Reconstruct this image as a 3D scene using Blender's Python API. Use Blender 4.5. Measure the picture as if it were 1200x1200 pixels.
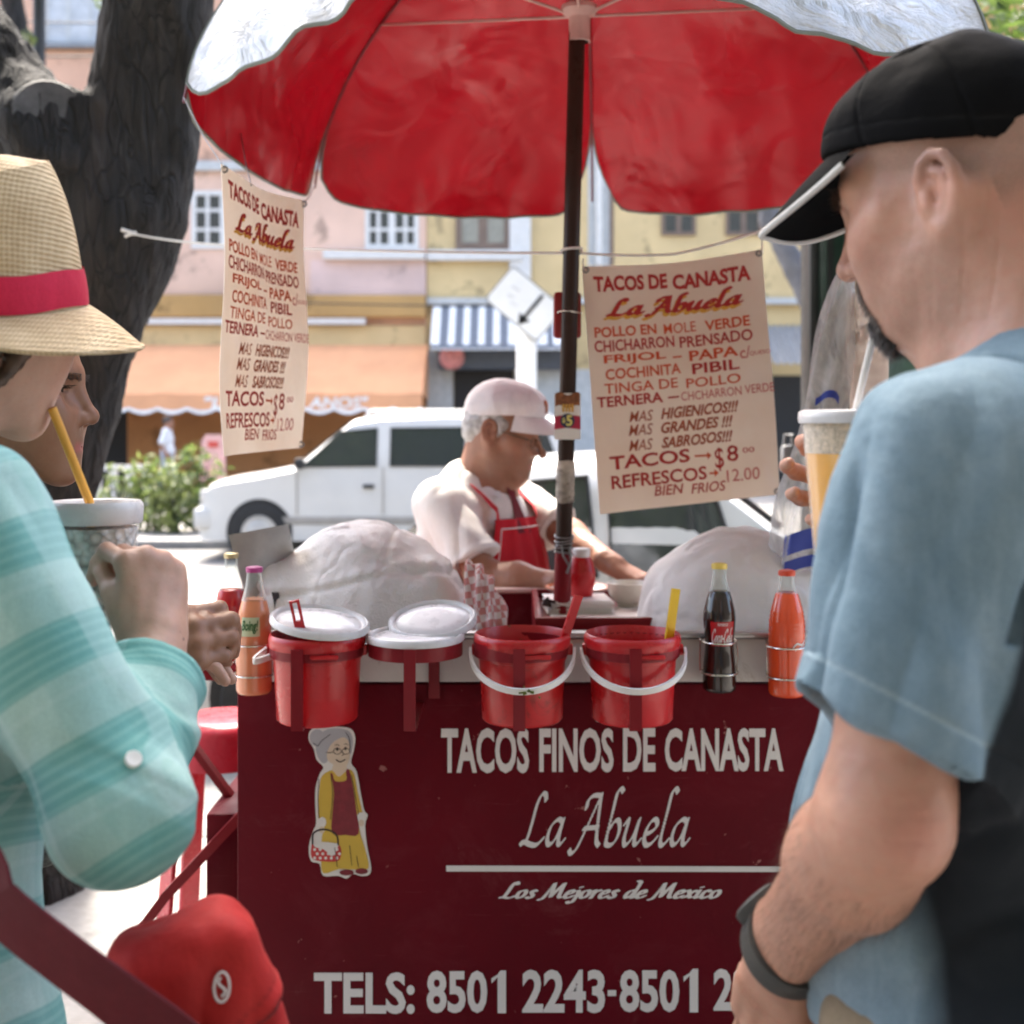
import bpy, bmesh, math, random
import numpy as np
from mathutils import Vector, Matrix, noise as mnoise
from mathutils.geometry import tessellate_polygon
R = math.radians
for _o in list(bpy.data.objects): bpy.data.objects.remove(_o)
sc = bpy.context.scene
COL = sc.collection
# ---------------------------------------------------------------- camera
CAMZ = 1.48
FPX = 1400.0            # focal length in pixels of the 1200 px photograph
cam = bpy.data.cameras.new("camera"); cam_o = bpy.data.objects.new("camera", cam); COL.objects.link(cam_o)
cam.sensor_width = 36; cam.lens = 36*FPX/1200; cam.shift_y = -100/1200
cam_o.location = (0, 0, CAMZ); cam_o.rotation_euler = (R(90), 0, 0)
cam.clip_start = 0.05; cam.clip_end = 2000
cam.dof.use_dof = True; cam.dof.focus_distance = 1.6; cam.dof.aperture_fstop = 4.9
sc.camera = cam_o
# ---------------------------------------------------------------- light
SUN_EL, SUN_AZ = 60, -22      # azimuth: 180 = straight behind the camera
w = bpy.data.worlds.new("World"); sc.world = w; w.use_nodes = True
nt = w.node_tree; bg = nt.nodes["Background"]
sky = nt.nodes.new("ShaderNodeTexSky"); sky.sky_type = 'NISHITA'; sky.sun_disc = False
sky.sun_elevation = R(SUN_EL); sky.sun_rotation = R(SUN_AZ); sky.dust_density = 5.0; sky.altitude = 0; sky.air_density = 1.0; sky.ozone_density = 0.3
nt.links.new(sky.outputs[0], bg.inputs[0]); bg.inputs[1].default_value = 0.15
sun = bpy.data.lights.new("sun", 'SUN'); sun.energy = 2.3; sun.angle = R(10); sun.color = (1, .94, .84)
sun_o = bpy.data.objects.new("sun", sun); COL.objects.link(sun_o)
_sd = Vector((math.sin(R(SUN_AZ))*math.cos(R(SUN_EL)), math.cos(R(SUN_AZ))*math.cos(R(SUN_EL)), math.sin(R(SUN_EL))))
sun_o.rotation_euler = _sd.to_track_quat('Z', 'Y').to_euler(); sun_o.location = (0, 8, 30)
sc.view_settings.view_transform = 'Standard'; sc.view_settings.look = 'None'
sc.view_settings.exposure = 2.7; sc.view_settings.gamma = 1.0
sc.render.engine = 'CYCLES'
sc.cycles.use_denoising = True
sc.cycles.max_bounces = 8; sc.cycles.transparent_max_bounces = 16; sc.cycles.caustics_reflective = False; sc.cycles.caustics_refractive = False
sc.cycles.sample_clamp_indirect = 6
random.seed(5); rng = np.random.default_rng(7)
# ================================================================ helpers
def at(px, py, d):
    """A point of the place from where it shows in the photograph and its distance."""
    return Vector(((px-600)*d/FPX, d, CAMZ-(py-500)*d/FPX))
def link(o, parent=None):
    COL.objects.link(o)
    if parent is not None: o.parent = parent
    return o
def tag(o, label=None, cat=None, group=None, kind=None):
    if label: o["label"] = label
    if cat: o["category"] = cat
    if group: o["group"] = group
    if kind: o["kind"] = kind
    return o
def thing(name, label, cat, loc=(0,0,0), rz=0, group=None):
    o = link(bpy.data.objects.new(name, None)); o.location = loc; o.rotation_euler = (0,0,rz)
    o.empty_display_size = .1
    return tag(o, label, cat, group)
def copy_tree(o, parent=None):
    c = o.copy(); COL.objects.link(c); c.parent = parent
    for ch in list(o.children): copy_tree(ch, c)
    return c
def kids_all(o):
    r = []
    for c in o.children: r += [c]+kids_all(c)
    return r
def base_of(parent):
    v = Vector((0,0,0))
    while parent is not None:
        v = v+parent.location; parent = parent.parent
    return v
def setm(me, mats):
    for m in (mats if isinstance(mats, (list, tuple)) else [mats]): me.materials.append(m)
def mesh_obj(name, verts, faces, mat, parent=None, smooth=True, world=True, mi=None, attrs=None, sharp=None):
    """verts are world coordinates; a child's mesh is moved into its (unrotated) parent's space."""
    V = np.asarray(verts, dtype=float).reshape(-1,3)
    if parent is not None and world: V = V-np.array(base_of(parent))
    me = bpy.data.meshes.new(name)
    me.from_pydata(V.tolist(), [], [list(map(int,f)) for f in faces]) if not isinstance(faces, np.ndarray) else _fast(me, V, faces)
    setm(me, mat)
    if mi is not None: me.polygons.foreach_set("material_index", np.asarray(mi, dtype=np.int32))
    if smooth: me.polygons.foreach_set("use_smooth", np.ones(len(me.polygons), dtype=bool))
    if attrs:
        for k, a in attrs.items():
            a = np.asarray(a, dtype=np.float32)
            if a.ndim == 1:
                at_ = me.attributes.new(k, 'FLOAT', 'POINT'); at_.data.foreach_set("value", a)
            else:
                at_ = me.attributes.new(k, 'FLOAT_VECTOR', 'POINT'); at_.data.foreach_set("vector", a.reshape(-1))
    me.update()
    if sharp: me.set_sharp_from_angle(angle=R(sharp))
    return link(bpy.data.objects.new(name, me), parent)
def _fast(me, V, F):
    n, k = F.shape
    me.vertices.add(len(V)); me.vertices.foreach_set("co", V.reshape(-1))
    me.loops.add(n*k); me.loops.foreach_set("vertex_index", F.reshape(-1).astype(np.int32))
    me.polygons.add(n); me.polygons.foreach_set("loop_start", np.arange(0, n*k, k, dtype=np.int32))
    me.update(calc_edges=True)
class MB:
    """collects geometry for ONE mesh object"""
    def __init__(s): s.v = []; s.f = []; s.m = []
    def add(s, vs, fs, m=0):
        b = len(s.v); s.v += [tuple(v) for v in vs]; s.f += [[b+i for i in f] for f in fs]; s.m += [m]*len(fs); return s
    def box(s, c, size, rz=0, m=0, M=None, bev=0):
        bm = bmesh.new(); bmesh.ops.create_cube(bm, size=1)
        for v in bm.verts: v.co = Vector((v.co.x*size[0], v.co.y*size[1], v.co.z*size[2]))
        if bev: bmesh.ops.bevel(bm, geom=bm.edges[:], offset=bev, segments=2, affect='EDGES', profile=.5)
        X = Matrix.Translation(Vector(c)) @ Matrix.Rotation(rz, 4, 'Z')
        if M is not None: X = M @ X
        s.bm(bm, X, m); return s
    def bm(s, bm, X=None, m=0):
        bm.verts.index_update()
        s.add([(X @ v.co) if X is not None else v.co.copy() for v in bm.verts], [[v.index for v in f.verts] for f in bm.faces], m); bm.free()
    def tube(s, pts, r, n=8, m=0, closed=False, cap=True):
        P = [Vector(p) for p in pts]; N = len(P); rr = r if hasattr(r, '__len__') else [r]*N
        up = None; rings = []
        for i in range(N):
            a = P[(i-1) % N] if (i or closed) else P[0]; b = P[(i+1) % N] if (i < N-1 or closed) else P[-1]
            t = (b-a).normalized()
            if up is None: up = t.orthogonal().normalized()
            up = (up-t*up.dot(t)).normalized() if (up-t*up.dot(t)).length > 1e-6 else t.orthogonal().normalized()
            q = t.cross(up)
            rings.append([P[i]+(up*math.cos(2*math.pi*k/n)+q*math.sin(2*math.pi*k/n))*rr[i] for k in range(n)])
        vs = [v for g in rings for v in g]; fs = []
        for i in range(N if closed else N-1):
            j = (i+1) % N
            for k in range(n): fs.append([i*n+k, i*n+(k+1) % n, j*n+(k+1) % n, j*n+k])
        if cap and not closed: fs += [list(range(n))[::-1], [(N-1)*n+k for k in range(n)]]
        s.add(vs, fs, m); return s
    def strip(s, pts, side, wd, th, m=0, closed=False):
        """flat bar following pts; side(i) gives the width direction"""
        P = [Vector(p) for p in pts]; N = len(P); vs = []
        for i in range(N):
            a = P[(i-1) % N] if (i or closed) else P[0]; b = P[(i+1) % N] if (i < N-1 or closed) else P[-1]
            t = (b-a).normalized(); u = Vector(side(i)) if callable(side) else Vector(side); u = (u-t*u.dot(t)).normalized(); q = t.cross(u)
            for x, y in ((-1,-1),(1,-1),(1,1),(-1,1)): vs.append(P[i]+u*wd/2*x+q*th/2*y)
        fs = []
        for i in range(N if closed else N-1):
            j = (i+1) % N
            for k in range(4): fs.append([i*4+k, i*4+(k+1) % 4, j*4+(k+1) % 4, j*4+k])
        if not closed: fs += [[3,2,1,0], [(N-1)*4+k for k in range(4)]]
        s.add(vs, fs, m); return s
    def lathe(s, prof, n=40, c=(0,0,0), m=0, mfun=None, M=None, a0=0, a1=2*math.pi):
        full = abs(a1-a0-2*math.pi) < 1e-6; K = n if full else n+1; vs = []
        for (r, z) in prof:
            for k in range(K):
                a = a0+(a1-a0)*k/n; v = Vector((r*math.cos(a), r*math.sin(a), z))
                vs.append((M @ v if M is not None else v)+Vector(c))
        b = len(s.v); s.v += [tuple(v) for v in vs]
        for i in range(len(prof)-1):
            for k in range(n):
                k2 = (k+1) % K
                s.f.append([b+i*K+k, b+i*K+k2, b+(i+1)*K+k2, b+(i+1)*K+k]); s.m.append(mfun(i) if mfun else m)
        return s
    def grid(s, fn, nu, nv, m=0, closed_u=False):
        vs = [fn(i/nu, j/nv) for j in range(nv+1) for i in range(nu if closed_u else nu+1)]
        K = nu if closed_u else nu+1
        fs = [[j*K+i, j*K+(i+1) % K, (j+1)*K+(i+1) % K, (j+1)*K+i] for j in range(nv) for i in range(nu)]
        s.add(vs, fs, m); return s
    def prism(s, poly, axis_pt, ex, ey, ez, th, m=0):
        """2-D polygon in the (ex,ey) plane pushed th along ez"""
        n = len(poly); O = Vector(axis_pt); ex, ey, ez = Vector(ex), Vector(ey), Vector(ez)
        vs = [O+ex*x+ey*y for x, y in poly]+[O+ex*x+ey*y+ez*th for x, y in poly]
        fs = [list(range(n))[::-1], list(range(n, 2*n))]+[[i, (i+1) % n, n+(i+1) % n, n+i] for i in range(n)]
        s.add(vs, fs, m); return s
    def build(s, name, mat, parent=None, smooth=True, sharp=35, fix=True, world=True):
        V = np.array(s.v) if s.v else np.zeros((0,3))
        if parent is not None and world: V = V-np.array(base_of(parent))
        me = bpy.data.meshes.new(name); me.from_pydata(V.tolist(), [], s.f); setm(me, mat)
        me.polygons.foreach_set("material_index", np.array(s.m, dtype=np.int32))
        if fix:
            bm = bmesh.new(); bm.from_mesh(me); bmesh.ops.recalc_face_normals(bm, faces=bm.faces[:]); bm.to_mesh(me); bm.free()
        if smooth:
            me.polygons.foreach_set("use_smooth", np.ones(len(me.polygons), dtype=bool))
            if sharp: me.set_sharp_from_angle(angle=R(sharp))
        me.update()
        return link(bpy.data.objects.new(name, me), parent)
# ---------------------------------------------------------------- materials
def S2L(c):
    return tuple((x/12.92 if x <= .04045 else ((x+.055)/1.055)**2.4) for x in c)
class NT:
    def __init__(s, name):
        s.m = bpy.data.materials.new(name); s.m.use_nodes = True; s.t = s.m.node_tree; s.b = s.t.nodes["Principled BSDF"]
    def n(s, typ, **kw):
        nd = s.t.nodes.new("ShaderNode"+typ)
        for k, v in kw.items():
            if k.startswith('i_'):
                key = k[2:]; nd.inputs[int(key) if key.isdigit() else key.replace('_', ' ')].default_value = v
            else: setattr(nd, k, v)
        return nd
    def l(s, a, b): s.t.links.new(a, b)
    def coords(s, kind='Object', scale=(1,1,1), rot=(0,0,0)):
        tc = s.n("TexCoord"); mp = s.n("Mapping"); mp.inputs['Scale'].default_value = scale; mp.inputs['Rotation'].default_value = rot
        s.l(tc.outputs[kind], mp.inputs[0]); return mp.outputs[0]
    def noise(s, vec, scale, detail=4, rough=.55, dist=0):
        nd = s.n("TexNoise"); nd.inputs['Scale'].default_value = scale; nd.inputs['Detail'].default_value = detail; nd.inputs['Roughness'].default_value = rough; nd.inputs['Distortion'].default_value = dist
        if vec is not None: s.l(vec, nd.inputs['Vector'])
        return nd.outputs[0]
    def ramp(s, fac, stops):
        nd = s.n("ValToRGB"); cr = nd.color_ramp
        while len(cr.elements) < len(stops): cr.elements.new(.5)
        for e, (p, c) in zip(cr.elements, stops):
            e.position = p; e.color = (*c, 1) if hasattr(c, '__len__') else (c, c, c, 1)
        s.l(fac, nd.inputs[0]); return nd.outputs[0]
    def mix(s, fac, a, b, mode='MIX'):
        nd = s.n("Mix"); nd.data_type = 'RGBA'; nd.blend_type = mode
        for i, v in ((0, fac), (6, a), (7, b)):
            if hasattr(v, 'is_linked') or hasattr(v, 'links'): s.l(v, nd.inputs[i])
            elif hasattr(v, '__len__'): nd.inputs[i].default_value = (*v, 1)
            else: nd.inputs[i].default_value = v
        return nd.outputs[2]
    def math(s, op, a, b=0.0, c=0.0):
        nd = s.n("Math"); nd.operation = op
        for i, v in ((0, a), (1, b), (2, c)):
            if hasattr(v, 'links'): s.l(v, nd.inputs[i])
            else: nd.inputs[i].default_value = v
        return nd.outputs[0]
    def attr(s, name, out='Fac'):
        nd = s.n("Attribute"); nd.attribute_name = name; return nd.outputs[out]
    def bump(s, h, strength=.3, dist=.01, prev=None):
        nd = s.n("Bump"); nd.inputs['Strength'].default_value = strength; nd.inputs['Distance'].default_value = dist
        s.l(h, nd.inputs['Height'])
        if prev is not None: s.l(prev, nd.inputs['Normal'])
        return nd.outputs[0]
    def set(s, **kw):
        for k, v in kw.items():
            i = s.b.inputs[k.replace('_', ' ')]
            if hasattr(v, 'links'): s.l(v, i)
            elif hasattr(v, '__len__') and len(v) == 3 and i.type == 'RGBA': i.default_value = (*v, 1)
            else: i.default_value = v
        return s
def mat(name, col, rough=.5, metal=0, var=.12, vscale=8, bump=0, bscale=60, bdist=.003, coat=0, spec=.5, wear=None, trans=0, ior=1.45, sss=0):
    """a painted / plain surface: base colour broken up by noise, small bump, roughness variation"""
    t = NT(name); vec = t.coords()
    n1 = t.noise(vec, vscale, 5); c = t.ramp(n1, [(.3, tuple(x*(1-var) for x in col)), (.7, tuple(min(1, x*(1+var)) for x in col))])
    if wear:
        wc, amt, ws = wear; n3 = t.noise(vec, ws, 8, .65, .4); c = t.mix(t.ramp(n3, [(1-amt, 0), (min(1, 1-amt+.06), 1)]), c, wc)
    t.set(Base_Color=c, Roughness=t.ramp(t.noise(vec, vscale*2.3, 4), [(.3, max(0, rough-.08)), (.7, min(1, rough+.08))]), Metallic=metal)
    t.b.inputs['Specular IOR Level'].default_value = spec; t.b.inputs['Coat Weight'].default_value = coat; t.b.inputs['IOR'].default_value = ior
    t.b.inputs['Transmission Weight'].default_value = trans
    if sss: t.b.inputs['Subsurface Weight'].default_value = sss; t.b.inputs['Subsurface Radius'].default_value = (.01,.006,.004); t.b.inputs['Subsurface Scale'].default_value = 1
    if bump: t.set(Normal=t.bump(t.noise(vec, bscale, 6, .6), bump, bdist))
    return t.m
# ---------------------------------------------------------------- numpy noise
def _h(ix, iy, iz):
    x = (ix*374761393+iy*668265263+iz*1274126177) & 0x7fffffff
    x = ((x ^ (x >> 13))*1274126177) & 0x7fffffff
    return ((x ^ (x >> 16)) & 0xffff)/65535.0
def vnoise(P):
    P = np.asarray(P, float); i = np.floor(P).astype(np.int64); f = P-i; f = f*f*(3-2*f)
    r = 0
    for a in (0,1):
        for b in (0,1):
            for c in (0,1):
                wt = (f[:,0] if a else 1-f[:,0])*(f[:,1] if b else 1-f[:,1])*(f[:,2] if c else 1-f[:,2])
                r = r+wt*_h(i[:,0]+a, i[:,1]+b, i[:,2]+c)
    return r*2-1
def fbm(P, o=4):
    P = np.asarray(P, float); r = 0; a = 1.0
    for k in range(o): r = r+a*vnoise(P*(2.03**k)+17.3*k); a *= .5
    return r
# ---------------------------------------------------------------- signed-distance modelling
class Fr:
    """a frame: forward, left, up"""
    def __init__(s, o, F, U=(0,0,1), sc=1.0):
        s.o = np.array(o, float); F = Vector(F).normalized(); U = Vector(U); Lv = U.cross(F).normalized(); U = F.cross(Lv)
        s.F, s.L, s.U, s.s = np.array(F), np.array(Lv), np.array(U), sc
        s.M = np.stack([s.F, s.L, s.U])
    def p(s, f, l, u): return s.o+s.s*(f*s.F+l*s.L+u*s.U)
    def inv(s, P): return (np.asarray(P)-s.o) @ s.M.T/s.s
def head_frame(o, yaw, pitch, roll=0, sc=1.0):
    """yaw: direction the face looks, in degrees from +X towards +Y; pitch: degrees down"""
    m = Matrix.Rotation(R(yaw), 3, 'Z') @ Matrix.Rotation(R(pitch), 3, 'Y') @ Matrix.Rotation(R(roll), 3, 'X')
    return Fr(o, m @ Vector((1,0,0)), m @ Vector((0,0,1)), sc)
class SDF:
    def __init__(s): s.ops = []
    def rc(s, a, b, ra, rb=None, k=.01, sub=False):
        a = np.array(a, float); b = np.array(b, float); rb = ra if rb is None else rb
        def f(P, a=a, b=b, ra=ra, rb=rb):
            ba = b-a; L2 = ba @ ba; pa = P-a
            t = np.clip(pa @ ba/max(L2, 1e-12), 0, 1)
            return np.sqrt(((pa-t[:,None]*ba)**2).sum(1))-(ra+(rb-ra)*t)
        s.ops.append((f, k, sub, (a+b)/2, np.linalg.norm(b-a)/2+max(ra, rb))); return s
    def sph(s, c, r, k=.01, sub=False): return s.rc(c, c, r, r, k, sub)
    def ell(s, c, rad, fr=None, k=.01, sub=False):
        c = np.array(c, float); rad = np.array(rad, float); M = fr.M if fr is not None else np.eye(3)
        if fr is not None: rad = rad*fr.s
        def f(P, c=c, r=rad, M=M):
            q = (P-c) @ M.T; k0 = np.sqrt(((q/r)**2).sum(1)); k1 = np.sqrt(((q/(r*r))**2).sum(1))+1e-9
            return k0*(k0-1)/k1
        s.ops.append((f, k, sub, c, rad.max()*1.05)); return s
    def line(s, pts, rs, k=.006, sub=False):
        pts = [np.array(p, float) for p in pts]; rs = rs if hasattr(rs, '__len__') else [rs]*len(pts)
        def f(P, pts=pts, rs=rs):
            d = None
            for i in range(len(pts)-1):
                a, b = pts[i], pts[i+1]; ba = b-a; pa = P-a; t = np.clip(pa @ ba/max(ba @ ba, 1e-12), 0, 1)
                e = np.sqrt(((pa-t[:,None]*ba)**2).sum(1))-(rs[i]+(rs[i+1]-rs[i])*t)
                d = e if d is None else np.minimum(d, e)
            return d
        A = np.array(pts); c = (A.min(0)+A.max(0))/2
        s.ops.append((f, k, sub, c, np.sqrt(((A-c)**2).sum(1)).max()+max(rs))); return s
    def plane(s, o, n, k=.002):
        """cut away everything on the side n points to"""
        o = np.array(o, float); n = np.array(n, float); n = n/np.linalg.norm(n)
        s.ops.append((lambda P, o=o, n=n: -((P-o) @ n), k, True, o, 1e6)); return s
    def fn(s, f, c, r, k=.005, sub=False): s.ops.append((f, k, sub, np.array(c, float), r)); return s
    def ev(s, P, cull=True):
        d = np.full(len(P), 10.0)
        if cull:
            c = (P.min(0)+P.max(0))/2; rad = np.sqrt(((P-c)**2).sum(1)).max()
        for f, k, sub, pc, pr in s.ops:
            if cull:
                lb = np.linalg.norm(c-pc)-pr-rad
                if sub:
                    if lb > .02+k: continue
                elif lb > .05+k:
                    d = np.minimum(d, lb); continue
            e = f(P)
            if sub:
                e = -e; h = np.maximum(k-np.abs(d-e), 0)/k; d = np.maximum(d, e)+h*h*k*.25
            else:
                h = np.maximum(k-np.abs(d-e), 0)/k; d = np.minimum(d, e)-h*h*k*.25
        return d
    def bounds(s):
        lo = np.full(3, 1e9); hi = -lo
        for f, k, sub, pc, pr in s.ops:
            if not sub and pr < 100: lo = np.minimum(lo, pc-pr-k); hi = np.maximum(hi, pc+pr+k)
        return lo, hi
    def mesh(s, h, lo=None, hi=None):
        B = 8; l, u = s.bounds(); lo = l-2*h if lo is None else np.array(lo); hi = u+2*h if hi is None else np.array(hi)
        nb = np.ceil((hi-lo)/(B*h)).astype(int)+1
        # coarse pass
        I = np.stack(np.meshgrid(*[np.arange(n) for n in nb], indexing='ij'), -1).reshape(-1,3)
        keep = []
        for q in range(0, len(I), 200000):
            C = lo+(I[q:q+200000]+.5)*B*h
            keep.append(np.abs(s.ev(C, False)) < 14*h)
        I = I[np.concatenate(keep)]
        g = I//4; key = (g[:,0]*4096+g[:,1])*4096+g[:,2]; order = np.argsort(key, kind='stable'); I = I[order]; key = key[order]
        st = np.flatnonzero(np.r_[True, key[1:] != key[:-1]]); en = np.r_[st[1:], len(key)]
        o9 = np.stack(np.meshgrid(*[np.arange(B+1)]*3, indexing='ij'), -1).reshape(-1,3)
        N = nb*B+2
        vid, vpos, quads = [], [], []
        cid = lambda J: (J[...,0]*N[1]+J[...,1])*N[2]+J[...,2]
        edges = [(0,1),(2,3),(4,5),(6,7),(0,2),(1,3),(4,6),(5,7),(0,4),(1,5),(2,6),(3,7)]
        cor = np.array([[a,b,c] for a in (0,1) for b in (0,1) for c in (0,1)])
        for a, b in zip(st, en):
            bl = I[a:b]; J = bl[:,None,:]*B+o9[None]; P = lo+J.reshape(-1,3)*h
            D = s.ev(P).reshape(len(bl), B+1, B+1, B+1)
            c8 = np.stack([D[:, x:x+B, y:y+B, z:z+B] for x, y, z in cor], -1)
            ins = c8 < 0; act = ins.any(-1) & ~ins.all(-1)
            ii = np.argwhere(act)
            if len(ii):
                vals = c8[act]; cell = bl[ii[:,0]]*B+ii[:,1:]
                acc = np.zeros((len(ii),3)); cnt = np.zeros(len(ii))
                for e0, e1 in edges:
                    v0, v1 = vals[:,e0], vals[:,e1]; m = (v0 < 0) != (v1 < 0)
                    t = np.where(m, v0/np.where(m, v0-v1, 1), 0)
                    acc += np.where(m[:,None], cor[e0]+(cor[e1]-cor[e0])*t[:,None], 0); cnt += m
                vid.append(cid(cell)); vpos.append(lo+(cell+acc/cnt[:,None])*h)
            for ax in range(3):
                sl0 = [slice(None), slice(0,B), slice(0,B), slice(0,B)]; sl1 = list(sl0); sl1[ax+1] = slice(1, B+1)
                d0, d1 = D[tuple(sl0)], D[tuple(sl1)]; m = (d0 < 0) != (d1 < 0); jj = np.argwhere(m)
                if not len(jj): continue
                pt = bl[jj[:,0]]*B+jj[:,1:]; u_, v_ = np.eye(3, dtype=int)[(ax+1) % 3], np.eye(3, dtype=int)[(ax+2) % 3]
                q = np.stack([cid(pt-u_-v_), cid(pt-v_), cid(pt), cid(pt-u_)], 1)
                fl = d0[m] > 0; q[fl] = q[fl][:, ::-1]; quads.append(q)
        vid = np.concatenate(vid); vpos = np.concatenate(vpos); o = np.argsort(vid); vid = vid[o]; vpos = vpos[o]
        Q = np.concatenate(quads); ix = np.searchsorted(vid, Q); ix = np.minimum(ix, len(vid)-1)
        ok = (vid[ix] == Q).all(1)
        return vpos, ix[ok]
def vnormals(V, F):
    n = np.cross(V[F[:,2]]-V[F[:,0]], V[F[:,3]]-V[F[:,1]]); N = np.zeros_like(V)
    for k in range(4): np.add.at(N, F[:,k], n)
    return N/(np.linalg.norm(N, axis=1)[:,None]+1e-12)
def relax(V, F, it=2, lam=.5):
    """a little Laplacian smoothing"""
    n = len(V)
    E = np.concatenate([F[:,[0,1]], F[:,[1,2]], F[:,[2,3]], F[:,[3,0]]])
    for _ in range(it):
        acc = np.zeros_like(V); c = np.zeros(n)
        np.add.at(acc, E[:,0], V[E[:,1]]); np.add.at(c, E[:,0], 1); np.add.at(acc, E[:,1], V[E[:,0]]); np.add.at(c, E[:,1], 1)
        V = V+lam*(acc/np.maximum(c,1)[:,None]-V)
    return V
def largest(V, F):
    lab = np.arange(len(V)); E = np.concatenate([F[:,[0,1]], F[:,[1,2]], F[:,[2,3]], F[:,[3,0]]])
    while True:
        old = lab.copy(); m = np.minimum(lab[E[:,0]], lab[E[:,1]]); np.minimum.at(lab, E[:,0], m); np.minimum.at(lab, E[:,1], m); lab = lab[lab]
        if (lab == old).all(): break
    u, c = np.unique(lab, return_counts=True); k = lab == u[c.argmax()]; ix = np.cumsum(k)-1; return V[k], ix[F[k[F].all(1)]]
# ---------------------------------------------------------------- lettering
def text2d(s, bold=.0, shear=0, space=1.0):
    """built-in font -> (verts2d, faces), box scaled to 0..1 both ways"""
    cu = bpy.data.curves.new("t", 'FONT'); cu.body = s; cu.offset = bold; cu.shear = shear; cu.space_character = space; cu.resolution_u = 3
    o = bpy.data.objects.new("t", cu); COL.objects.link(o)
    dg = bpy.context.evaluated_depsgraph_get(); dg.update()
    me = bpy.data.meshes.new_from_object(o.evaluated_get(dg))
    V = np.array([v.co[:2] for v in me.vertices]).reshape(-1,2); F = [list(p.vertices) for p in me.polygons]
    bpy.data.objects.remove(o); bpy.data.curves.remove(cu); bpy.data.meshes.remove(me)
    lo, hi = V.min(0), V.max(0)
    return (V-lo)/(hi-lo), F
def spline(pts, n=10):
    P = np.array(pts, float); P = np.vstack([2*P[0]-P[1], P, 2*P[-1]-P[-2]]); out = []
    for i in range(1, len(P)-2):
        for t in np.linspace(0, 1, n, endpoint=False):
            a, b, c, d = P[i-1], P[i], P[i+1], P[i+2]
            out.append(.5*((2*b)+(c-a)*t+(2*a-5*b+4*c-d)*t*t+(3*b-a-3*c+d)*t**3))
    out.append(P[-2]); return np.array(out)
GLY = {
 'L': (.56, [[(.46,.8),(.42,.9),(.33,.9),(.25,.72),(.2,.4),(.14,.12),(.03,.02)], [(.0,.05),(.1,.06),(.24,.02),(.4,.01),(.54,.12)]]),
 'a': (.46, [[(.37,.42),(.25,.46),(.1,.34),(.05,.14),(.1,.02),(.2,.05),(.3,.2),(.37,.42)], [(.38,.46),(.34,.2),(.34,.05),(.4,.02),(.48,.1)]]),
 'A': (.66, [[(-.12,-.08),(-.06,-.14),(.06,-.05),(.22,.3),(.45,.86)], [(.46,.9),(.48,.5),(.52,.1),(.6,.0)], [(.16,.3),(.3,.31),(.5,.32)], [(.14,.66),(.16,.8),(.28,.88),(.46,.88)]]),
 'b': (.42, [[(.3,.95),(.24,1.0),(.16,.92),(.12,.6),(.07,.1),(.12,.01),(.24,.02),(.34,.15),(.36,.32),(.3,.44),(.2,.42),(.11,.28)]]),
 'u': (.48, [[(.02,.38),(.09,.46),(.1,.38),(.06,.14),(.1,.01),(.2,.06),(.3,.22),(.37,.46)], [(.37,.46),(.33,.2),(.33,.05),(.39,.02),(.47,.1)]]),
 'e': (.37, [[(.06,.2),(.2,.24),(.32,.34),(.28,.45),(.18,.44),(.08,.3),(.05,.12),(.12,.01),(.24,.03),(.36,.14)]]),
 'l': (.25, [[(.3,.94),(.24,1.0),(.16,.92),(.12,.6),(.06,.15),(.08,.02),(.15,.01),(.25,.1)]]),
 'o': (.42, [[(.25,.45),(.1,.38),(.05,.16),(.13,.01),(.27,.06),(.36,.26),(.32,.43),(.24,.45)]]),
 's': (.34, [[(.3,.4),(.22,.46),(.13,.38),(.18,.26),(.25,.14),(.2,.02),(.1,.0),(.03,.06)]]),
 'M': (.86, [[(-.08,-.08),(.0,-.08),(.1,.1),(.28,.85)], [(.28,.85),(.32,.5),(.36,.08)], [(.36,.08),(.5,.45),(.68,.85)], [(.68,.85),(.68,.5),(.7,.1),(.78,.02)]]),
 'j': (.2, [[(.1,.44),(.13,.3),(.1,-.05),(.03,-.25),(-.1,-.28),(-.14,-.2)], [(.14,.62),(.16,.64)]]),
 'r': (.32, [[(.03,.4),(.1,.46),(.1,.3),(.06,.0)], [(.08,.2),(.18,.4),(.28,.46),(.33,.42)]]),
 'd': (.45, [[(.37,.42),(.25,.46),(.1,.34),(.05,.14),(.1,.02),(.2,.05),(.3,.2),(.37,.5)], [(.3,1.0),(.42,.9),(.38,.4),(.34,.05),(.4,.02),(.47,.1)]]),
 'x': (.42, [[(.04,.4),(.12,.45),(.2,.25),(.28,.04),(.38,.06)], [(.38,.44),(.25,.28),(.12,.1),(.02,.03)]]),
 'i': (.2, [[(.03,.38),(.1,.46),(.09,.3),(.06,.08),(.1,.01),(.2,.1)], [(.13,.62),(.15,.64)]]),
 'c': (.34, [[(.32,.38),(.25,.46),(.12,.4),(.05,.18),(.1,.02),(.2,.01),(.33,.12)]]),
 'C': (.58, [[(.52,.72),(.5,.88),(.36,.9),(.16,.72),(.05,.36),(.12,.06),(.3,.0),(.48,.1),(.56,.24)]]),
 '-': (.26, [[(.03,.26),(.12,.29),(.24,.25)]]),
 ' ': (.24, []),
}
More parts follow.
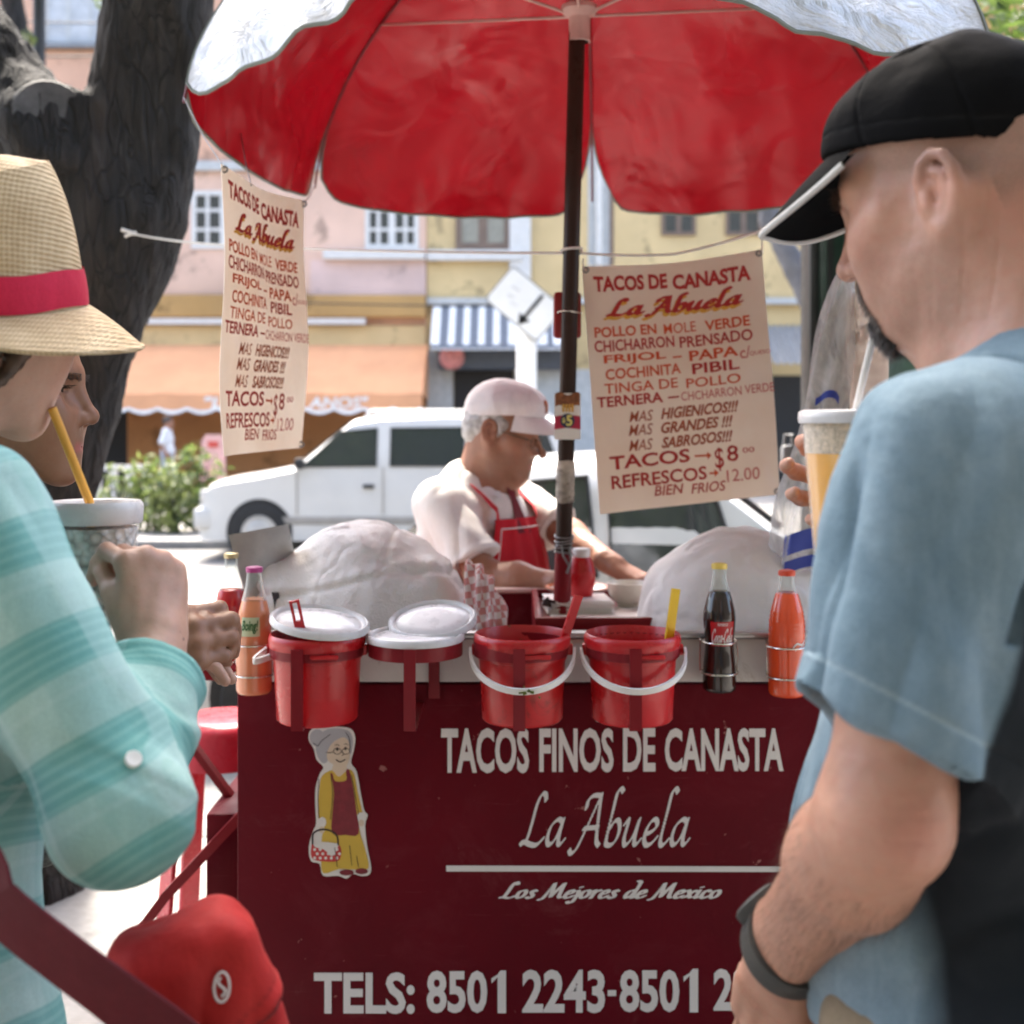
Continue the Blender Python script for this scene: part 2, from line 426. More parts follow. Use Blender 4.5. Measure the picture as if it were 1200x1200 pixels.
def fill_field(Fd, x, y):
    """inside (<0) of a sampled field as polygons"""
    ny, nx = Fd.shape; V = []; F = []; ins = Fd < 0
    for j in range(ny-1):
        i = 0
        while i < nx-1:
            c = (ins[j,i], ins[j,i+1], ins[j+1,i+1], ins[j+1,i])
            if all(c):
                k = i
                while k < nx-1 and ins[j,k] and ins[j,k+1] and ins[j+1,k+1] and ins[j+1,k] and k-i < 6: k += 1
                b = len(V); V += [(x[i],y[j]),(x[k],y[j]),(x[k],y[j+1]),(x[i],y[j+1])]; F.append([b,b+1,b+2,b+3]); i = k; continue
            if any(c):
                pts = [(i,j),(i+1,j),(i+1,j+1),(i,j+1)]; poly = []
                for q in range(4):
                    (a,b2),(c2,d2) = pts[q], pts[(q+1) % 4]; va, vb = Fd[b2,a], Fd[d2,c2]
                    if va < 0: poly.append((x[a], y[b2]))
                    if (va < 0) != (vb < 0):
                        t = va/(va-vb); poly.append((x[a]+(x[c2]-x[a])*t, y[b2]+(y[d2]-y[b2])*t))
                if len(poly) > 2:
                    b = len(V); V += poly; F.append(list(range(b, b+len(poly))))
            i += 1
    return np.array(V), F
def script2d(s, nib=.06, th=.018, ang=40, shear=.28, res=.014):
    """hand lettering with a broad pen; returns verts in letter heights, faces"""
    X = 0; segs = []
    for ch in s:
        adv, st = GLY[ch]
        for p in st:
            q = spline(p, 8); q[:,0] += X; q[:,0] += q[:,1]*shear; segs.append(q)
        X += adv+.035
    Q = np.vstack(segs); lo = Q.min(0)-nib-th-.03; hi = Q.max(0)+nib+th+.03
    x = np.arange(lo[0], hi[0], res); y = np.arange(lo[1], hi[1], res); Fd = np.full((len(y), len(x)), 9.0)
    nv = np.array([math.cos(R(ang)), math.sin(R(ang))])*nib
    for px, py in Q:
        i0, i1 = np.searchsorted(x, [px-nib-.08, px+nib+.08]); j0, j1 = np.searchsorted(y, [py-nib-.08, py+nib+.08])
        gx, gy = np.meshgrid(x[i0:i1]-px, y[j0:j1]-py); t = np.clip((gx*nv[0]+gy*nv[1])/(nib*nib), -1, 1)
        dd = np.hypot(gx-t*nv[0], gy-t*nv[1])-th; Fd[j0:j1, i0:i1] = np.minimum(Fd[j0:j1, i0:i1], dd)
    V, F = fill_field(Fd, x, y); return V, F
class Letters:
    """flat lettering laid on a surface through fn(u, v, lift) -> point"""
    def __init__(s, fn): s.fn = fn; s.mb = MB()
    def put(s, V, F, u0, v0, u1, v1, m=0, lift=.0012, du=0, dv=0):
        """V in 0..1 box -> quad (u0,v0)-(u1,v1)"""
        s.mb.add([s.fn(u0+(u1-u0)*a+du, v0+(v1-v0)*b+dv, lift) for a, b in V], F, m)
    def text(s, t, u0, v0, u1, v1, m=0, bold=.02, shear=0, jit=0, lift=.0012):
        V, F = text2d(t, bold, shear)
        if jit:
            V = V.copy(); V[:,1] += jit*np.sin(V[:,0]*17+u0*40)
        s.put(V, F, u0, v0, u1, v1, m, lift)
    def script(s, t, u0, v0, u1, v1, m=0, lift=.0012, du=0, dv=0, **kw):
        V, F = script2d(t, **kw); lo, hi = V.min(0), V.max(0); s.put((V-lo)/(hi-lo), F, u0, v0, u1, v1, m, lift, du, dv)
    def build(s, name, mats, parent=None): return s.mb.build(name, mats, parent, smooth=False, fix=False)
# ================================================================ setting
def ground_mat(name, c1, c2, scale=3, rough=.85, spots=None, bs=40):
    t = NT(name); v = t.coords()
    c = t.ramp(t.noise(v, scale, 8, .6), [(.3, c1), (.7, c2)])
    c = t.mix(t.ramp(t.noise(v, scale*14, 3), [(.45, 0), (.75, .35)]), c, tuple(x*.6 for x in c1))
    if spots: c = t.mix(t.ramp(t.noise(v, 1.1, 6, .7), [(.58, 0), (.63, .5)]), c, spots)
    t.set(Base_Color=c, Roughness=rough, Normal=t.bump(t.noise(v, bs, 5), .4, .01)); return t.m
M_ASPH = ground_mat('asphalt', (.12,.117,.112), (.19,.186,.18), 2, .9)
M_PAVE = ground_mat('pavement_concrete', (.2,.19,.18), (.3,.29,.27), 2, .85, (.12,.11,.1))
M_KERB = ground_mat('kerb_stone', (.16,.16,.15), (.27,.26,.25), 5)
M_YELL = mat('road_paint', (.75,.72,.62), .6, var=.15, wear=((.2,.2,.2), .3, 30))
b = MB(); b.box((0, -20, -.06), (120, 48.6, .12)); tag(b.build('pavement', M_PAVE, smooth=False), kind='structure')
b = MB(); b.box((0, 4.46, -.07), (120, .3, .15), bev=.015); tag(b.build('kerb', M_KERB), kind='structure')
b = MB(); b.add([(-600,-600,-.16),(600,-600,-.16),(600,600,-.16),(-600,600,-.16)], [[0,1,2,3]]); tag(b.build('ground', M_ASPH, smooth=False), kind='structure')
b = MB(); b.add([(-60,4.6,-.1),(60,4.6,-.1),(60,15.4,-.1),(-60,15.4,-.1)], [[0,1,2,3]]); tag(b.build('road', M_ASPH, smooth=False), kind='structure')
b = MB(); b.box((0, 15.55, -.07), (120, .3, .16), bev=.015); tag(b.build('far_kerb', M_KERB), kind='structure')
b = MB(); b.box((0, 22.5, -.06), (120, 13.6, .12)); tag(b.build('far_pavement', M_PAVE, smooth=False), kind='structure')
b = MB()
for k in range(12): b.add([(-30+k*5,10.0,-.096),(-28+k*5,10.0,-.096),(-28+k*5,10.12,-.096),(-30+k*5,10.12,-.096)], [[0,1,2,3]])
tag(b.build('road_marking', M_YELL, smooth=False), kind='structure')

# ---------------------------------------------------------------- far houses
FD = 29.0
def stucco(name, col, var=.14): return mat(name, col, .85, var=var, vscale=.7, bump=.35, bscale=9, bdist=.02, wear=(tuple(x*.62 for x in col), .42, 1.1))
M_PEACH = stucco('peach_stucco', (.60,.36,.25)); M_PINK = stucco('pale_pink_stucco', (.62,.46,.42)); M_CREAM = stucco('cream_stucco', (.64,.44,.34))
M_YWALL = stucco('yellow_stucco', (.58,.44,.23)); M_OCH = stucco('ochre_trim', (.42,.26,.10)); M_ORW = stucco('orange_wall', (.46,.21,.08))
M_WTRIM = mat('white_trim', (.62,.61,.58), .6, var=.06); M_GREYT = mat('grey_trim', (.45,.46,.45), .7)
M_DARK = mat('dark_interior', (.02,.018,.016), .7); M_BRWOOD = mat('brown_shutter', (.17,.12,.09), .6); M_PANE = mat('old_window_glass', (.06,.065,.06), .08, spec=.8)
M_CURT = mat('grey_curtain', (.42,.44,.46), .8, var=.2, vscale=3)
M_STEEL = mat('grey_steel', (.22,.22,.22), .45, metal=.6); M_IRON = mat('dark_iron', (.035,.035,.035), .5, metal=.3)
def fx(px): return (px-600)*FD/FPX
def fz(py): return CAMZ-(py-500)*FD/FPX
def panel(parent, name, m, x0, x1, y0, y1, out, depth=.2, bev=0):
    """box on the facade between photo columns x0..x1 and rows y0..y1"""
    b = MB(); b.box(((fx(x0)+fx(x1))/2, FD-out+depth/2, (fz(y0)+fz(y1))/2), (abs(fx(x1)-fx(x0)), depth, abs(fz(y0)-fz(y1))), bev=bev)
    return b.build(name, m, parent, smooth=False)
def window(parent, x0, x1, y0, y1, m, nx, ny, pane=None, bar=3.0, out=.07, split=True):
    """frame with bars > pane"""
    b = MB(); w_ = fx(x1)-fx(x0); h_ = fz(y0)-fz(y1); cx, cz = (fx(x0)+fx(x1))/2, (fz(y0)+fz(y1))/2; t = bar*FD/FPX; y = FD-out+.05
    for s_ in (-1, 1):
        b.box((cx+s_*(w_/2-t/2), y, cz), (t, .1, h_)); b.box((cx, y, cz+s_*(h_/2-t/2)), (w_-2*t-.004, .1, t))
    for i in range(1, nx): b.box((cx-w_/2+w_*i/nx, y+.005, cz), (t*(1.5 if split and i == nx//2 else .75), .08, h_-2*t-.004))
    for j in range(1, ny): b.box((cx, y+.008, cz-h_/2+h_*j/ny), (w_-2*t-.004, .07, t*.7))
    f = b.build('window', m, parent, smooth=False)
    p = MB(); p.box((cx, FD-.012, cz), (w_-t*1.2, .05, h_-t*1.2)); p.build('pane', pane or M_PANE, f, smooth=False)
    return f
def house(label, x0, x1, y_top, m, cat='building'):
    t = thing('town_house', label, cat, (fx((x0+x1)/2), FD+4, 0), group='houses across the street')
    b = MB(); b.box(((fx(x0)+fx(x1))/2, FD+4, fz(y_top)/2), (fx(x1)-fx(x0)-.01, 8, fz(y_top))); b.build('wall', m, t, smooth=False)
    return t
hA = house('peach house with orange scalloped awning and white barred window, behind the tree', -900, 500, -60, M_PEACH)
panel(hA, 'pale_band', M_CREAM, 178, 499, 200, 345, .03, .03)
panel(hA, 'pink_panel', M_PINK, 364, 499, 305, 346, .05, .05)
panel(hA, 'string_course', M_GREYT, -890, 499, 190, 201, .16, .15, .01)
panel(hA, 'cornice', M_OCH, -890, 499.5, 347, 373, .34, .33, .03)
panel(hA, 'pipe', M_WTRIM, 160, 430, 374, 381, .3, .1)
panel(hA, 'shop_band', M_YWALL, -890, 499, 382, 406, .12, .11)
panel(hA, 'shop_wall', M_ORW, 150, 499, 406, 570, .05, .05)
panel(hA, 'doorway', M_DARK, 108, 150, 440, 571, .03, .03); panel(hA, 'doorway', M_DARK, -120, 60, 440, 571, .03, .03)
window(hA, 428, 491, 224, 292, M_WTRIM, 4, 3, bar=5.5); panel(hA, 'sill', M_WTRIM, 380, 499, 294, 305, .25, .24, .01)
window(hA, 225, 300, 224, 292, M_WTRIM, 4, 3, bar=5.5)
f = window(hA, 55, 132, -60, 52, M_GREYT, 3, 2, M_CURT, bar=3); panel(hA, 'sill', M_STEEL, 50, 136, 52, 58, .2, .19)
window(hA, -140, -40, -60, 52, M_GREYT, 3, 2, M_CURT, bar=3)
for (xx, w_) in ((-420,90), (-650,90)): window(hA, xx, xx+w_, 224, 292, M_WTRIM, 4, 3, bar=5.5); window(hA, xx, xx+w_, -60, 52, M_GREYT, 3, 2, M_CURT)
hB = house('yellow house with brown shuttered window, white pilaster and striped awning', 500, 960, -40, M_YWALL)
f = window(hB, 534, 598, 212, 292, M_BRWOOD, 2, 2, mat('shutter_panel', (.27,.26,.21), .5), bar=7)
panel(hB, 'sill', M_WTRIM, 501, 612, 294, 306, .2, .19, .01)
panel(hB, 'pilaster', M_WTRIM, 597, 622, 120, 352, .14, .13, .01)
panel(hB, 'recess', M_GREYT, 689, 714, 120, 312, .02, .02); b = MB(); b.tube([(fx(702), FD-.12, fz(312)), (fx(702), FD-.12, fz(130))], .09, 10); b.build('drainpipe', M_WTRIM, hB)
panel(hB, 'recess', M_BRWOOD, 714, 719, 120, 312, .03, .03)
window(hB, 775, 815, 190, 276, M_BRWOOD, 2, 3, bar=4); window(hB, 850, 892, 190, 276, M_BRWOOD, 2, 3, bar=4)
panel(hB, 'string_course', M_GREYT, 501, 959, 350, 357, .2, .19)
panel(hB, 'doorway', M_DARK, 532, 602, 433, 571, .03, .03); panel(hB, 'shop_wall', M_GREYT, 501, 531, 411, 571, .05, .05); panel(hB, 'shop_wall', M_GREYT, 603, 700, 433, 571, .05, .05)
panel(hB, 'fascia', mat('slate_fascia', (.07,.08,.10), .4), 515, 662, 412, 434, .5, .45, .02)
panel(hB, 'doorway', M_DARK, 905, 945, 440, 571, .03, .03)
# corrugated grey lean-to roof on the right
b = MB(); b.grid(lambda u, v: (fx(890)+u*(fx(960)-fx(890)), FD-.1-1.4*v, fz(382)+(fz(430)-fz(382))*v+.03*math.sin(u*60)), 60, 6); b.build('lean_to_roof', mat('grey_corrugated_iron', (.3,.31,.32), .45, metal=.5), hB)
b = MB(); b.lathe([(0,0),(.27,0),(.3,.03),(.3,.06),(.26,.09),(0,.1)], 24, M=Matrix.Rotation(R(90), 3, 'X'), c=(fx(531), FD-.55, fz(420))); b.build('round_shop_sign', mat('faded_red_sign', (.6,.22,.2), .5, var=.3, vscale=6), hB)
hC = house('ochre house at the end of the row beyond the green column', 960, 1900, -80, M_OCH)
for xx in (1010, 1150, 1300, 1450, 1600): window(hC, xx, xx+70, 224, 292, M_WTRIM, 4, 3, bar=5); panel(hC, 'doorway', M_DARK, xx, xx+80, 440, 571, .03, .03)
# ---- orange awning with scalloped valance and white letters (moves with the house)
M_AWN = mat('orange_canvas', (.74,.36,.18), .75, var=.08, vscale=1.2, bump=.2, bscale=5, bdist=.03)
M_AWNV = mat('deep_orange_canvas', (.72,.25,.07), .75, var=.08); M_WCAN = mat('white_canvas', (.82,.8,.76), .7)
def awning(parent, x0, x1, yt, yb, proj, mats, stripes=0, valance=14, scal=8, letters=None, skew=0, nose=0):
    X0, X1 = fx(x0), fx(x1); d2 = FD-proj
    zt = fz(yt); zb = CAMZ-(yb-500)*d2/FPX; vh = valance*FD/FPX
    k = d2/FD
    b = MB(); n = 64
    for i in range(n):
        u0, u1 = i/n, (i+1)/n; m = (int(u0*stripes) % 2) if stripes else 0
        pt = lambda u, v: (X0+(X1-X0)*(.5+(u-.5)*(1+(k-1)*v*0)), FD-.1-(proj-.1)*v, zt+(zb-zt)*v-.06*math.sin(math.pi*v)*(1 if not stripes else .2)+.012*math.sin(u*40)*v)
        b.add([pt(u0,0), pt(u1,0), pt(u1,.5), pt(u0,.5)], [[0,1,2,3]], m); b.add([pt(u0,.5), pt(u1,.5), pt(u1,1), pt(u0,1)], [[0,1,2,3]], m)
    for s_, X in ((0,X0),(1,X1)): b.add([(X,FD-.1,zt),(X,FD-.1,zb-.1),(X,d2,zb)], [[0,1,2]], 0)
    a = b.build('awning', mats, parent, smooth=False, fix=False)
    v_ = MB(); N = 240
    for i in range(N):
        for q, (a0, a1, m) in enumerate(((0, .8, 0), (.8, 1, 1))):
            u0, u1 = i/N, (i+1)/N; e = lambda u: 1-.22*(1-abs(math.sin(u*math.pi*scal)))
            z = lambda u, t: zb-vh*e(u)*t
            v_.add([(X0+(X1-X0)*u0, d2-.01-.04*a0, z(u0,a0)), (X0+(X1-X0)*u1, d2-.01-.04*a0, z(u1,a0)), (X0+(X1-X0)*u1, d2-.01-.04*a1, z(u1,a1)), (X0+(X1-X0)*u0, d2-.01-.04*a1, z(u0,a1))], [[0,1,2,3]], m)
    vo = v_.build('valance', [mats[-2] if stripes == 0 else mats[1], M_WCAN], a, smooth=False, fix=False)
    if letters:
        L = Letters(lambda u, v, li: (X0+(X1-X0)*u, d2-.045-li, zb-vh*(1-v)))
        for t, u0, u1 in letters: L.text(t, u0, .3, u1, .88, 0, .03, .15)
        L.build('lettering', M_WCAN, vo)
    return a
awning(hA, 150, 502, 404, 462, 2.0, [M_AWN, M_AWNV, M_WCAN][:2], 0, 22, 11, [('"L', .327, .385), ('ANOS"', .648, .834)])
awning(hA, -60, 148, 404, 462, 2.0, [M_AWN, M_AWNV], 0, 22, 7, None)
awning(hB, 508, 664, 357, 404, 1.1, [M_WCAN, mat('slate_canvas', (.16,.17,.19), .8)], 18, 6, 20)

# ---------------------------------------------------------------- unseen row added behind the stall to shade the foreground
bk = thing("building", "unseen dark house row added behind the customers to shade the foreground", "building", (0,-9.6,0))
b = MB(); b.box((0,-9.6,8.5), (44,8,17)); b.build('wall', mat('unseen_row_dark_render', (.06,.055,.05), .9, var=.1, vscale=.5), bk, smooth=False)  # wall kept near black so it bounces little light forward
for xx in range(-18, 19, 4):
    for zz in (2.0, 5.5, 9, 12.5):
        b = MB(); b.box((xx, -5.58, zz), (1.3, .06, 1.9)); b.build('window', M_PANE, bk, smooth=False)  # windows of the added unseen row

# ---------------------------------------------------------------- trees
def bark_mat():
    t = NT('dark_bark'); v = t.coords('Object', (1,1,.13)); n1 = t.noise(v, 26, 8, .68, .6); n2 = t.noise(v, 5, 4)
    c = t.ramp(n1, [(.32, (.006,.005,.0045)), (.52, (.018,.016,.0145)), (.72, (.05,.044,.04))]); vo = t.n('TexVoronoi'); vo.feature = 'DISTANCE_TO_EDGE'; vo.inputs['Scale'].default_value = 26; mx = t.n('Mix'); mx.data_type = 'VECTOR'; mx.inputs[0].default_value = .12; t.l(v, mx.inputs[4]); nz = t.n('TexNoise'); nz.inputs['Scale'].default_value = 9; t.l(v, nz.inputs[0]); t.l(nz.outputs[1], mx.inputs[5]); t.l(mx.outputs[1], vo.inputs['Vector']); ck = t.ramp(vo.outputs['Distance'], [(.0,.25),(.08,1)]); c = t.mix(t.ramp(n2, [(.5, 0), (.75, .5)]), c, (.07,.052,.043)); c = t.mix(ck, (.004,.0035,.003), c); n1 = t.math('ADD', n1, t.math('MULTIPLY', ck, .6))
    t.set(Base_Color=c, Roughness=.88, Normal=t.bump(n1, 1.0, .03)); return t.m
M_BARK = bark_mat(); M_SCAR = mat('cut_wood_scar', (.075,.072,.07), .8, var=.4, vscale=14, bump=.5, bscale=30)
def leaf_mat(name, c1, c2):
    t = NT(name); c = t.ramp(t.attr('tone'), [(.0, c1), (1, c2)]); t.set(Base_Color=c, Roughness=.5); t.b.inputs['Subsurface Weight'].default_value = 0
    tr = t.n("BsdfTranslucent"); t.l(t.mix(.3, c, (.25,.4,.05)), tr.inputs[0]); ms = t.n("MixShader"); ms.inputs[0].default_value = .35
    t.l(t.b.outputs[0], ms.inputs[1]); t.l(tr.outputs[0], ms.inputs[2]); t.l(ms.outputs[0], t.t.nodes['Material Output'].inputs[0]); return t.m
M_LEAF = leaf_mat('tree_leaves', (.03,.06,.015), (.10,.15,.04)); M_LEAF2 = leaf_mat('shrub_leaves', (.05,.08,.03), (.24,.26,.10))
def leaves(name, clumps, n, size, m, parent, seed=1, flat=.6):
    """clumps: (centre, radius); leaf-sized folded faces spread through the clumps"""
    r = np.random.default_rng(seed); V, F, T = [], [], []
    wts = np.array([c[1]**2 for c in clumps]); wts = wts/wts.sum()
    for i in range(n):
        k = r.choice(len(clumps), p=wts); c, rad = clumps[k]
        d = r.normal(size=3); d /= np.linalg.norm(d); p = np.array(c)+d*rad*(r.random()**.45)*np.array([1,1,flat])
        a = r.normal(size=3); a /= np.linalg.norm(a); q = np.cross(a, r.normal(size=3)); q /= np.linalg.norm(q); nn = np.cross(a, q); s_ = size*(.6+.8*r.random())
        b_ = len(V); V += [p-a*s_, p+q*s_*.4+nn*s_*.12, p+a*s_, p-q*s_*.4+nn*s_*.12]; F += [[b_,b_+1,b_+2],[b_,b_+2,b_+3]]; T += [min(1, max(0, .5+.35*r.normal()+.25*(k % 3-1)))]*4
    return mesh_obj(name, V, F, m, parent, smooth=False, attrs={'tone': T})
def trunk(name, chains, parent, h=.014, amp=.02, extra=None, m=None):
    s = SDF()
    for pts, rs in chains: s.line(pts, rs, .12)
    if extra: extra(s)
    V, F = s.mesh(h); N = vnormals(V, F)
    q = V*np.array([1,1,.3]); dsp = fbm(q*16, 3)*amp*.55+(1-np.abs(vnoise(q*30)))*amp*.6+fbm(V*3.5, 2)*amp*.6
    V = V+N*dsp[:,None]
    return mesh_obj(name, V, F, m or M_BARK, parent)
TD = 3.9
def tp(px, py, dd=0): return at(px, py, TD+dd)
t1 = thing('tree', 'thick dark forked tree with a cut branch stump, behind the straw hat', 'tree', (-1.66, TD, 0))
def _stub(s):
    e0 = tp(10,150,.05); e1 = tp(52,148,-.16); s.rc(e0, e1, .17, .145, .08)
    n = Vector((.62,-.78,.06)).normalized(); s.sph(e1+n*(.75+.07), .75, .012, True)
trunk('trunk', [([(-1.66,TD,-.1),(-1.62,TD,.5),tp(40,620),tp(96,430),tp(148,250),tp(176,90),tp(190,-20),tp(215,-230),(-1.0,3.4,4.8),(-1.2,2.6,6.2)],[.30,.21,.165,.14,.19,.165,.16,.14,.12,.07]),
                ([tp(118,300),tp(52,185),tp(-15,85),tp(-110,-40),(-2.6,3.4,4.6),(-3.0,2.4,6)],[.15,.16,.16,.14,.12,.06])], t1, extra=_stub)
e1 = tp(52,148,-.16); n_ = Vector((.62,-.78,.06)).normalized()
b = MB(); Mx = n_.to_track_quat('Z', 'Y').to_matrix(); b.lathe([(0,.0),(.06,.004),(.10,.008),(.128,.015),(.136,.004),(.138,-.02)], 28, c=e1-n_*.002+n_*.072, M=Mx @ Matrix.Scale(.92,3)); b.build('branch_scar', M_SCAR, t1)
leaves('crown', [((-2.2+1.5*math.sin(k*2.1), 2.9+1.6*math.cos(k*1.7), 6.6+.7*math.sin(k*3.1)), 1.1+.3*math.sin(k)) for k in range(9)]+[((-3.2+1.15*(k % 7), -3.2+2.0*(k//7)+.5*math.sin(k*2.3), 5.2+.5*math.sin(k*1.9)+.12*(k % 5)), 1.05) for k in range(21)], 9500, .125, M_LEAF, t1, 3)  # second clump set is added unseen overhead to shade the foreground
# tree whose dark leaves show at the top right, trunk behind the green column
t2 = thing('tree', 'tree with dark green leaves at the top right, above the black cap', 'tree', (4.4, 6.9, 0))
trunk('trunk', [([(4.4,6.9,-.1),(4.35,6.9,1.5),(4.1,6.8,3),(3.8,6.7,4.6),(3.6,6.6,5.6)],[.2,.15,.12,.09,.05])], t2, .03, .02)
leaves('crown', [((2.72+.3*math.sin(k*2.3)+.22*k, 6.6+.5*math.cos(k*1.9), 3.75+.45*math.sin(k*2.7)+.1*k), .62) for k in range(8)], 3000, .06, M_LEAF, t2, 9, .9)
# young street tree on the far pavement: the grey leaning stem right of the menu
t3 = thing('tree', 'slender grey leaning street tree in front of the yellow house', 'tree', (5.2, 18, 0))
trunk('trunk', [([(5.2,18,-.05),at(985,470,18),at(950,350,18),at(925,300,18),at(905,262,18),at(880,150,18),at(870,40,18)],[.22,.2,.18,.17,.16,.12,.07])], t3, .05, .02, m=mat('grey_bark', (.12,.12,.13), .85, var=.3, vscale=5))
leaves('crown', [(tuple(at(850+60*math.sin(k*2), -20+80*math.cos(k*1.3), 18)), 1.3) for k in range(6)], 1200, .16, M_LEAF, t3, 21)
# dark stems at the top-left, far pavement
t4 = thing('tree', 'thin dark leaning street tree beside the grey window, top left', 'tree', (at(40,560,19).x, 19, 0))
trunk('trunk', [([(at(40,560,19).x,19,-.05),at(36,300,19),at(24,60,19),at(8,-30,19),at(-20,-160,19)],[.22,.2,.18,.16,.1])], t4, .05, .02)
leaves('crown', [(tuple(at(10+46*math.sin(k*2.2), -90+40*math.cos(k*1.7), 19)), .8) for k in range(6)]+[(tuple(at(34,44,18.6)),.16),(tuple(at(128,-2,18.6)),.3)], 1300, .1, M_LEAF2, t4, 23)
lp = thing('lamp_post', 'plain dark steel lamp post in front of the peach house, top left', 'lamp post', (at(46,560,20).x, 20, 0))
b = MB(); b.tube([(at(46,560,20).x,20,0),(at(46,0,20).x,20,9)], [.12,.1], 12); b.build('post', M_IRON, lp)
b = MB(); b.tube([(at(46,0,20).x,20,8.9),(at(46,0,20).x,19.4,9.3),(at(46,0,20).x,18.4,9.35)], .05, 8); b.build('arm', M_IRON, lp)
b = MB(); b.lathe([(0,.12),(.12,.1),(.2,0),(0,-.02)], 16, c=(at(46,0,20).x,18.2,9.28)); b.build('lamp_head', M_STEEL, lp)
for i, (px, d, hgt, n, wd, lab) in enumerate(((178,16.9,.95,420,.36,'yellow green shrub nearest the straw hat brim, by the far kerb'),(205,16.6,.85,420,.4,'low bushy green shrub in the middle of the far kerb planting'),(232,16.9,1.15,300,.3,'tall thin pale shrub beside the front of the white van'),(142,17.0,.8,300,.35,'green shrub half hidden behind the iced drink cup'))):
    x = at(px,600,d).x; t = thing('shrub', lab, 'shrub', (x,d,0), group='shrubs by the far kerb')
    leaves('foliage', [((x+.22*math.sin(k*2.4), d+.15*math.cos(k*2), hgt*(.25+.16*(k % 5))), wd*(.9-.1*(k % 3))) for k in range(6)], n, .075, M_LEAF2, t, 30+i, 1)
    b = MB()
    for k in range(6): b.tube([(x+.03*k-.08,d,0),(x+.15*math.sin(k*2.4),d+.1*math.cos(k*2),hgt*.8)], .012, 5)
    b.build('stem', M_BARK, t)

# ---------------------------------------------------------------- street furniture across the road
M_WPOST = mat('white_painted_post', (.8,.79,.76), .5, var=.05, wear=((.7,.3,.12), .27, 3)); M_SIGNW = mat('white_enamel_sign', (.64,.64,.62), .35, var=.05, vscale=3)
ts = thing('road_sign', 'tilted white rectangular arrow sign on a white post', 'road sign', (at(616,500,16.5).x,16.5,0))
b = MB(); b.tube([(at(617,500,16.56).x,16.6,0),(at(617,500,16.56).x,16.6,3.4)], .14, 14); b.build('post', M_WPOST, ts)
SC_ = at(615,356,16.4); ang = R(-40); ex = Vector((math.cos(ang),0,math.sin(ang))); ey = Vector((-math.sin(ang),0,math.cos(ang)))
def rrect(w_, h_, r_, n=5):
    o = []
    for cx, cy, a0 in ((w_/2-r_,h_/2-r_,0),(-w_/2+r_,h_/2-r_,90),(-w_/2+r_,-h_/2+r_,180),(w_/2-r_,-h_/2+r_,270)):
        o += [(cx+r_*math.cos(R(a0+90*k/n)), cy+r_*math.sin(R(a0+90*k/n))) for k in range(n+1)]
    return o
b = MB(); b.prism(rrect(.90,.58,.06), SC_, ex, ey, (0,1,0), .02); b.prism(rrect(.94,.62,.07), SC_+Vector((0,.022,0)), ex, ey, (0,1,0), .02, m=1)
sp = b.build('sign_plate', [M_SIGNW, M_STEEL], ts, smooth=False)
b = MB(); F0 = SC_+Vector((0,-.008,0))
b.prism([(.09,-.24),(.14,-.24),(.14,.25),(.09,.25)], F0, ex, ey, (0,1,0), .004); b.prism([(.02,-.14),(.21,-.14),(.115,-.275)], F0, ex, ey, (0,1,0), .004)
for (x_, y_, l_) in ((-.3,.06,.14),(-.26,-.06,.1),(-.16,-.12,.1)): b.prism([(x_,y_),(x_+l_,y_+.02),(x_+l_,y_+.04),(x_,y_+.025)], F0, ex, ey, (0,1,0), .003, m=1)
b.build('marking', [M_IRON, mat('faded_grey', (.5,.5,.5), .6)], sp, smooth=False)
M_WPLASTIC = mat('white_plastic_chair', (.7,.68,.66), .5); M_PINKP = mat('pink_plastic', (.72,.42,.38), .5)
tb = thing('railing', 'low white slatted railing in front of the dark doorway', 'railing', (at(138,570,22).x,22,0)); z1 = at(0,548,22).z
b = MB(); xa, xb = at(108,0,22).x, at(178,0,22).x
b.box(((xa+xb)/2,22,z1), (xb-xa,.12,.1)); tr = b.build('top_rail', M_WPLASTIC, tb, smooth=False)
for k in range(4):
    b = MB(); b.box((xa+.1+(xb-xa-.2)*k/3,22,z1/2-.026), (.12,.1,z1-.05)); b.build('post', M_WPLASTIC, tb, smooth=False)
tc = thing('plastic_chair', 'pink plastic chair with rounded back under the orange awning', 'chair', (at(247,560,24).x,24,0)); x = at(247,0,24).x; zt = at(0,508,24).z
b = MB(); b.prism([(-.24,.45),(.24,.45),(.24,zt-.15),(.15,zt-.02),(-.15,zt-.02),(-.24,zt-.15)], (x,24.2,0), (1,0,0), (0,0,1), (0,1,0), .04); bk_ = b.build('backrest', M_PINKP, tc, smooth=False)
b = MB(); b.box((x,24.191,zt-.22), (.2,.015,.12)); b.build('red_patch', mat('red_print', (.6,.08,.06), .5), bk_, smooth=False)
b = MB(); b.box((x,23.98,.43), (.5,.44,.04)); b.build('seat', M_PINKP, tc, smooth=False)
for sx in (-.22,.22):
    for yy in (23.8,24.17):
        b = MB(); b.box((x+sx,yy,.2), (.04,.04,.41)); b.build('leg', M_PINKP, tc, smooth=False)
# overhead cables
M_CABLE = mat('black_cable', (.02,.02,.02), .6)
for i, (p0, p1, lab) in enumerate((((-60,22),(420,16),'upper thin black cable crossing the grey window'),((-60,66),(420,44),'lower thin black cable crossing the peach wall by the tree'),((330,354),(900,346),'black cable along the front of the houses above the striped awning'))):
    A, B_ = at(*p0,26), at(*p1,26); b = MB(); b.tube([A.lerp(B_, k/12)-Vector((0,0,.15*math.sin(math.pi*k/12))) for k in range(13)], .018, 6)
    tag(b.build('overhead_cable', M_CABLE), lab, 'cable', 'cables along the houses')

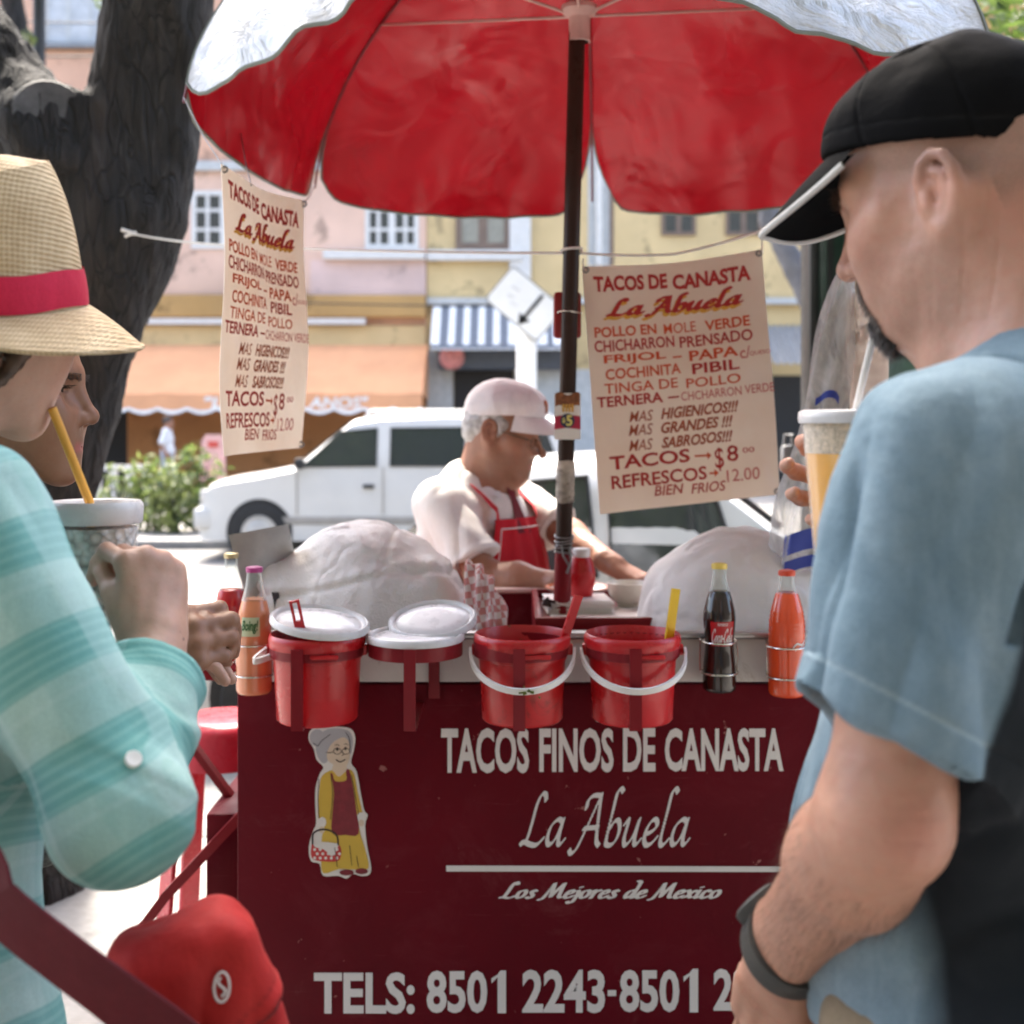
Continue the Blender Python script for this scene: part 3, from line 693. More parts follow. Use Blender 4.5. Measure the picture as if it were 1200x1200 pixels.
# ---------------------------------------------------------------- vehicles
def paint_mat(name, col): 
    t = NT(name); v = t.coords(); n = t.noise(v, 3, 5); t.set(Base_Color=t.ramp(n, [(.3, tuple(x*.93 for x in col)), (.7, col)]), Roughness=.28); t.b.inputs['Coat Weight'].default_value = .6; t.b.inputs['Coat Roughness'].default_value = .08
    return t.m
M_CARW = paint_mat('white_car_paint', (.62,.62,.60)); M_GLASS = mat('dark_car_glass', (.035,.04,.04), .05, var=.05, spec=.9); M_RUB = mat('tyre_rubber', (.025,.025,.025), .8); M_RIM = mat('wheel_cover', (.55,.55,.54), .35, metal=.4)
M_TRIM = mat('grey_lower_trim', (.33,.31,.28), .6); M_CHROME = mat('bright_metal', (.6,.6,.6), .25, metal=1); M_LAMP = mat('lamp_lens', (.6,.58,.55), .1); M_AMBER = mat('amber_lens', (.6,.2,.03), .2); M_TAIL = mat('red_lens', (.35,.02,.02), .2)
def vehicle(name, label, cat, x0, y0, zr, roof, belt, half, bottom, inset, wins, wheels, wr, sill=None):
    """side profile 'roof' [(x,z)...] from the nose; x from x0, near side at y0, z above road zr"""
    yc = y0+half; t = thing(name, label, cat, (x0+roof[-1][0]/2, yc, zr))
    xs = [p[0] for p in roof]; zs = [p[1] for p in roof]; zmax = max(zs)
    X = sorted(set(list(np.linspace(xs[0], xs[-1], 46))+xs)); L_ = xs[-1]
    def sidey(z): 
        tt = max(0, (z-belt)/(zmax-belt)); return half-inset*tt**1.15-.03*max(0, (belt*.55-z)/belt)**1
    rings = []
    for x in X:
        zt = float(np.interp(x, xs, zs)); e = min(1, min(x, L_-x)/.35+.25); pull = (1-min(1, min(x, L_-x)/.3)**.5)*.14
        zl = [bottom, bottom+.12, (bottom+belt)/2]
        zb_ = min(belt, zt-.07); zl += [zb_]+[zb_+(zt-.05-zb_)*q for q in (.35,.7,1.0)]
        pts = [(sidey(z)-pull, z) for z in zl]; h_ = pts[-1][0]; pts += [(h_-.07, zt-.008), (h_*.5, zt+.015), (0, zt+.022)]
        ring = [(x0+x, yc-y, zr+z) for y, z in pts]+[(x0+x, yc+y, zr+z) for y, z in pts[-2::-1]]
        rings.append(ring)
    n = len(rings[0]); b = MB(); fs = [[i*n+k, i*n+k+1, (i+1)*n+k+1, (i+1)*n+k] for i in range(len(X)-1) for k in range(n-1)]
    fs += [[i*n+n-1, i*n, (i+1)*n, (i+1)*n+n-1] for i in range(len(X)-1)]+[list(range(n)), list(range((len(X)-1)*n, len(X)*n))[::-1]]
    b.add([p for r_ in rings for p in r_], fs); body = b.build('body', M_CARW, t, sharp=40)
    for wn in wins:
        for s_ in (-1, 1):
            b = MB(); o = [(x0+x, yc+s_*(sidey(z)+.006), zr+z) for x, z in wn]; q = [(x0+x, yc+s_*(sidey(z)-.03), zr+z) for x, z in wn]; k = len(wn)
            b.add(o+q, [list(range(k))]+[[i, (i+1) % k, k+(i+1) % k, k+i] for i in range(k)]); gl = b.build('window', M_GLASS, t, smooth=False)
            b = MB(); b.tube([Vector(p)+Vector((0,s_*.002,0)) for p in o], .012, 5, closed=True); b.build('seal', M_RUB, gl)
    for wx in wheels:
        for s_ in (-1, 1):
            y = yc+s_*(half-.02); Mx = Matrix.Rotation(R(90)*(1 if s_ < 0 else -1), 3, 'X')
            b = MB(); b.lathe([(wr*1.17,-.1),(wr*1.17,.024),(wr*.2,.024)], 36, c=(x0+wx,y,zr+wr+.02), M=Mx); b.build('wheel_arch', M_RUB, t)
            wo = link(bpy.data.objects.new('wheel', None), t); wo.location = Vector((x0+wx,y,zr+wr))-t.location
            b = MB(); b.lathe([(wr*.62,-.16),(wr*.96,-.15),(wr,-.1),(wr,.02),(wr*.95,.045),(wr*.7,.05),(wr*.62,.03)], 36, c=(x0+wx,y,zr+wr), M=Mx); b.build('tyre', M_RUB, wo)
            b = MB(); b.lathe([(wr*.66,.03),(wr*.62,.048),(wr*.56,.04),(wr*.5,.03),(wr*.3,.052),(wr*.12,.06),(0,.06)], 36, c=(x0+wx,y,zr+wr), M=Mx); b.build('rim', M_RIM, wo)
    return t, sidey, yc
S14 = 14/FPX
vx = lambda px: (px-230)*S14
vz = lambda py: CAMZ-(py-500)*S14+.1
VX0 = at(230,0,14).x
van, vsy, vyc = vehicle('van', 'white minivan with roof rails parked across the road', 'van', VX0, 14, -.1,
    [(0,vz(600)),(.05,vz(580)),(vx(245),vz(567)),(vx(262),vz(562)),(vx(300),vz(556)),(vx(345),vz(547)),(vx(380),vz(518)),(vx(412),vz(492)),(vx(440),vz(487)),(vx(520),vz(484)),(vx(600),vz(485)),(vx(655),vz(490)),(vx(672),vz(520)),(vx(684),vz(560)),(vx(686),vz(600))],
    vz(549), .9, .24, .17,
    [[(vx(354),vz(547)),(vx(397),vz(506)),(vx(441),vz(502)),(vx(441),vz(546))], [(vx(457),vz(546)),(vx(457),vz(502)),(vx(545),vz(501)),(vx(543),vz(546))], [(vx(560),vz(546)),(vx(561),vz(502)),(vx(640),vz(504)),(vx(655),vz(546))]],
    [vx(304), vx(588)], .33)
for s_ in (-1,1):
    y = vyc+s_*.62; b = MB(); b.tube([(VX0+vx(425),y,vz(489)-.1),(VX0+vx(432),y,vz(481)-.1),(VX0+vx(640),y,vz(482)-.1),(VX0+vx(648),y,vz(490)-.1)], .022, 8); b.build('roof_rail', M_WTRIM, van)
b = MB(); b.box((VX0+vx(440), 14.01, vz(610)-.1), (vx(560)-vx(330), .03, .10), bev=.01); b.build('lower_trim', M_TRIM, van)
b = MB(); b.box((VX0+.06, vyc, vz(608)-.1), (.22, 1.74, .24), bev=.04); b.build('bumper', M_CARW, van)
b = MB(); b.box((VX0+4.5, vyc, vz(608)-.1), (.2, 1.74, .24), bev=.04); b.build('bumper', M_CARW, van)
for s_ in (-1,1):
    b = MB(); b.box((VX0+.10, vyc+s_*.66, vz(582)-.1), (.16, .34, .15), bev=.02); b.build('headlight', M_LAMP, van)
    b = MB(); b.box((VX0+vx(352), vyc+s_*.96, vz(543)-.1), (.1, .2, .13), bev=.03); b.build('wing_mirror', M_RUB, van)
b = MB(); b.box((VX0+vx(432), 13.985, vz(570)-.1), (.13, .03, .045), bev=.008); b.build('door_handle', M_RUB, van)
b = MB(); b.box((VX0+vx(449), 13.995, vz(575)-.1), (.012, .012, .55)); b.box((VX0+vx(348), 13.995, vz(578)-.1), (.012, .012, .5)); b.build('door_gap', M_TRIM, van, smooth=False)
CD = 5.6; S56 = CD/FPX; cxx = lambda px: (px-150)*S56; cz = lambda py: CAMZ-(py-500)*S56+.1; CX0 = at(150,0,CD).x
car, csy, cyc = vehicle('parked_car', 'white car parked close behind the vendor', 'car', CX0, CD, -.1,
    [(0,.52),(.05,.66),(.2,.73),(.6,.80),(cxx(400),.86),(cxx(440),.90),(cxx(500),1.12),(cxx(560),1.34),(cxx(620),1.41),(cxx(720),1.43),(cxx(800),1.40),(cxx(860),1.28),(cxx(930),1.06),(cxx(975),.96),(cxx(1040),.93),(cxx(1110),.90),(cxx(1130),.7),(cxx(1135),.5)],
    .86, .82, .2, .2,
    [[(cxx(520),.88),(cxx(575),1.30),(cxx(690),1.34),(cxx(700),.88)], [(cxx(716),.88),(cxx(716),1.34),(cxx(800),1.31),(cxx(845),1.22),(cxx(868),.88)]],
    [.72, cxx(960)], .29)
# windscreen and rear window follow the slope
def slope_glass(parent, x0, z0, x1, z1, hw0, hw1, yc, zr, out):
    n = Vector((-(z1-z0), 0, x1-x0)).normalized()
    if n.z < 0: n = -n
    b = MB(); P = [Vector((x0, yc-hw0, zr+z0)), Vector((x0, yc+hw0, zr+z0)), Vector((x1, yc+hw1, zr+z1)), Vector((x1, yc-hw1, zr+z1))]
    b.add([p+n*out for p in P]+[p-n*.02 for p in P], [[0,1,2,3],[0,1,5,4],[1,2,6,5],[2,3,7,6],[3,0,4,7]]); return b.build('windscreen', M_GLASS, parent, smooth=False)
slope_glass(car, CX0+cxx(452), .955, CX0+cxx(556), 1.325, .70, .60, cyc, -.1, .03)
slope_glass(car, CX0+cxx(868), 1.255, CX0+cxx(922), 1.085, .56, .66, cyc, -.1, .03)
slope_glass(van, VX0+vx(352), vz(541), VX0+vx(408), vz(496), .72, .64, vyc, -.1, .03)
for s_ in (-1,1):
    b = MB(); b.box((CX0+.12, cyc+s_*.55, .53), (.2,.34,.13), bev=.03); b.build('headlight', M_LAMP, car)
    b = MB(); b.box((CX0+cxx(1128), cyc+s_*.6, .62), (.12,.25,.2), bev=.02); b.build('tail_light', M_TAIL, car)
    b = MB(); b.box((CX0+cxx(515), cyc+s_*.9, .83), (.1,.18,.12), bev=.03); b.build('wing_mirror', M_CARW, car)
b = MB(); b.box((CX0+.03, cyc, .36), (.2,1.6,.2), bev=.05); b.build('bumper', M_CARW, car)
b = MB(); b.box((CX0+cxx(1130), cyc, .36), (.2,1.6,.2), bev=.05); b.build('bumper', M_CARW, car)
# ---- dark green kerbside column on the right, unseen kiosk body added to block light
gc = thing('kiosk', 'ribbed dark green column with an unseen kiosk body added to block light, behind the right menu banner', 'kiosk', (at(975,0,4.35).x,4.35,0)); gx = at(975,0,4.35).x
M_GREEN = mat('dark_green_enamel', (.012,.035,.022), .35, var=.2, wear=((.02,.02,.02), .35, 8)); M_GBLK = mat('black_enamel', (.012,.013,.012), .4)
b = MB(); b.box((gx,4.35,1.6), (.13,.16,3.2), bev=.01); b.build('post', M_GREEN, gc)
b = MB(); b.box((gx-.085,4.33,1.6), (.036,.14,3.18), bev=.006); b.box((gx+.035,4.262,1.6), (.03,.012,3.16)); b.box((gx-.03,4.263,1.6), (.02,.012,3.16)); b.build('rib', M_GBLK, gc)
b = MB(); b.box((gx+1.12,3.86,1.18), (2.0,1.0,2.36), bev=.02); b.build('blocker_body', M_GREEN, gc)
b = MB(); b.box((gx+1.12,3.86,2.40), (2.2,1.2,.08), bev=.02); b.build('blocker_roof', M_GBLK, gc)
b = MB(); b.box((gx+1.12,3.35,1.4), (1.5,.02,.9), bev=.004); b.build('blocker_shutter', M_STEEL, gc)
b = MB(); b.box((gx,4.35,.15), (.3,.3,.3), bev=.03); b.build('base', M_GREEN, gc)
lb = at(924,538,4.2); b = MB(); b.box(lb, (.05,.05,.1), bev=.012); b.tube([lb+Vector((-.015,0,.045)), lb+Vector((-.012,0,.085)), lb+Vector((.012,0,.085)), lb+Vector((.015,0,.045))], .007, 8); b.tube([lb+Vector((0,.02,.0)), (gx-.06,4.3,lb.z+.05)], .01, 6); b.build('lock_box', M_STEEL, gc)
# ================================================================ the stall
def worn(name, col, rough=.4, chip=None, amt=.3, ws=7, coat=.02, bump=.12, smudge=.5, stain=None, scr=None):
    """enamel paint: slow tone drift, rubbed dull patches, small chips"""
    t = NT(name); v = t.coords(); n = t.noise(v, 2.6, 6, .6); c = t.ramp(n, [(.3, tuple(x*.82 for x in col)), (.7, tuple(min(1, x*1.12) for x in col))])
    sm = t.noise(v, 5.5, 8, .7, .8); c = t.mix(t.ramp(sm, [(.52, 0), (.75, smudge)]), c, tuple(min(1, x*1.25+.02) for x in col))
    if stain: c = t.mix(t.ramp(t.noise(v, 9, 8, .75, 1.2), [(.60, 0), (.68, .7)]), c, stain)
    if scr: c = t.mix(t.ramp(t.noise(t.coords('Object',(3,3,70),(0,R(28),0)), 3, 4, .7), [(.67,0),(.70,.35)]), c, scr); c = t.mix(t.ramp(t.noise(t.coords('Object',(60,3,2.2)), 2, 5, .7), [(.64,0),(.72,.28)]), c, tuple(x*.35 for x in col)); c = t.mix(t.ramp(t.noise(v, 3.3, 9, .75, .6), [(.60,0),(.70,.5)]), c, scr)
    if chip: c = t.mix(t.ramp(t.noise(v, ws*6, 4, .6), [(1-amt, 0), (1-amt+.02, 1)]), c, chip)
    t.set(Base_Color=c, Roughness=t.ramp(sm, [(.35, max(.05, rough-.1)), (.7, min(1, rough+.2))]), Normal=t.bump(t.noise(v, 90, 5), bump, .002)); t.b.inputs['Coat Weight'].default_value = coat; t.b.inputs['Coat Roughness'].default_value = .25; t.b.inputs['Specular IOR Level'].default_value = .12
    return t.m
M_CRED = worn('dark_red_enamel', (.112,.0018,.008), .5, (.30,.12,.11), .30, 5, .02, .25, .5, None, (.17,.035,.04))
M_CRED2 = worn('red_bracket_enamel', (.20,.010,.016), .35, (.35,.2,.18), .26, 7, .2)
M_CWHT = worn('grey_white_enamel', (.62,.59,.56), .35, (.25,.2,.18), .27, 6, .2, .1, .3, (.42,.36,.32))
M_VINYL = mat('white_vinyl_lettering', (.72,.70,.69), .4, var=.06, vscale=5)
M_ALU = mat('worn_aluminium', (.42,.41,.40), .38, metal=.8, var=.2, vscale=10, bump=.2, bscale=40)
FY = 2.29
def fp(px, py, lift=0): v = at(px, py, FY); return Vector((v.x, FY-lift, v.z))
cart = thing('food_cart', 'dark red taco cart with white lettering and a white top strip', 'food cart', (.1, 2.67, 0))
XL, XR, YB = at(278,0,FY).x, .76, 3.06; ZT = fp(0,748).z; ZS = fp(0,800).z
b = MB(); b.box(((XL+XR)/2, FY+.0125, (ZS+.2)/2-.001), (XR-XL, .025, ZS-.2-.004), bev=.003); b.build('front_panel', M_CRED, cart)
b = MB(); b.box(((XL+XR)/2, FY+.013, (ZS+ZT)/2), (XR-XL-.002, .024, ZT-ZS-.002), bev=.002); b.build('top_strip', M_CWHT, cart)
b = MB(); b.box(((XL+XR)/2, FY+.012, ZT+.006), (XR-XL+.004, .034, .011), bev=.003); b.build('metal_trim', M_ALU, cart)
for X in (XL+.0125, XR-.0125): b = MB(); b.box((X, (FY+.028+YB-.028)/2, .63), (.025, YB-FY-.058, .86), bev=.002); b.build('side_panel', M_CRED, cart)
b = MB(); b.box(((XL+XR)/2, YB-.0125, .63), (XR-XL, .025, .86), bev=.003); b.build('back_panel', M_CRED, cart)
b = MB(); b.box(((XL+XR)/2, (FY+YB)/2, .93), (XR-XL-.06, YB-FY-.06, .02)); b.build('shelf', M_CRED2, cart, smooth=False)
b = MB(); b.box(((XL+XR)/2, YB-.02, 1.064), (XR-XL, .035, .012), bev=.004); b.build('rim', mat('pale_worn_rim', (.5,.36,.33), .4, var=.2), cart)
for X in (XL+.1, XR-.1):
    for Y in (FY+.1, YB-.1):
        wo = link(bpy.data.objects.new('wheel', None), cart); wo.location = Vector((X, Y, .1))-cart.location
        Mx = Matrix.Rotation(R(90), 3, 'Y'); b = MB(); b.lathe([(.05,-.02),(.09,-.02),(.1,-.012),(.1,.012),(.09,.02),(.05,.02)], 28, c=(X,Y,.1), M=Mx); b.build('tyre', M_RUB, wo)
        b = MB(); b.lathe([(0,-.022),(.05,-.022),(.052,.0),(.05,.022),(0,.022)], 20, c=(X,Y,.1), M=Mx); b.tube([(X,Y,.1),(X,Y,.205)], .015, 8); b.build('rim', M_STEEL, wo)
b = MB(); b.box((XL-.062, 2.74, .36), (.12, .42, .60), bev=.006); b.build('storage_box', M_CRED, cart)
# small side ledge and its braces on the left
b = MB(); b.box((XL-.09, 2.62, ZS-.002), (.175, .5, .024), bev=.004); b.build('side_ledge', M_CRED2, cart)
b = MB(); b.strip([at(222,868,2.66), at(281,948,2.66)], (0,1,0), .03, .014); b.build('brace', M_CRED2, cart, smooth=False)
b = MB(); b.strip([at(283,955,2.5), at(196,1048,2.5), at(150,1110,2.5)], (0,1,0), .03, .02); b.build('brace', M_CRED2, cart, smooth=False)
L = Letters(lambda x, z, li: (x, FY-.0006-li, z))
def ltxt(t, x0, x1, y0, y1, **k): a, c = at(x0,y1,FY), at(x1,y0,FY); L.text(t, a.x, a.z, c.x, c.z, 0, lift=.0006, **k)
ltxt('TACOS', 517, 620, 853, 906, bold=.03); ltxt('FINOS', 632, 719, 853, 905, bold=.03); ltxt('DE', 730, 768, 853, 904, bold=.03); ltxt('CANASTA', 779, 918, 853, 904, bold=.03)
ltxt('TELS:', 368, 486, 1139, 1188, bold=.03); ltxt('850', 500, 571, 1137, 1187, bold=.03); ltxt('2243', 612, 709, 1136, 1187, bold=.03); ltxt('-', 712, 722, 1160, 1167, bold=.03); ltxt('850', 726, 796, 1136, 1186, bold=.03)
for x0, x1, y0, y1 in ((576, 593, 1137, 1187), (801, 818, 1135, 1186)):
    a, c = at(x0,y1,FY), at(x1,y0,FY); L.mb.add([L.fn(a.x+(c.x-a.x)*u, a.z+(c.z-a.z)*v, .0006) for u, v in ((0,.70),(.42,.84),(.42,0),(1,0),(1,1),(.62,1),(.40,.90),(0,.82))], [[0,1,6,7],[1,2,3,4,5,6]])
ltxt('22', 836, 882, 1135, 1184, bold=.03)
a, c = at(608,1003,FY), at(809,921,FY); L.script('La Abuela', a.x, a.z, c.x, c.z, lift=.0006, nib=.045, th=.016, ang=42, shear=.24)
a, c = at(584,1059,FY), at(846,1031,FY); L.script('Los Mejores de Mexico', a.x, a.z, c.x, c.z, lift=.0006, nib=.07, th=.03, ang=20, shear=.35, res=.02)
a, c = at(523,1021,FY), at(925,1014,FY); L.mb.add([L.fn(a.x,a.z,.0006), L.fn(c.x,a.z-.001,.0006), L.fn(c.x,c.z-.002,.0006), L.fn(a.x,c.z,.0006)], [[0,1,2,3]])
L.build('lettering', M_VINYL, cart)
# sticker of an old lady with a basket
stk = MB(); SM = [mat('sticker_white', (.72,.70,.67), .35, var=.04), mat('sticker_grey', (.42,.43,.46), .35, var=.04), mat('sticker_skin', (.66,.55,.42), .35, var=.04), mat('sticker_yellow', (.62,.42,.06), .35, var=.08), mat('sticker_maroon', (.20,.02,.03), .35, var=.2, vscale=60), mat('sticker_ink', (.03,.02,.02), .4), mat('sticker_red', (.55,.05,.05), .35)]
def sp_(poly, m, lv): 
    P = spline(poly+[poly[0]], 3)[:-1] if len(poly) > 4 else np.array(poly)
    V = [fp(330+x/4, 830+y/4, .0012+.00035*lv) for x, y in P]; stk.add(V, [list(f) for f in tessellate_polygon([[Vector((x, -y, 0)) for x, y in P]])], m)
def so_(x, y, rx, ry, m, lv): sp_([(x+rx*math.cos(a*math.pi/5), y+ry*math.sin(a*math.pi/5)) for a in range(10)], m, lv)
def sl_(pts, w_, m, lv):
    P = spline(pts, 5); V = []; 
    for i in range(len(P)):
        d = P[min(i+1, len(P)-1)]-P[max(i-1, 0)]; d = d/np.hypot(*d); n = np.array([-d[1], d[0]])*w_/2; V += [fp(330+(P[i]+n)[0]/4, 830+(P[i]+n)[1]/4, .0012+.00035*lv), fp(330+(P[i]-n)[0]/4, 830+(P[i]-n)[1]/4, .0012+.00035*lv)]
    stk.add(V, [[2*i, 2*i+1, 2*i+3, 2*i+2] for i in range(len(P)-1)], m)
sp_([(150,90),(200,84),(260,85),(325,95),(346,140),(338,200),(326,255),(352,295),(372,400),(388,478),(404,500),(392,550),(402,650),(420,740),(412,778),(375,786),(335,776),(305,798),(265,784),(195,784),(178,728),(138,715),(128,650),(146,578),(162,540),(158,450),(160,370),(180,305),(196,275),(164,240),(152,190),(128,150),(130,112)], 0, 0)
so_(168,138,36,40,1,1); sp_([(160,190),(172,130),(220,96),(290,96),(328,120),(334,175),(322,215),(306,160),(262,145),(232,172),(214,205),(216,246),(192,256),(170,225)], 1, 1.5)
sp_([(214,205),(230,172),(262,145),(292,135),(314,152),(320,200),(316,245),(298,274),(265,272),(232,255),(214,235)], 2, 2)
sp_([(244,262),(272,274),(302,268),(304,296),(272,322),(238,292)], 2, 1.8)
sp_([(205,302),(238,290),(270,320),(312,286),(340,306),(358,395),(378,488),(358,500),(368,580),(392,660),(408,748),(340,754),(270,752),(196,772),(186,700),(190,600),(206,522),(174,516),(174,420),(184,330)], 3, 2)
sp_([(228,302),(240,306),(252,340),(304,336),(302,294),(318,288),(336,372),(350,470),(362,586),(300,592),(238,584),(240,480),(246,400),(240,345)], 4, 3)
so_(192,532,18,24,0,3); so_(374,508,20,22,0,3); so_(190,568,14,16,2,3.2); so_(374,536,13,16,2,3.2)
sp_([(142,636),(205,630),(272,640),(278,694),(258,716),(205,716),(152,708),(138,680)], 6, 3.2)
for k in range(5):
    for j in range(3): so_(156+k*26+(j % 2)*12, 660+j*20, 7, 7, 0, 3.6)
sp_([(148,632),(190,624),(262,632),(266,644),(238,692),(200,660),(160,650)], 0, 4)
sl_([(146,636),(150,585),(190,566),(235,574),(262,600),(266,640)], 8, 5, 4.2)
so_(306,768,34,14,4,3); so_(376,762,30,14,4,3)
so_(262,190,6,8,5,4); so_(300,187,6,8,5,4)
for cx in (262,302): sl_([(cx+18*math.cos(a*.7), 200+14*math.sin(a*.7)) for a in range(10)], 3, 5, 4.3)
sl_([(210,205),(228,207),(244,203)], 3, 5, 4.3); sl_([(255,238),(275,250),(300,238)], 5, 5, 4.3); sl_([(285,200),(292,215),(282,220)], 3, 5, 4.3); sl_([(250,172),(262,168),(272,174)], 3, 5, 4.2); sl_([(294,168),(304,165),(312,170)], 3, 5, 4.2)
for q in ([(232,312),(240,400),(230,520)], [(328,310),(345,400),(362,494)], [(250,650),(262,740)], [(320,640),(330,735)], [(352,690),(362,742)], [(175,330),(172,420),(176,512)], [(150,160),(170,175),(190,150),(230,120)], [(300,110),(318,140),(322,190)]): sl_(q, 3, 5, 4.4)
stk.build('grandmother_sticker', SM, cart, smooth=False, fix=False)

# ---- bucket brackets, buckets, lids, ladles
M_BRED = mat('red_bucket_plastic', (.50,.012,.016), .3, var=.2, vscale=5, sss=.0, coat=.1); M_WPL = mat('white_plastic', (.78,.77,.75), .35, var=.04, bump=.08, bscale=60)
def dirty_red():
    t = NT('smeared_red_bucket_plastic'); v = t.coords(); n = t.noise(v, 4, 5); c = t.ramp(n, [(.3, (.40,.009,.013)), (.7, (.56,.02,.02))])
    c = t.mix(t.ramp(t.noise(v, 16, 8, .7, .6), [(.56, 0), (.64, .55)]), c, (.12,.02,.012)); c = t.mix(t.ramp(t.noise(v, 45, 4, .6, .5), [(.66, 0), (.69, .8)]), c, (.10,.07,.02))
    t.set(Base_Color=c, Roughness=t.ramp(n, [(.3,.2),(.7,.42)]), Normal=t.bump(t.noise(v, 70, 4), .1, .002)); return t.m
M_BREDD = dirty_red()
M_LID = mat('translucent_lid_plastic', (.64,.62,.61), .3, var=.03, vscale=20, bump=.1, bscale=30); M_YPL = mat('yellow_plastic', (.80,.52,.02), .35, var=.06); M_SALSA = mat('salsa', (.10,.02,.008), .25, var=.6, vscale=40, bump=.6, bscale=50, bdist=.006); M_HERB = mat('green_salsa_drip', (.10,.13,.02), .4, var=.4, vscale=80)
BD = 2.182
def arc(c, r, z, a0, a1, n=40): return [Vector((c[0]+r*math.cos(R(a0+(a1-a0)*k/n)), c[1]+r*math.sin(R(a0+(a1-a0)*k/n)), z)) for k in range(n+1)]
def bracket(px, label, zr, ox=0):
    x = at(px,0,BD).x; t = thing('bucket_bracket', label, 'bracket', (x, FY, zr), group='flat bar bucket brackets along the cart front'); c = (x, BD)
    b = MB(); b.strip(arc(c, .0835, zr, 0, 360)[:-1], (0,0,1), .026, .005, closed=True); b.build('ring', M_CRED2, t)
    zb = at(0,855,BD-.085).z
    b = MB(); y0 = BD-.0905; xo = x+ox
    b.strip([(xo,y0,zr+.012),(xo,y0,zb)], (1,0,0), .021, .005); b.strip([(xo,y0+.003,zb),(xo,FY-.001,zb+.002)], (1,0,0), .021, .005); b.build('arm', M_CRED2, t, smooth=False)
    b = MB(); b.strip([(xo+.03,FY-.004,zr+.012),(xo+.03,FY-.004,zb+.012)], (1,0,0), .021, .006); b.build('back_bar', M_CRED2, t, smooth=False)
    b = MB(); b.box((x, (BD+.082+FY)/2, zr), (.05, max(.01, FY-BD-.082), .024)); b.build('tab', M_CRED2, t, smooth=False); return t
def bucket(px, label, zt, seed, dirt=False, handle=(1, -60), tilt=0):
    x = at(px,0,BD).x; H = .158; z0 = zt-H; t = thing('bucket', label, 'bucket', (x, BD, z0), group='red plastic buckets in the brackets'); c = (x, BD, z0)
    prof = [(0,0),(.070,0),(.0735,.004),(.0775,.09),(.0785,.112),(.0815,.113),(.082,.132),(.0865,.134),(.088,.140),(.0885,.150),(.086,.157),(.0835,.158),(.0815,.154),(.0795,.12),(.074,.02),(.07,.006),(0,.005)]
    b = MB(); b.lathe(prof, 72, c); b.build('tub', M_BREDD if dirt else M_BRED, t, sharp=50)
    
    for lc, ls in (((x+.025, BD-.083, z0+.128), (.05,.012,.008)), ((x-.086, BD, z0+.128), (.012,.022,.02)), ((x+.086, BD, z0+.128), (.012,.022,.02))):
        b = MB(); b.box(lc, ls, bev=.003); b.build('lug', M_BREDD if dirt else M_BRED, t)
    b = MB(); sg, sw = handle; rr = np.random.default_rng(seed); pts = []
    for k in range(33):
        a = math.pi*k/32; r_ = .0925; X = -math.cos(a)*(r_+.002); drop = math.sin(a)
        pts.append(Vector((x+X, BD-.008-.098*drop**.8*abs(math.cos(R(sw*0)))-0.0, z0+.128-.055*drop**1.0)))
    if sg == 2: pts = [Vector((x-.088+.002*k, BD-.05*math.sin(math.pi*k/14)-.0, z0+.130-.006*k/14)) + Vector((-.03*math.sin(math.pi*k/14), 0, -.012*math.sin(math.pi*k/14))) for k in range(15)]
    b.strip(pts, (0,-.25,1), .011, .005) ; b.build('handle', M_WPL, t)
    if sg == 1:
        b = MB(); b.lathe([(.0745,.03),(0,.03)], 40, c); b.build('salsa', M_SALSA, t)
    if dirt:
        r2 = np.random.default_rng(3); b = MB(); q = pts[17]
        for k in range(7): 
            o = q+Vector((r2.normal()*.009,-.004,r2.normal()*.003)); b.tube([o, o+Vector((r2.normal()*.006,-.001,r2.normal()*.006))], .0016, 5)
        b.build('green_smear', M_HERB, t)
    return t
zr1 = at(0,768,BD-.08).z
for px, lab in ((372,'bracket carrying the lidded bucket nearest the pink drink'),(487,'empty bracket with two loose white lids lying on it'),(610,'bracket under the smeared bucket with the red ladle'),(741,'bracket under the clean bucket with the yellow ladle')): bracket(px, lab, zr1, -.021 if px == 372 else -.003)
ZB = at(0,741,BD).z
bucket(372, 'red bucket under a tilted white lid, beside the pink drink bottle', ZB, 1, handle=(2,0)); bucket(612, 'smeared red salsa bucket with a red ladle handle', ZB, 2, True); bucket(741, 'clean red salsa bucket with a yellow ladle handle', ZB, 3)
def lid(c, r, n, label):
    t_ = Vector(n).normalized(); Mx = t_.to_track_quat('Z', 'Y').to_matrix(); b = MB(); b.lathe([(0,.0035),(r*.5,.003),(r*.8,.002),(r*.86,-.002),(r*.89,.004),(r*.95,.006),(r,.002),(r,-.006),(r*.97,-.006),(r*.95,.002),(r*.88,.0),(r*.8,-.001),(0,-.0005)], 64, c, M=Mx)
    return tag(b.build('bucket_cover', M_LID, sharp=60), label, 'lid', 'white bucket lids')
lid(at(375,732,BD-.0)+Vector((0,0,.006)), .091, (.14,-.13,1), 'white lid tilted on the red bucket, pierced by a red spoon')
lid(Vector((at(487,0,BD).x, BD, zr1+.020)), .089, (.0,-.02,1), 'lower white lid lying flat in the empty bracket')
lid(at(507,729,2.24)+Vector((0,0,.004)), .083, (-.07,-.28,1), 'upper white lid leaning over the flat one')
def ladle(p0, p1, m, label, wd=.016):
    p0, p1 = Vector(p0), Vector(p1); t = thing('ladle', label, 'ladle', p1, group='plastic ladles in the buckets'); d = p1-p0; b = MB()
    b.strip([p0+d*k/10+Vector((0,0,.004*math.sin(k*.3))) for k in range(11)], (1,.3,0), wd, .006); b.build('handle', m, t)
    b = MB(); b.lathe([(0,-.016),(.016,-.010),(.022,0),(.020,.001),(.014,-.008),(0,-.013)], 20, p1); b.build('bowl', m, t); return t
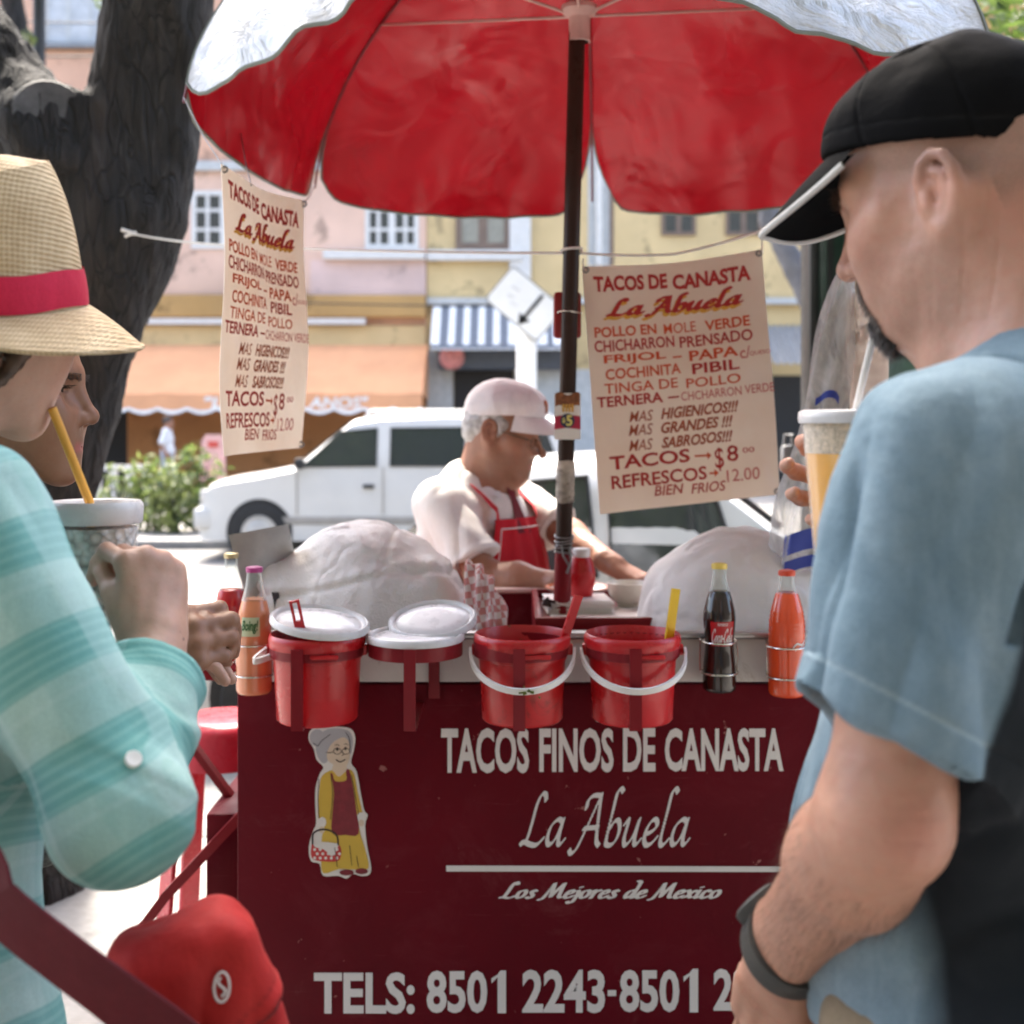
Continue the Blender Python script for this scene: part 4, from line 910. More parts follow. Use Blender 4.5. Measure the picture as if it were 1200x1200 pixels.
b_ = ladle(at(678,698,2.15), at(646,800,2.18), M_BRED, 'red plastic ladle leaning in the smeared bucket'); ladle(at(792,690,2.19), at(778,800,2.19), M_YPL, 'yellow plastic ladle standing in the clean bucket')
t = thing('spoon', 'red plastic spoon with a slotted handle stuck through the tilted lid', 'spoon', at(360,742,2.15)); p0, p1 = at(345,706,2.115), at(366,800,2.15); d = p1-p0; b = MB()
b.strip([p0+d*.06, p0+d*.06+Vector((.001,0,0)), p0+d*.2], (1,.2,0), .017, .006)
b.v = []; b.f = []; b.m = []
ux = Vector((1,.15,.1)).normalized(); dn = d.normalized(); nn = ux.cross(dn).normalized(); ux = dn.cross(nn)
def _q(u, v): return p0+ux*u+dn*v
for (u0,u1,v0,v1) in ((-.009,-.004,0,.034),(.004,.009,0,.034),(-.009,.009,-.004,0),(-.009,.009,.034,.13)):
    P = [_q(u0,v0),_q(u1,v0),_q(u1,v1),_q(u0,v1)]; b.add([p-nn*.003 for p in P]+[p+nn*.003 for p in P], [[0,1,2,3],[7,6,5,4],[0,1,5,4],[1,2,6,5],[2,3,7,6],[3,0,4,7]])
b.build('handle', M_BRED, t, smooth=False)
# ---- bottles in wire holders
def liquid(name, col, rough=.08): 
    t = NT(name); v = t.coords(); n = t.noise(v, 12, 4); t.set(Base_Color=t.ramp(n, [(.3, tuple(x*.85 for x in col)), (.7, col)]), Roughness=.2); t.b.inputs['Coat Weight'].default_value = .5; t.b.inputs['Coat Roughness'].default_value = .05; return t.m
def glass():
    t = NT('bottle_glass'); t.set(Base_Color=(.80,.84,.82), Roughness=.04); tr = t.n("BsdfTransparent"); tr.inputs[0].default_value = (.92,.95,.93,1); lw = t.n("LayerWeight"); lw.inputs[0].default_value = .45; ms = t.n("MixShader"); t.l(t.ramp(lw.outputs[1], [(.05,.06),(.95,.75)]), ms.inputs[0]); t.l(tr.outputs[0], ms.inputs[1]); t.l(t.b.outputs[0], ms.inputs[2]); t.l(ms.outputs[0], t.t.nodes['Material Output'].inputs[0]); return t.m
M_BGL = glass(); M_WIRE = mat('bright_wire', (.70,.68,.62), .25, metal=.9)
HOB = [(0,.0),(.027,0),(.031,.004),(.0315,.02),(.0305,.05),(.0275,.075),(.0268,.09),(.029,.115),(.0305,.135),(.0295,.15),(.0235,.175),(.0165,.195),(.0135,.21),(.0125,.226),(.0135,.228),(.0135,.235)]
STR = [(0,0),(.030,0),(.0335,.005),(.0335,.1),(.0325,.125),(.028,.155),(.0215,.18),(.0165,.20),(.0142,.215),(.0135,.224),(.0142,.226),(.0142,.232)]
RIB = [(0,0),(.031,0),(.0345,.005),(.0345,.06),(.0345,.115),(.0335,.14),(.030,.16),(.023,.185),(.0165,.2),(.0145,.21),(.0138,.22),(.0145,.222),(.0145,.23)]
def bottle(px, d, ztop_py, label, prof, liq, fill, capm, capname, lab=None, text=None, cap='crown', ribs=False, holder=True, lm=None):
    p = at(px, 0, d); H = prof[-1][1]; z0 = at(0, ztop_py, d).z-H-.004; t = thing('bottle', label, 'bottle', (p.x, d, z0), group='soda bottles in wire holders'); c = (p.x, d, z0)
    rs = np.interp(np.linspace(0, H, 60), [q[1] for q in prof[1:]], [q[0] for q in prof[1:]]); zs = np.linspace(0, H, 60)
    rs = [r+(.0007*math.sin(z*900) if ribs and .1 < z < .17 else 0) for r, z in zip(rs, zs)]
    zl = H*fill
    P = [(r, z) for r, z in zip(rs, zs) if z > zl-.004]
    b = MB(); b.lathe(P, 48, c); b.build('glass', M_BGL, t, sharp=60)
    Q = [(0,0)]+[(r-.0002, z) for r, z in zip(rs, zs) if z < zl]; Q += [(Q[-1][0]-.001, zl), (0, zl)]
    b = MB(); b.lathe(Q, 48, c); b.build('drink', liq, t, sharp=60)
    b = MB(); r0 = prof[-1][0]+.0016; b.lathe([(r0*.98,H-.006),(r0,H-.001),(r0*.96,H+.003),(r0*.7,H+.0045),(0,H+.005)], 36, c); b.build('cap', capm, t)
    rad = lambda z: float(np.interp(z, zs, rs))
    if lab:
        (a0, a1, z0_, z1_, m) = lab; b = MB(); b.grid(lambda u, v: Vector((c[0]+(rad(z0_+(z1_-z0_)*v)+.0006)*math.cos(R(a0+(a1-a0)*u)), c[1]+(rad(z0_+(z1_-z0_)*v)+.0006)*math.sin(R(a0+(a1-a0)*u)), z0+z0_+(z1_-z0_)*v)), 30, 8); lo = b.build('label', m, t)
        if text:
            LL = Letters(lambda u, v, li: Vector((c[0]+(rad(z0_+(z1_-z0_)*v)+.0012)*math.cos(R(a0+(a1-a0)*u)), c[1]+(rad(z0_+(z1_-z0_)*v)+.0012)*math.sin(R(a0+(a1-a0)*u)), z0+z0_+(z1_-z0_)*v)))
            for q in text: (LL.script if q[0] == 's' else LL.text)(q[1], *q[2:6], **q[6])
            LL.build('lettering', lm or M_VINYL, lo)
    if holder:
        h = thing('wire_holder', 'bright wire bottle holder round '+label.split(',')[0].replace('bottle of','the bottle of'), 'bottle holder', (p.x, FY-.002, z0+.1), group='wire bottle holders on the cart')
        for zz in (.035, .092):
            r_ = rad(zz)+.004; b = MB(); b.tube(arc((c[0],c[1]), r_, z0+zz, 0, 360, 48)[:-1], .0016, 8, closed=True); b.build('ring', M_WIRE, h)
        for sx in (-1, 1):
            b = MB(); b.tube([(c[0]+sx*.03, FY-.003, z0+.095),(c[0]+sx*.034, c[1]+.012, z0+.092),(c[0]+sx*.0355, c[1]+.006, z0+.06),(c[0]+sx*.034, c[1]+.012, z0+.035),(c[0]+sx*.03, FY-.003, z0+.036)], .0015, 6); b.build('strut', M_WIRE, h)
    return t
M_CREDL = mat('red_printed_label', (.42,.008,.012), .35, var=.05)
bottle(298, 2.243, 664, 'bottle of pink guava drink, magenta cap', STR, liquid('pink_guava_drink', (.80,.28,.13)), .76, mat('magenta_cap', (.42,.05,.22), .35), 'c', (235,300,.11,.145,mat('pale_green_label', (.55,.60,.38), .4)), [('t','Boing!',.06,.14,.92,.86,dict(bold=.03,shear=.2,lift=0))], lm=mat('dark_green_print', (.03,.12,.03), .5))
bottle(271, 2.46, 648, 'bottle of red soda, topmost behind the pink drink', HOB, liquid('red_soda', (.55,.012,.02)), .70, mat('gold_cap', (.55,.45,.25), .35, metal=.4), 'c')
bottle(843, 2.243, 660, 'bottle of dark cola, red label', HOB, liquid('dark_cola', (.016,.007,.005)), .80, mat('yellow_cap', (.75,.55,.12), .35), 'c', (228,318,.088,.133,M_CREDL), [('s','Coca-Cola',.04,.12,.96,.78,dict(nib=.055,th=.03,ang=30,shear=.3,lift=0)),('t','REFRESCO',.3,.84,.7,.95,dict(bold=.02,lift=0))])
bottle(922, 2.243, 668, 'bottle of orange soda, ribbed glass', RIB, liquid('orange_soda', (.80,.085,.02)), .84, mat('red_orange_cap', (.65,.07,.03), .35), 'c', None, None, ribs=True)
# white mark on the orange bottle
ob = [o for o in COL.objects if o.name.startswith('bottle') and o.get('label', '').startswith('bottle of orange')][0]
LL = Letters(lambda u, v, li: Vector((ob.location.x+.0352*math.cos(R(270+u*62)), ob.location.y+.0352*math.sin(R(270+u*62)), ob.location.z+v)))
LL.mb.add([LL.fn(.1+.75*k/8, .092+.012*k/8+.004*math.sin(k*.8)+s_*.0035, 0) for k in range(9) for s_ in (0,1)], [[2*k,2*k+2,2*k+3,2*k+1] for k in range(8)]); LL.mb.add([LL.fn(.2+.7*k/8, .088+.010*k/8+s_*.0015, 0) for k in range(9) for s_ in (0,1)], [[2*k,2*k+2,2*k+3,2*k+1] for k in range(8)])
LL.build('printed_mark', M_VINYL, ob)
# ---- sheet-metal guard
def curve_sheet(pts, bulge, name, m, label, cat):
    A, B_, C_, D_ = [Vector(p) for p in pts]; b = MB()
    nrm = (B_-A).cross(D_-A).normalized(); f = lambda u, v: A.lerp(B_, u).lerp(D_.lerp(C_, u), v)+nrm*bulge*math.sin(math.pi*u)
    b.grid(f, 16, 10); b.grid(lambda u, v: f(u, v)+nrm*.003, 16, 10)
    return tag(b.build(name, m), label, cat)
M_SHEET = mat('brushed_sheet_steel', (.34,.34,.33), .42, metal=.75, var=.25, vscale=9, bump=.15, bscale=70)
curve_sheet([at(268,627,2.5), at(338,614,2.56), at(349,668,2.62), at(292,712,2.5)], -.012, 'metal_guard', M_SHEET, 'curved grey sheet steel guard standing behind the pink drink', 'metal sheet')
b = MB(); b.grid(lambda u, v: at(318+14*u+4*math.sin(v*3), 694+50*v, 2.47+.03*u), 6, 8); b.grid(lambda u, v: at(318+14*u+4*math.sin(v*3), 694+50*v, 2.475+.03*u), 6, 8); tag(b.build('plastic_sheet', mat('dark_plastic_film', (.05,.045,.05), .25)), 'dark folded plastic film between the steel guard and white bundle', 'plastic film')
# ---- cloth bundles
def terry(name, col, scale=300, amt=.6, fine=.003):
    t = NT(name); v = t.coords(); vo = t.n("TexVoronoi"); vo.inputs['Scale'].default_value = scale; t.l(v, vo.inputs['Vector']); n = t.noise(v, 3, 5)
    c = t.ramp(n, [(.3, tuple(x*.88 for x in col)), (.7, col)]); c = t.mix(t.ramp(vo.outputs['Distance'], [(0, .0), (.9, .13)]), c, tuple(x*.62 for x in col))
    b0 = t.bump(t.noise(v, 34, 5, .6, .5), .25, .006); t.set(Base_Color=c, Roughness=.95, Normal=t.bump(vo.outputs['Distance'], amt, fine, b0)); t.b.inputs['Sheen Weight'].default_value = .2; t.b.inputs['Coat Weight'].default_value = .22; t.b.inputs['Coat Roughness'].default_value = .28; return t.m
M_TERRY = terry('white_terry_cloth', (.90,.89,.88)); M_TERRY2 = terry('white_cotton_cloth', (.90,.89,.885), 600, .4)
def bundle(ops, name, label, cat, m, h=.006, seed=0, amp=.006, ridge=None):
    s = SDF()
    for o in ops: getattr(s, o[0])(*o[1:])
    s.plane((0,0,.945), (0,0,-1), .01); V, F = s.mesh(h); N = vnormals(V, F)
    d = fbm(V*7+seed, 3)*amp+(np.abs(vnoise(V*np.array([15,15,7])+seed))-.3)*amp*.9+fbm(V*np.array([30,30,12])+seed, 3)*amp*.3-amp*.35*np.exp(-((vnoise(V*np.array([9,9,5])+seed*2)+.3*vnoise(V*23))/.06)**2)
    if ridge is not None: d = d+ridge(V)
    V = relax(V+N*d[:,None], F, 1)
    o = mesh_obj(name, V, F, m); return tag(o, label, cat)
cb = at(432, 0, 2.62).x
def rl(V):
    z = V[:,2]+.03*np.sin(V[:,0]*9)+.1*(V[:,0]-cb)*.4
    return -.007*np.exp(-((z-1.152)/.006)**2)-.005*np.exp(-((V[:,0]-cb-.02-.25*(V[:,2]-1.1))/.006)**2)*(V[:,2] > 1.15)+.004*np.exp(-((z-1.163)/.012)**2)
bundle([('ell',(cb-.005,2.66,1.03),(.232,.24,.232),None,.03),('ell',(cb-.17,2.60,1.05),(.075,.14,.14),None,.05),('ell',(cb+.14,2.58,1.04),(.085,.14,.15),None,.05),('ell',(cb-.2,2.58,1.16),(.03,.05,.035),None,.04)], 'covered_basket', 'white terry cloth bundle covering the left taco basket', 'cloth bundle', M_TERRY, .005, 3, .009, rl)
cr = at(866, 0, 2.66).x
bundle([('ell',(cr,2.68,1.02),(.215,.24,.235),None,.03),('ell',(cr-.11,2.66,1.03),(.10,.15,.13),None,.06),('ell',(cr+.13,2.64,1.03),(.12,.18,.15),None,.06)], 'covered_basket', 'smooth white cloth bundle covering the right taco basket', 'cloth bundle', M_TERRY2, .006, 9, .008)
def check_mat():
    t = NT('red_check_cloth'); v = t.coords('Object', (1,1,1), (R(20),R(10),R(15))); ck = t.n("TexChecker"); ck.inputs['Scale'].default_value = 70; t.l(v, ck.inputs['Vector'])
    c = t.mix(.8, (.62,.5,.48), t.ramp(ck.outputs['Fac'], [(0, (.72,.62,.6)), (1, (.55,.16,.15))])); t.set(Base_Color=c, Roughness=.9, Normal=t.bump(t.noise(v, 200, 3), .3, .002)); return t.m
bundle([('line',[at(553,664,2.5),at(570,690,2.46),at(577,730,2.44),at(580,790,2.46)],[.012,.024,.03,.034],.02),('line',[at(552,672,2.5),at(556,720,2.47),at(560,780,2.47)],[.012,.026,.032],.02)], 'checked_cloth', 'small red and white checked cloth hanging beside the terry bundle', 'cloth', check_mat(), .004, 5, .006, lambda V: .006*np.sin(V[:,0]*260))
M_NAPKIN = mat('white_paper', (.80,.79,.77), .8, var=.04); M_POTR = mat('red_hem', (.5,.03,.03), .8)
# ---- central tray and what stands on it
TZ = 1.058
tr = thing('tray', 'shallow dark red wooden tray on top of the cart, between the bundles', 'tray', (.2, 2.8, TZ-.06))
b = MB(); b.box((.2, 2.8, TZ-.035), (.30,.46,.05), bev=.003); b.build('base', M_CRED2, tr)
for (c, s_) in (((.2,2.577,TZ-.002),(.30,.014,.026)),((.2,3.023,TZ-.002),(.30,.014,.026)),((.057,2.8,TZ-.002),(.014,.43,.026)),((.343,2.8,TZ-.002),(.014,.43,.026))): b = MB(); b.box(c, s_, bev=.002); b.build('edge', M_CRED2, tr)
b = MB(); b.box((.2, 2.8, .97), (.24,.36,.075)); b.build('stand', M_CRED2, tr, smooth=False)
tag(MB().box((.21, 2.72, TZ-.0085), (.245,.26,.003)).build('paper_liner', M_NAPKIN, smooth=False), 'white paper lining the red tray', 'paper')
b = MB(); r_ = np.random.default_rng(4)
for k in range(9): b.box((.155+r_.normal()*.002, 2.80+r_.normal()*.002, TZ-.005+.0032*k), (.15+r_.normal()*.003,.13,.0022), rz=.06+r_.normal()*.02)
nap = tag(b.build('napkin_stack', M_NAPKIN, smooth=False), 'stack of white paper napkins under the red squeeze bottle', 'napkins')
NZ = TZ-.005+.0032*9
sqb = thing('squeeze_bottle', 'red barrel shaped squeeze bottle with a white cap on the napkins', 'squeeze bottle', (.162,2.82,NZ)); b = MB()
b.lathe([(0,0),(.027,0),(.029,.004),(.031,.02),(.0315,.021),(.0345,.035),(.0352,.05),(.0345,.06),(.0335,.061),(.031,.075),(.026,.087),(.0225,.091),(0,.092)], 40, (.162,2.82,NZ)); b.build('body', M_BRED, sqb, sharp=50)
b = MB(); b.lathe([(.0215,.091),(.0225,.092),(.0225,.108),(.021,.111),(0,.112)], 32, (.162,2.82,NZ)); b.build('cap', M_WPL, sqb, sharp=50)
M_CER = mat('cream_melamine', (.70,.66,.58), .25, var=.04, coat=.4)
bx = at(736,0,2.86).x; b = MB(); b.lathe([(0,0),(.026,0),(.028,.004),(.024,.006),(.038,.014),(.047,.03),(.0505,.052),(.052,.055),(.050,.056),(.0475,.05),(.044,.03),(.034,.014),(0,.01)], 48, (bx,2.86,TZ-.006)); tag(b.build('bowl', M_CER, sharp=60), 'small cream bowl on the red tray beside the squeeze bottle', 'bowl')
b = MB(); px_ = at(668,0,2.97).x; b.lathe([(0,.01),(.05,.011),(.075,.022),(.082,.028),(.083,.030),(.08,.031),(.072,.026),(.05,.015),(0,.014)], 48, (px_+.02,2.965,TZ-.004), mfun=lambda i: 1 if i in (3,4,5) else 0); tag(b.build('plate', [M_CER, mat('orange_plate_rim', (.62,.18,.06), .3)], sharp=60), 'white plate with an orange rim behind the squeeze bottle', 'plate')
k_ = at(642,708,2.72); b = MB()
for q in range(5): b.tube([k_+Vector((r_.normal()*.008, r_.normal()*.008, -.004+.003*q)), k_+Vector((r_.normal()*.014, r_.normal()*.012, .003*q))], .004, 6)
tag(b.build('key_bunch', mat('dark_key_metal', (.06,.06,.06), .3, metal=.8)), 'small dark bunch of keys at the corner of the red tray', 'keys')
b = MB()
for q in range(14): b.box((.12+.16*r_.random(), 2.62+.06*r_.random(), TZ-.005), (.006,.004,.003), rz=r_.random()*3)
tag(b.build('crumbs', mat('pale_crumbs', (.5,.42,.28), .8), smooth=False), kind='stuff')
# ---- red plastic stool behind the cart's left end
M_STOOL = mat('red_stool_plastic', (.55,.035,.06), .28, var=.1, coat=.2)
sx, sy = at(262,0,3.1).x, 3.1; zs_ = at(0,838,3.1).z
st = thing('stool', 'pinkish red plastic stool behind the left end of the cart', 'stool', (sx,sy,0))
b = MB(); b.lathe([(0,0),(.09,-.001),(.118,-.006),(.13,-.018),(.135,-.03),(.15,-.11),(.146,-.11),(.13,-.03),(0,-.012)], 48, (sx,sy,zs_)); b.build('seat', M_STOOL, st, sharp=60)
for a in (45,135,225,315):
    b = MB(); b.strip([(sx+.135*math.cos(R(a)),sy+.135*math.sin(R(a)),zs_-.1),(sx+.19*math.cos(R(a)),sy+.19*math.sin(R(a)),0)], (-math.sin(R(a)),math.cos(R(a)),0), .055, .012); b.build('leg', M_STOOL, st, smooth=False)

# ---------------------------------------------------------------- umbrella
def umb_mats():
    t = NT('red_plastic_canopy'); v = t.coords(); n1 = t.noise(t.coords('Object',(1,1,1.2),(0,0,R(20))), 4.5, 2, .45, .6); n2 = t.noise(v, 30, 3, .5, .5)
    c = t.ramp(t.noise(v, 3, 5), [(.3, (.38,.002,.012)), (.7, (.52,.004,.020))])
    t.set(Base_Color=c, Roughness=t.ramp(n1, [(.35,.24),(.7,.42)]), Normal=t.bump(n2, .10, .008, t.bump(n1, .5, .05))); t.b.inputs['Specular IOR Level'].default_value = .42
    tr = t.n("BsdfTranslucent"); tr.inputs[0].default_value = (.62,.004,.03,1); ms = t.n("MixShader"); ms.inputs[0].default_value = .13
    t.l(t.b.outputs[0], ms.inputs[1]); t.l(tr.outputs[0], ms.inputs[2]); t.l(ms.outputs[0], t.t.nodes['Material Output'].inputs[0])
    s = NT('silver_coated_canopy'); v = s.coords(); n1 = s.noise(s.coords('Object',(1,1,2),(0,0,R(35))), 7, 6, .6, 1.4); n2 = s.noise(v, 30, 5, .65, .6)
    c = s.ramp(n2, [(.3, (.50,.53,.56)), (.7, (.68,.70,.72))]); c = s.mix(s.ramp(s.noise(v, 60, 4, .7), [(.66, 0), (.72, .5)]), c, (.25,.25,.26))
    s.set(Base_Color=c, Roughness=s.ramp(n1, [(.35,.28),(.7,.45)]), Metallic=.35, Normal=s.bump(n2, .3, .008, s.bump(n1, .8, .045)))
    tr = s.n("BsdfTranslucent"); tr.inputs[0].default_value = (.7,.25,.22,1); ms = s.n("MixShader"); ms.inputs[0].default_value = .09
    s.l(s.b.outputs[0], ms.inputs[1]); s.l(tr.outputs[0], ms.inputs[2]); s.l(ms.outputs[0], s.t.nodes['Material Output'].inputs[0]); return t.m, s.m
M_URED, M_USIL = umb_mats(); M_UHEM = mat('grey_green_hem', (.16,.18,.16), .7); M_POLE = worn('dark_brown_pole', (.035,.018,.013), .35, (.12,.08,.06), .28, 9, .2); M_HUB = mat('pale_pink_hub', (.55,.36,.32), .45); M_RIB = mat('umbrella_rib', (.16,.03,.035), .4, metal=.3)
A_ = Vector((.162, 2.75, 2.80)); PB, PT = Vector((at(657,0,2.75).x, 2.75, .94)), Vector((.161, 2.75, 2.82))
um = thing('umbrella', 'large market umbrella, silver outside and red inside, over the taco cart', 'umbrella', (PB.x,2.75,.94))
RIMV = [at(214,122,2.6), at(368,222,3.56), at(694,238,3.77), at(1062,215,3.3), at(1168,84,2.35), at(640,-150,1.80)]
SAG = [.06, .065, .05, .05, .07, .008]; SLIT = [.03,.05,.12,.05,.03,.02]
def prof_(s): f = s*R(84); return math.sin(f)/math.sin(R(84)), (1-math.cos(f))/(1-math.cos(R(84)))
def rib_pt(V, s): h, g = prof_(s); return Vector((A_.x+(V.x-A_.x)*h, A_.y+(V.y-A_.y)*h, A_.z+(V.z-A_.z)*g))
for k in range(6):
    Va, Vb = RIMV[k], RIMV[(k+1) % 6]
    def pan(t_, s, off=0, k=k, Va=Va, Vb=Vb):
        s = .02+.98*s; e = max(0, (s-.72)/.28); sl, sr = SLIT[k], SLIT[(k+1) % 6]; cl = e*e
        t2 = t_*(1-(sl+sr)*.5*cl)+sl*.5*cl
        rim = Va.lerp(Vb, t2); h, g = prof_(s); p = Vector((A_.x+(rim.x-A_.x)*h, A_.y+(rim.y-A_.y)*h, A_.z+(rim.z-A_.z)*g))
        p.z -= SAG[k]*(4*t2*(1-t2))**.6*s**3; cor_ = max(0, abs(t_-.5)*2-.86)/.14; p.z += .035*cor_**2*e*e*(1+8*SLIT[k if t_ < .5 else (k+1) % 6])
        q = Vector((p.x*6, p.y*6, p.z*4)); w_ = s*4*t_*(1-t_)
        out = Vector((rim.x-A_.x, rim.y-A_.y, .5)).normalized()
        p += out*(.022*mnoise.noise(q*.8)+.010*mnoise.noise(q*2.3)+.006*math.sin(t_*34+s*6)*e)*w_**.5 - out*.05*w_*(1-s)
        return p-out*off
    nu, nv = 44, 40; b = MB(); b.grid(lambda u, v: pan(u, v, 0), nu, nv, 0); o = b.build('canopy_panel', [M_USIL, M_URED, M_UHEM], um, fix=False)
    b2 = MB(); b2.grid(lambda u, v: pan(u, v, 0), nu, nv, 0); b2.grid(lambda u, v: pan(1-u, v, .004), nu, nv, 1)
    b2.tube([pan(0,q/20,.002) for q in range(14,21)]+[pan(q/40,1,.002) for q in range(1,40)]+[pan(1,q/20,.002) for q in range(20,13,-1)], .0042, 6, 2)
    me = o.data; bpy.data.objects.remove(o); bpy.data.meshes.remove(me); b2.build('canopy_panel', [M_USIL, M_URED, M_UHEM], um, fix=False)
HUBP = Vector((at(679,0,2.75).x, 2.75, at(0,16,2.75).z))
for V in RIMV:
    b = MB(); b.tube([rib_pt(V, .03+.955*q/20)-Vector((0,0,.012)) for q in range(21)], .0036, 6); b.build('rib', M_RIB, um)
    mid = rib_pt(V, .52)-Vector((0,0,.016)); b = MB(); b.tube([HUBP+(Vector((mid.x,mid.y,HUBP.z))-HUBP).normalized()*.03, mid], .0035, 6); b.build('stretcher', M_HUB, um)
b = MB(); b.tube([PB, PB.lerp(PT,.135)], .020, 20, m=1); b.tube([PB.lerp(PT,.1352), PT], [.019,.0195], 20, m=0); b.build('pole', [M_POLE, M_CRED2], um)
b = MB(); b.lathe([(.021,-.066),(.0245,-.064),(.0245,-.012),(.027,-.008),(.036,-.002),(.042,.006),(.042,.016),(.034,.022),(.021,.024)], 28, HUBP); b.build('runner', M_HUB, um)
# things on the pole
def on_pole(py): z = at(0,py,2.75).z; t_ = (z-PB.z)/(PT.z-PB.z); return PB.lerp(PT, t_)
p = on_pole(368); b = MB(); b.box(p+Vector((-.004,.033,0)), (.064,.026,.108), bev=.008); rb = tag(b.build('red_case', mat('red_plastic_case', (.28,.01,.012), .35)), 'small red plastic case wired behind the pole, left of the menu', 'case')
b = MB(); b.tube([p+Vector((.028*math.cos(a*.52), .01+.03*math.sin(a*.52), .004+.002*math.sin(a))) for a in range(13)], .0016, 6, closed=True); b.build('wire', M_WIRE, rb)
pt_ = on_pole(488); tg = thing('price_tag', 'small printed price card with a yellow 5 on the umbrella pole', 'price card', pt_-Vector((0,.025,0)))
Lx = lambda x, z, li: pt_+Vector((x, -.0215-li-.10*x*x, z))
b = MB(); b.grid(lambda u, v: Lx(-.03+.06*u, -.053+.106*v, 0), 8, 4); b.grid(lambda u, v: Lx(-.03+.06*u, -.053+.106*v, -.0015), 8, 4); b.build('card', M_NAPKIN, tg)
b = MB(); b.grid(lambda u, v: Lx(-.028+.056*u, .022+.03*v+.004*math.sin(u*9), .001), 10, 3, 0); 
for k in range(4): b.grid(lambda u, v, k=k: Lx(-.012+.007*k+.005*u, .010+.018*v, .0016), 1, 1, 1)
b.grid(lambda u, v: Lx(-.03+.06*u, -.026+.03*v-(.008*abs(u-.5)), .001), 10, 2, 2); b.lathe([(.0165,0),(0,.0008)], 24, Lx(0,-.010,.002), 3, M=Matrix.Rotation(R(90),3,'X')); b.build('printed_picture', [mat('brown_print', (.22,.08,.03), .5, var=.5, vscale=90), mat('ochre_print', (.65,.38,.08), .5), mat('crimson_print', (.42,.02,.06), .5), mat('navy_print', (.03,.04,.08), .5)], tg, fix=False)
LL = Letters(Lx); LL.text('5', -.003, -.022, .011, .003, bold=.03, lift=.004); LL.text('$', -.012, -.016, -.005, -.003, bold=.02, lift=.004); LL.build('lettering', mat('yellow_print', (.75,.68,.2), .5), tg)
b = MB(); 
for py, rr_ in ((545,.0205),(552,.021),(560,.0212),(568,.0208),(576,.0211),(583,.0205)): 
    c = on_pole(py); b.lathe([(rr_-.001,-.012),(rr_,-.009),(rr_+.0006,.003),(rr_-.001,.011)], 24, c, M=Matrix.Rotation(.12*math.sin(py),3,'Y'))
tag(b.build('tape_wrap', mat('peeling_silver_tape', (.42,.38,.33), .5, var=.5, vscale=30, wear=((.08,.05,.04), .45, 14))), 'peeling pale tape wrapped round the umbrella pole', 'tape')
b = MB()
for k in range(5): 
    c = on_pole(628+5*k); b.tube([c+Vector((.0215*math.cos(a*.5), .0215*math.sin(a*.5), .004*math.sin(a*.5+k))) for a in range(13)], .0022, 6, closed=True)
c = on_pole(640); b.tube([c+Vector((.012,-.02,0)), c+Vector((.016,-.028,-.03)), c+Vector((.006,-.026,-.06))], .003, 6); b.tube([c+Vector((-.006,-.02,.004)), c+Vector((-.002,-.03,-.02)), c+Vector((.01,-.024,-.04))], .0025, 6)
tag(b.build('wire_tie', M_STEEL), 'twisted steel wire tied round the pole behind the squeeze bottle', 'wire')

# ---------------------------------------------------------------- menu banners and the line they hang from
def ban_mat():
    t = NT('cream_painted_cloth'); v = t.coords(); n = t.noise(v, 4, 6, .6); c = t.ramp(n, [(.3, (.78,.68,.58)), (.7, (.85,.79,.71))]); c = t.mix(t.ramp(t.noise(v, 9, 8, .7, .8), [(.55,0),(.8,.5)]), c, (.78,.72,.70))
    t.set(Base_Color=c, Roughness=.75, Normal=t.bump(t.noise(v, 14, 6, .6, .6), .25, .008))
    tr = t.n("BsdfTranslucent"); t.l(c, tr.inputs[0]); ms = t.n("MixShader"); ms.inputs[0].default_value = .55
    t.l(t.b.outputs[0], ms.inputs[1]); t.l(tr.outputs[0], ms.inputs[2]); t.l(ms.outputs[0], t.t.nodes['Material Output'].inputs[0]); return t.m
M_BAN = ban_mat()
def brush(name, c1, c2): 
    t = NT(name); v = t.coords(); t.set(Base_Color=t.ramp(t.noise(v, 70, 5, .7), [(.3, c1), (.7, c2)]), Roughness=.6); return t.m
M_PR = brush('dark_red_sign_paint', (.32,.010,.010), (.46,.022,.016)); M_PO = brush('orange_red_sign_paint', (.52,.05,.012), (.62,.10,.02)); M_PB = brush('brown_sign_paint', (.25,.04,.012), (.38,.08,.02)); M_PY = brush('yellow_sign_paint', (.60,.30,.03), (.72,.42,.06)); M_PP = brush('faded_pink_paint', (.50,.10,.10), (.58,.2,.18))
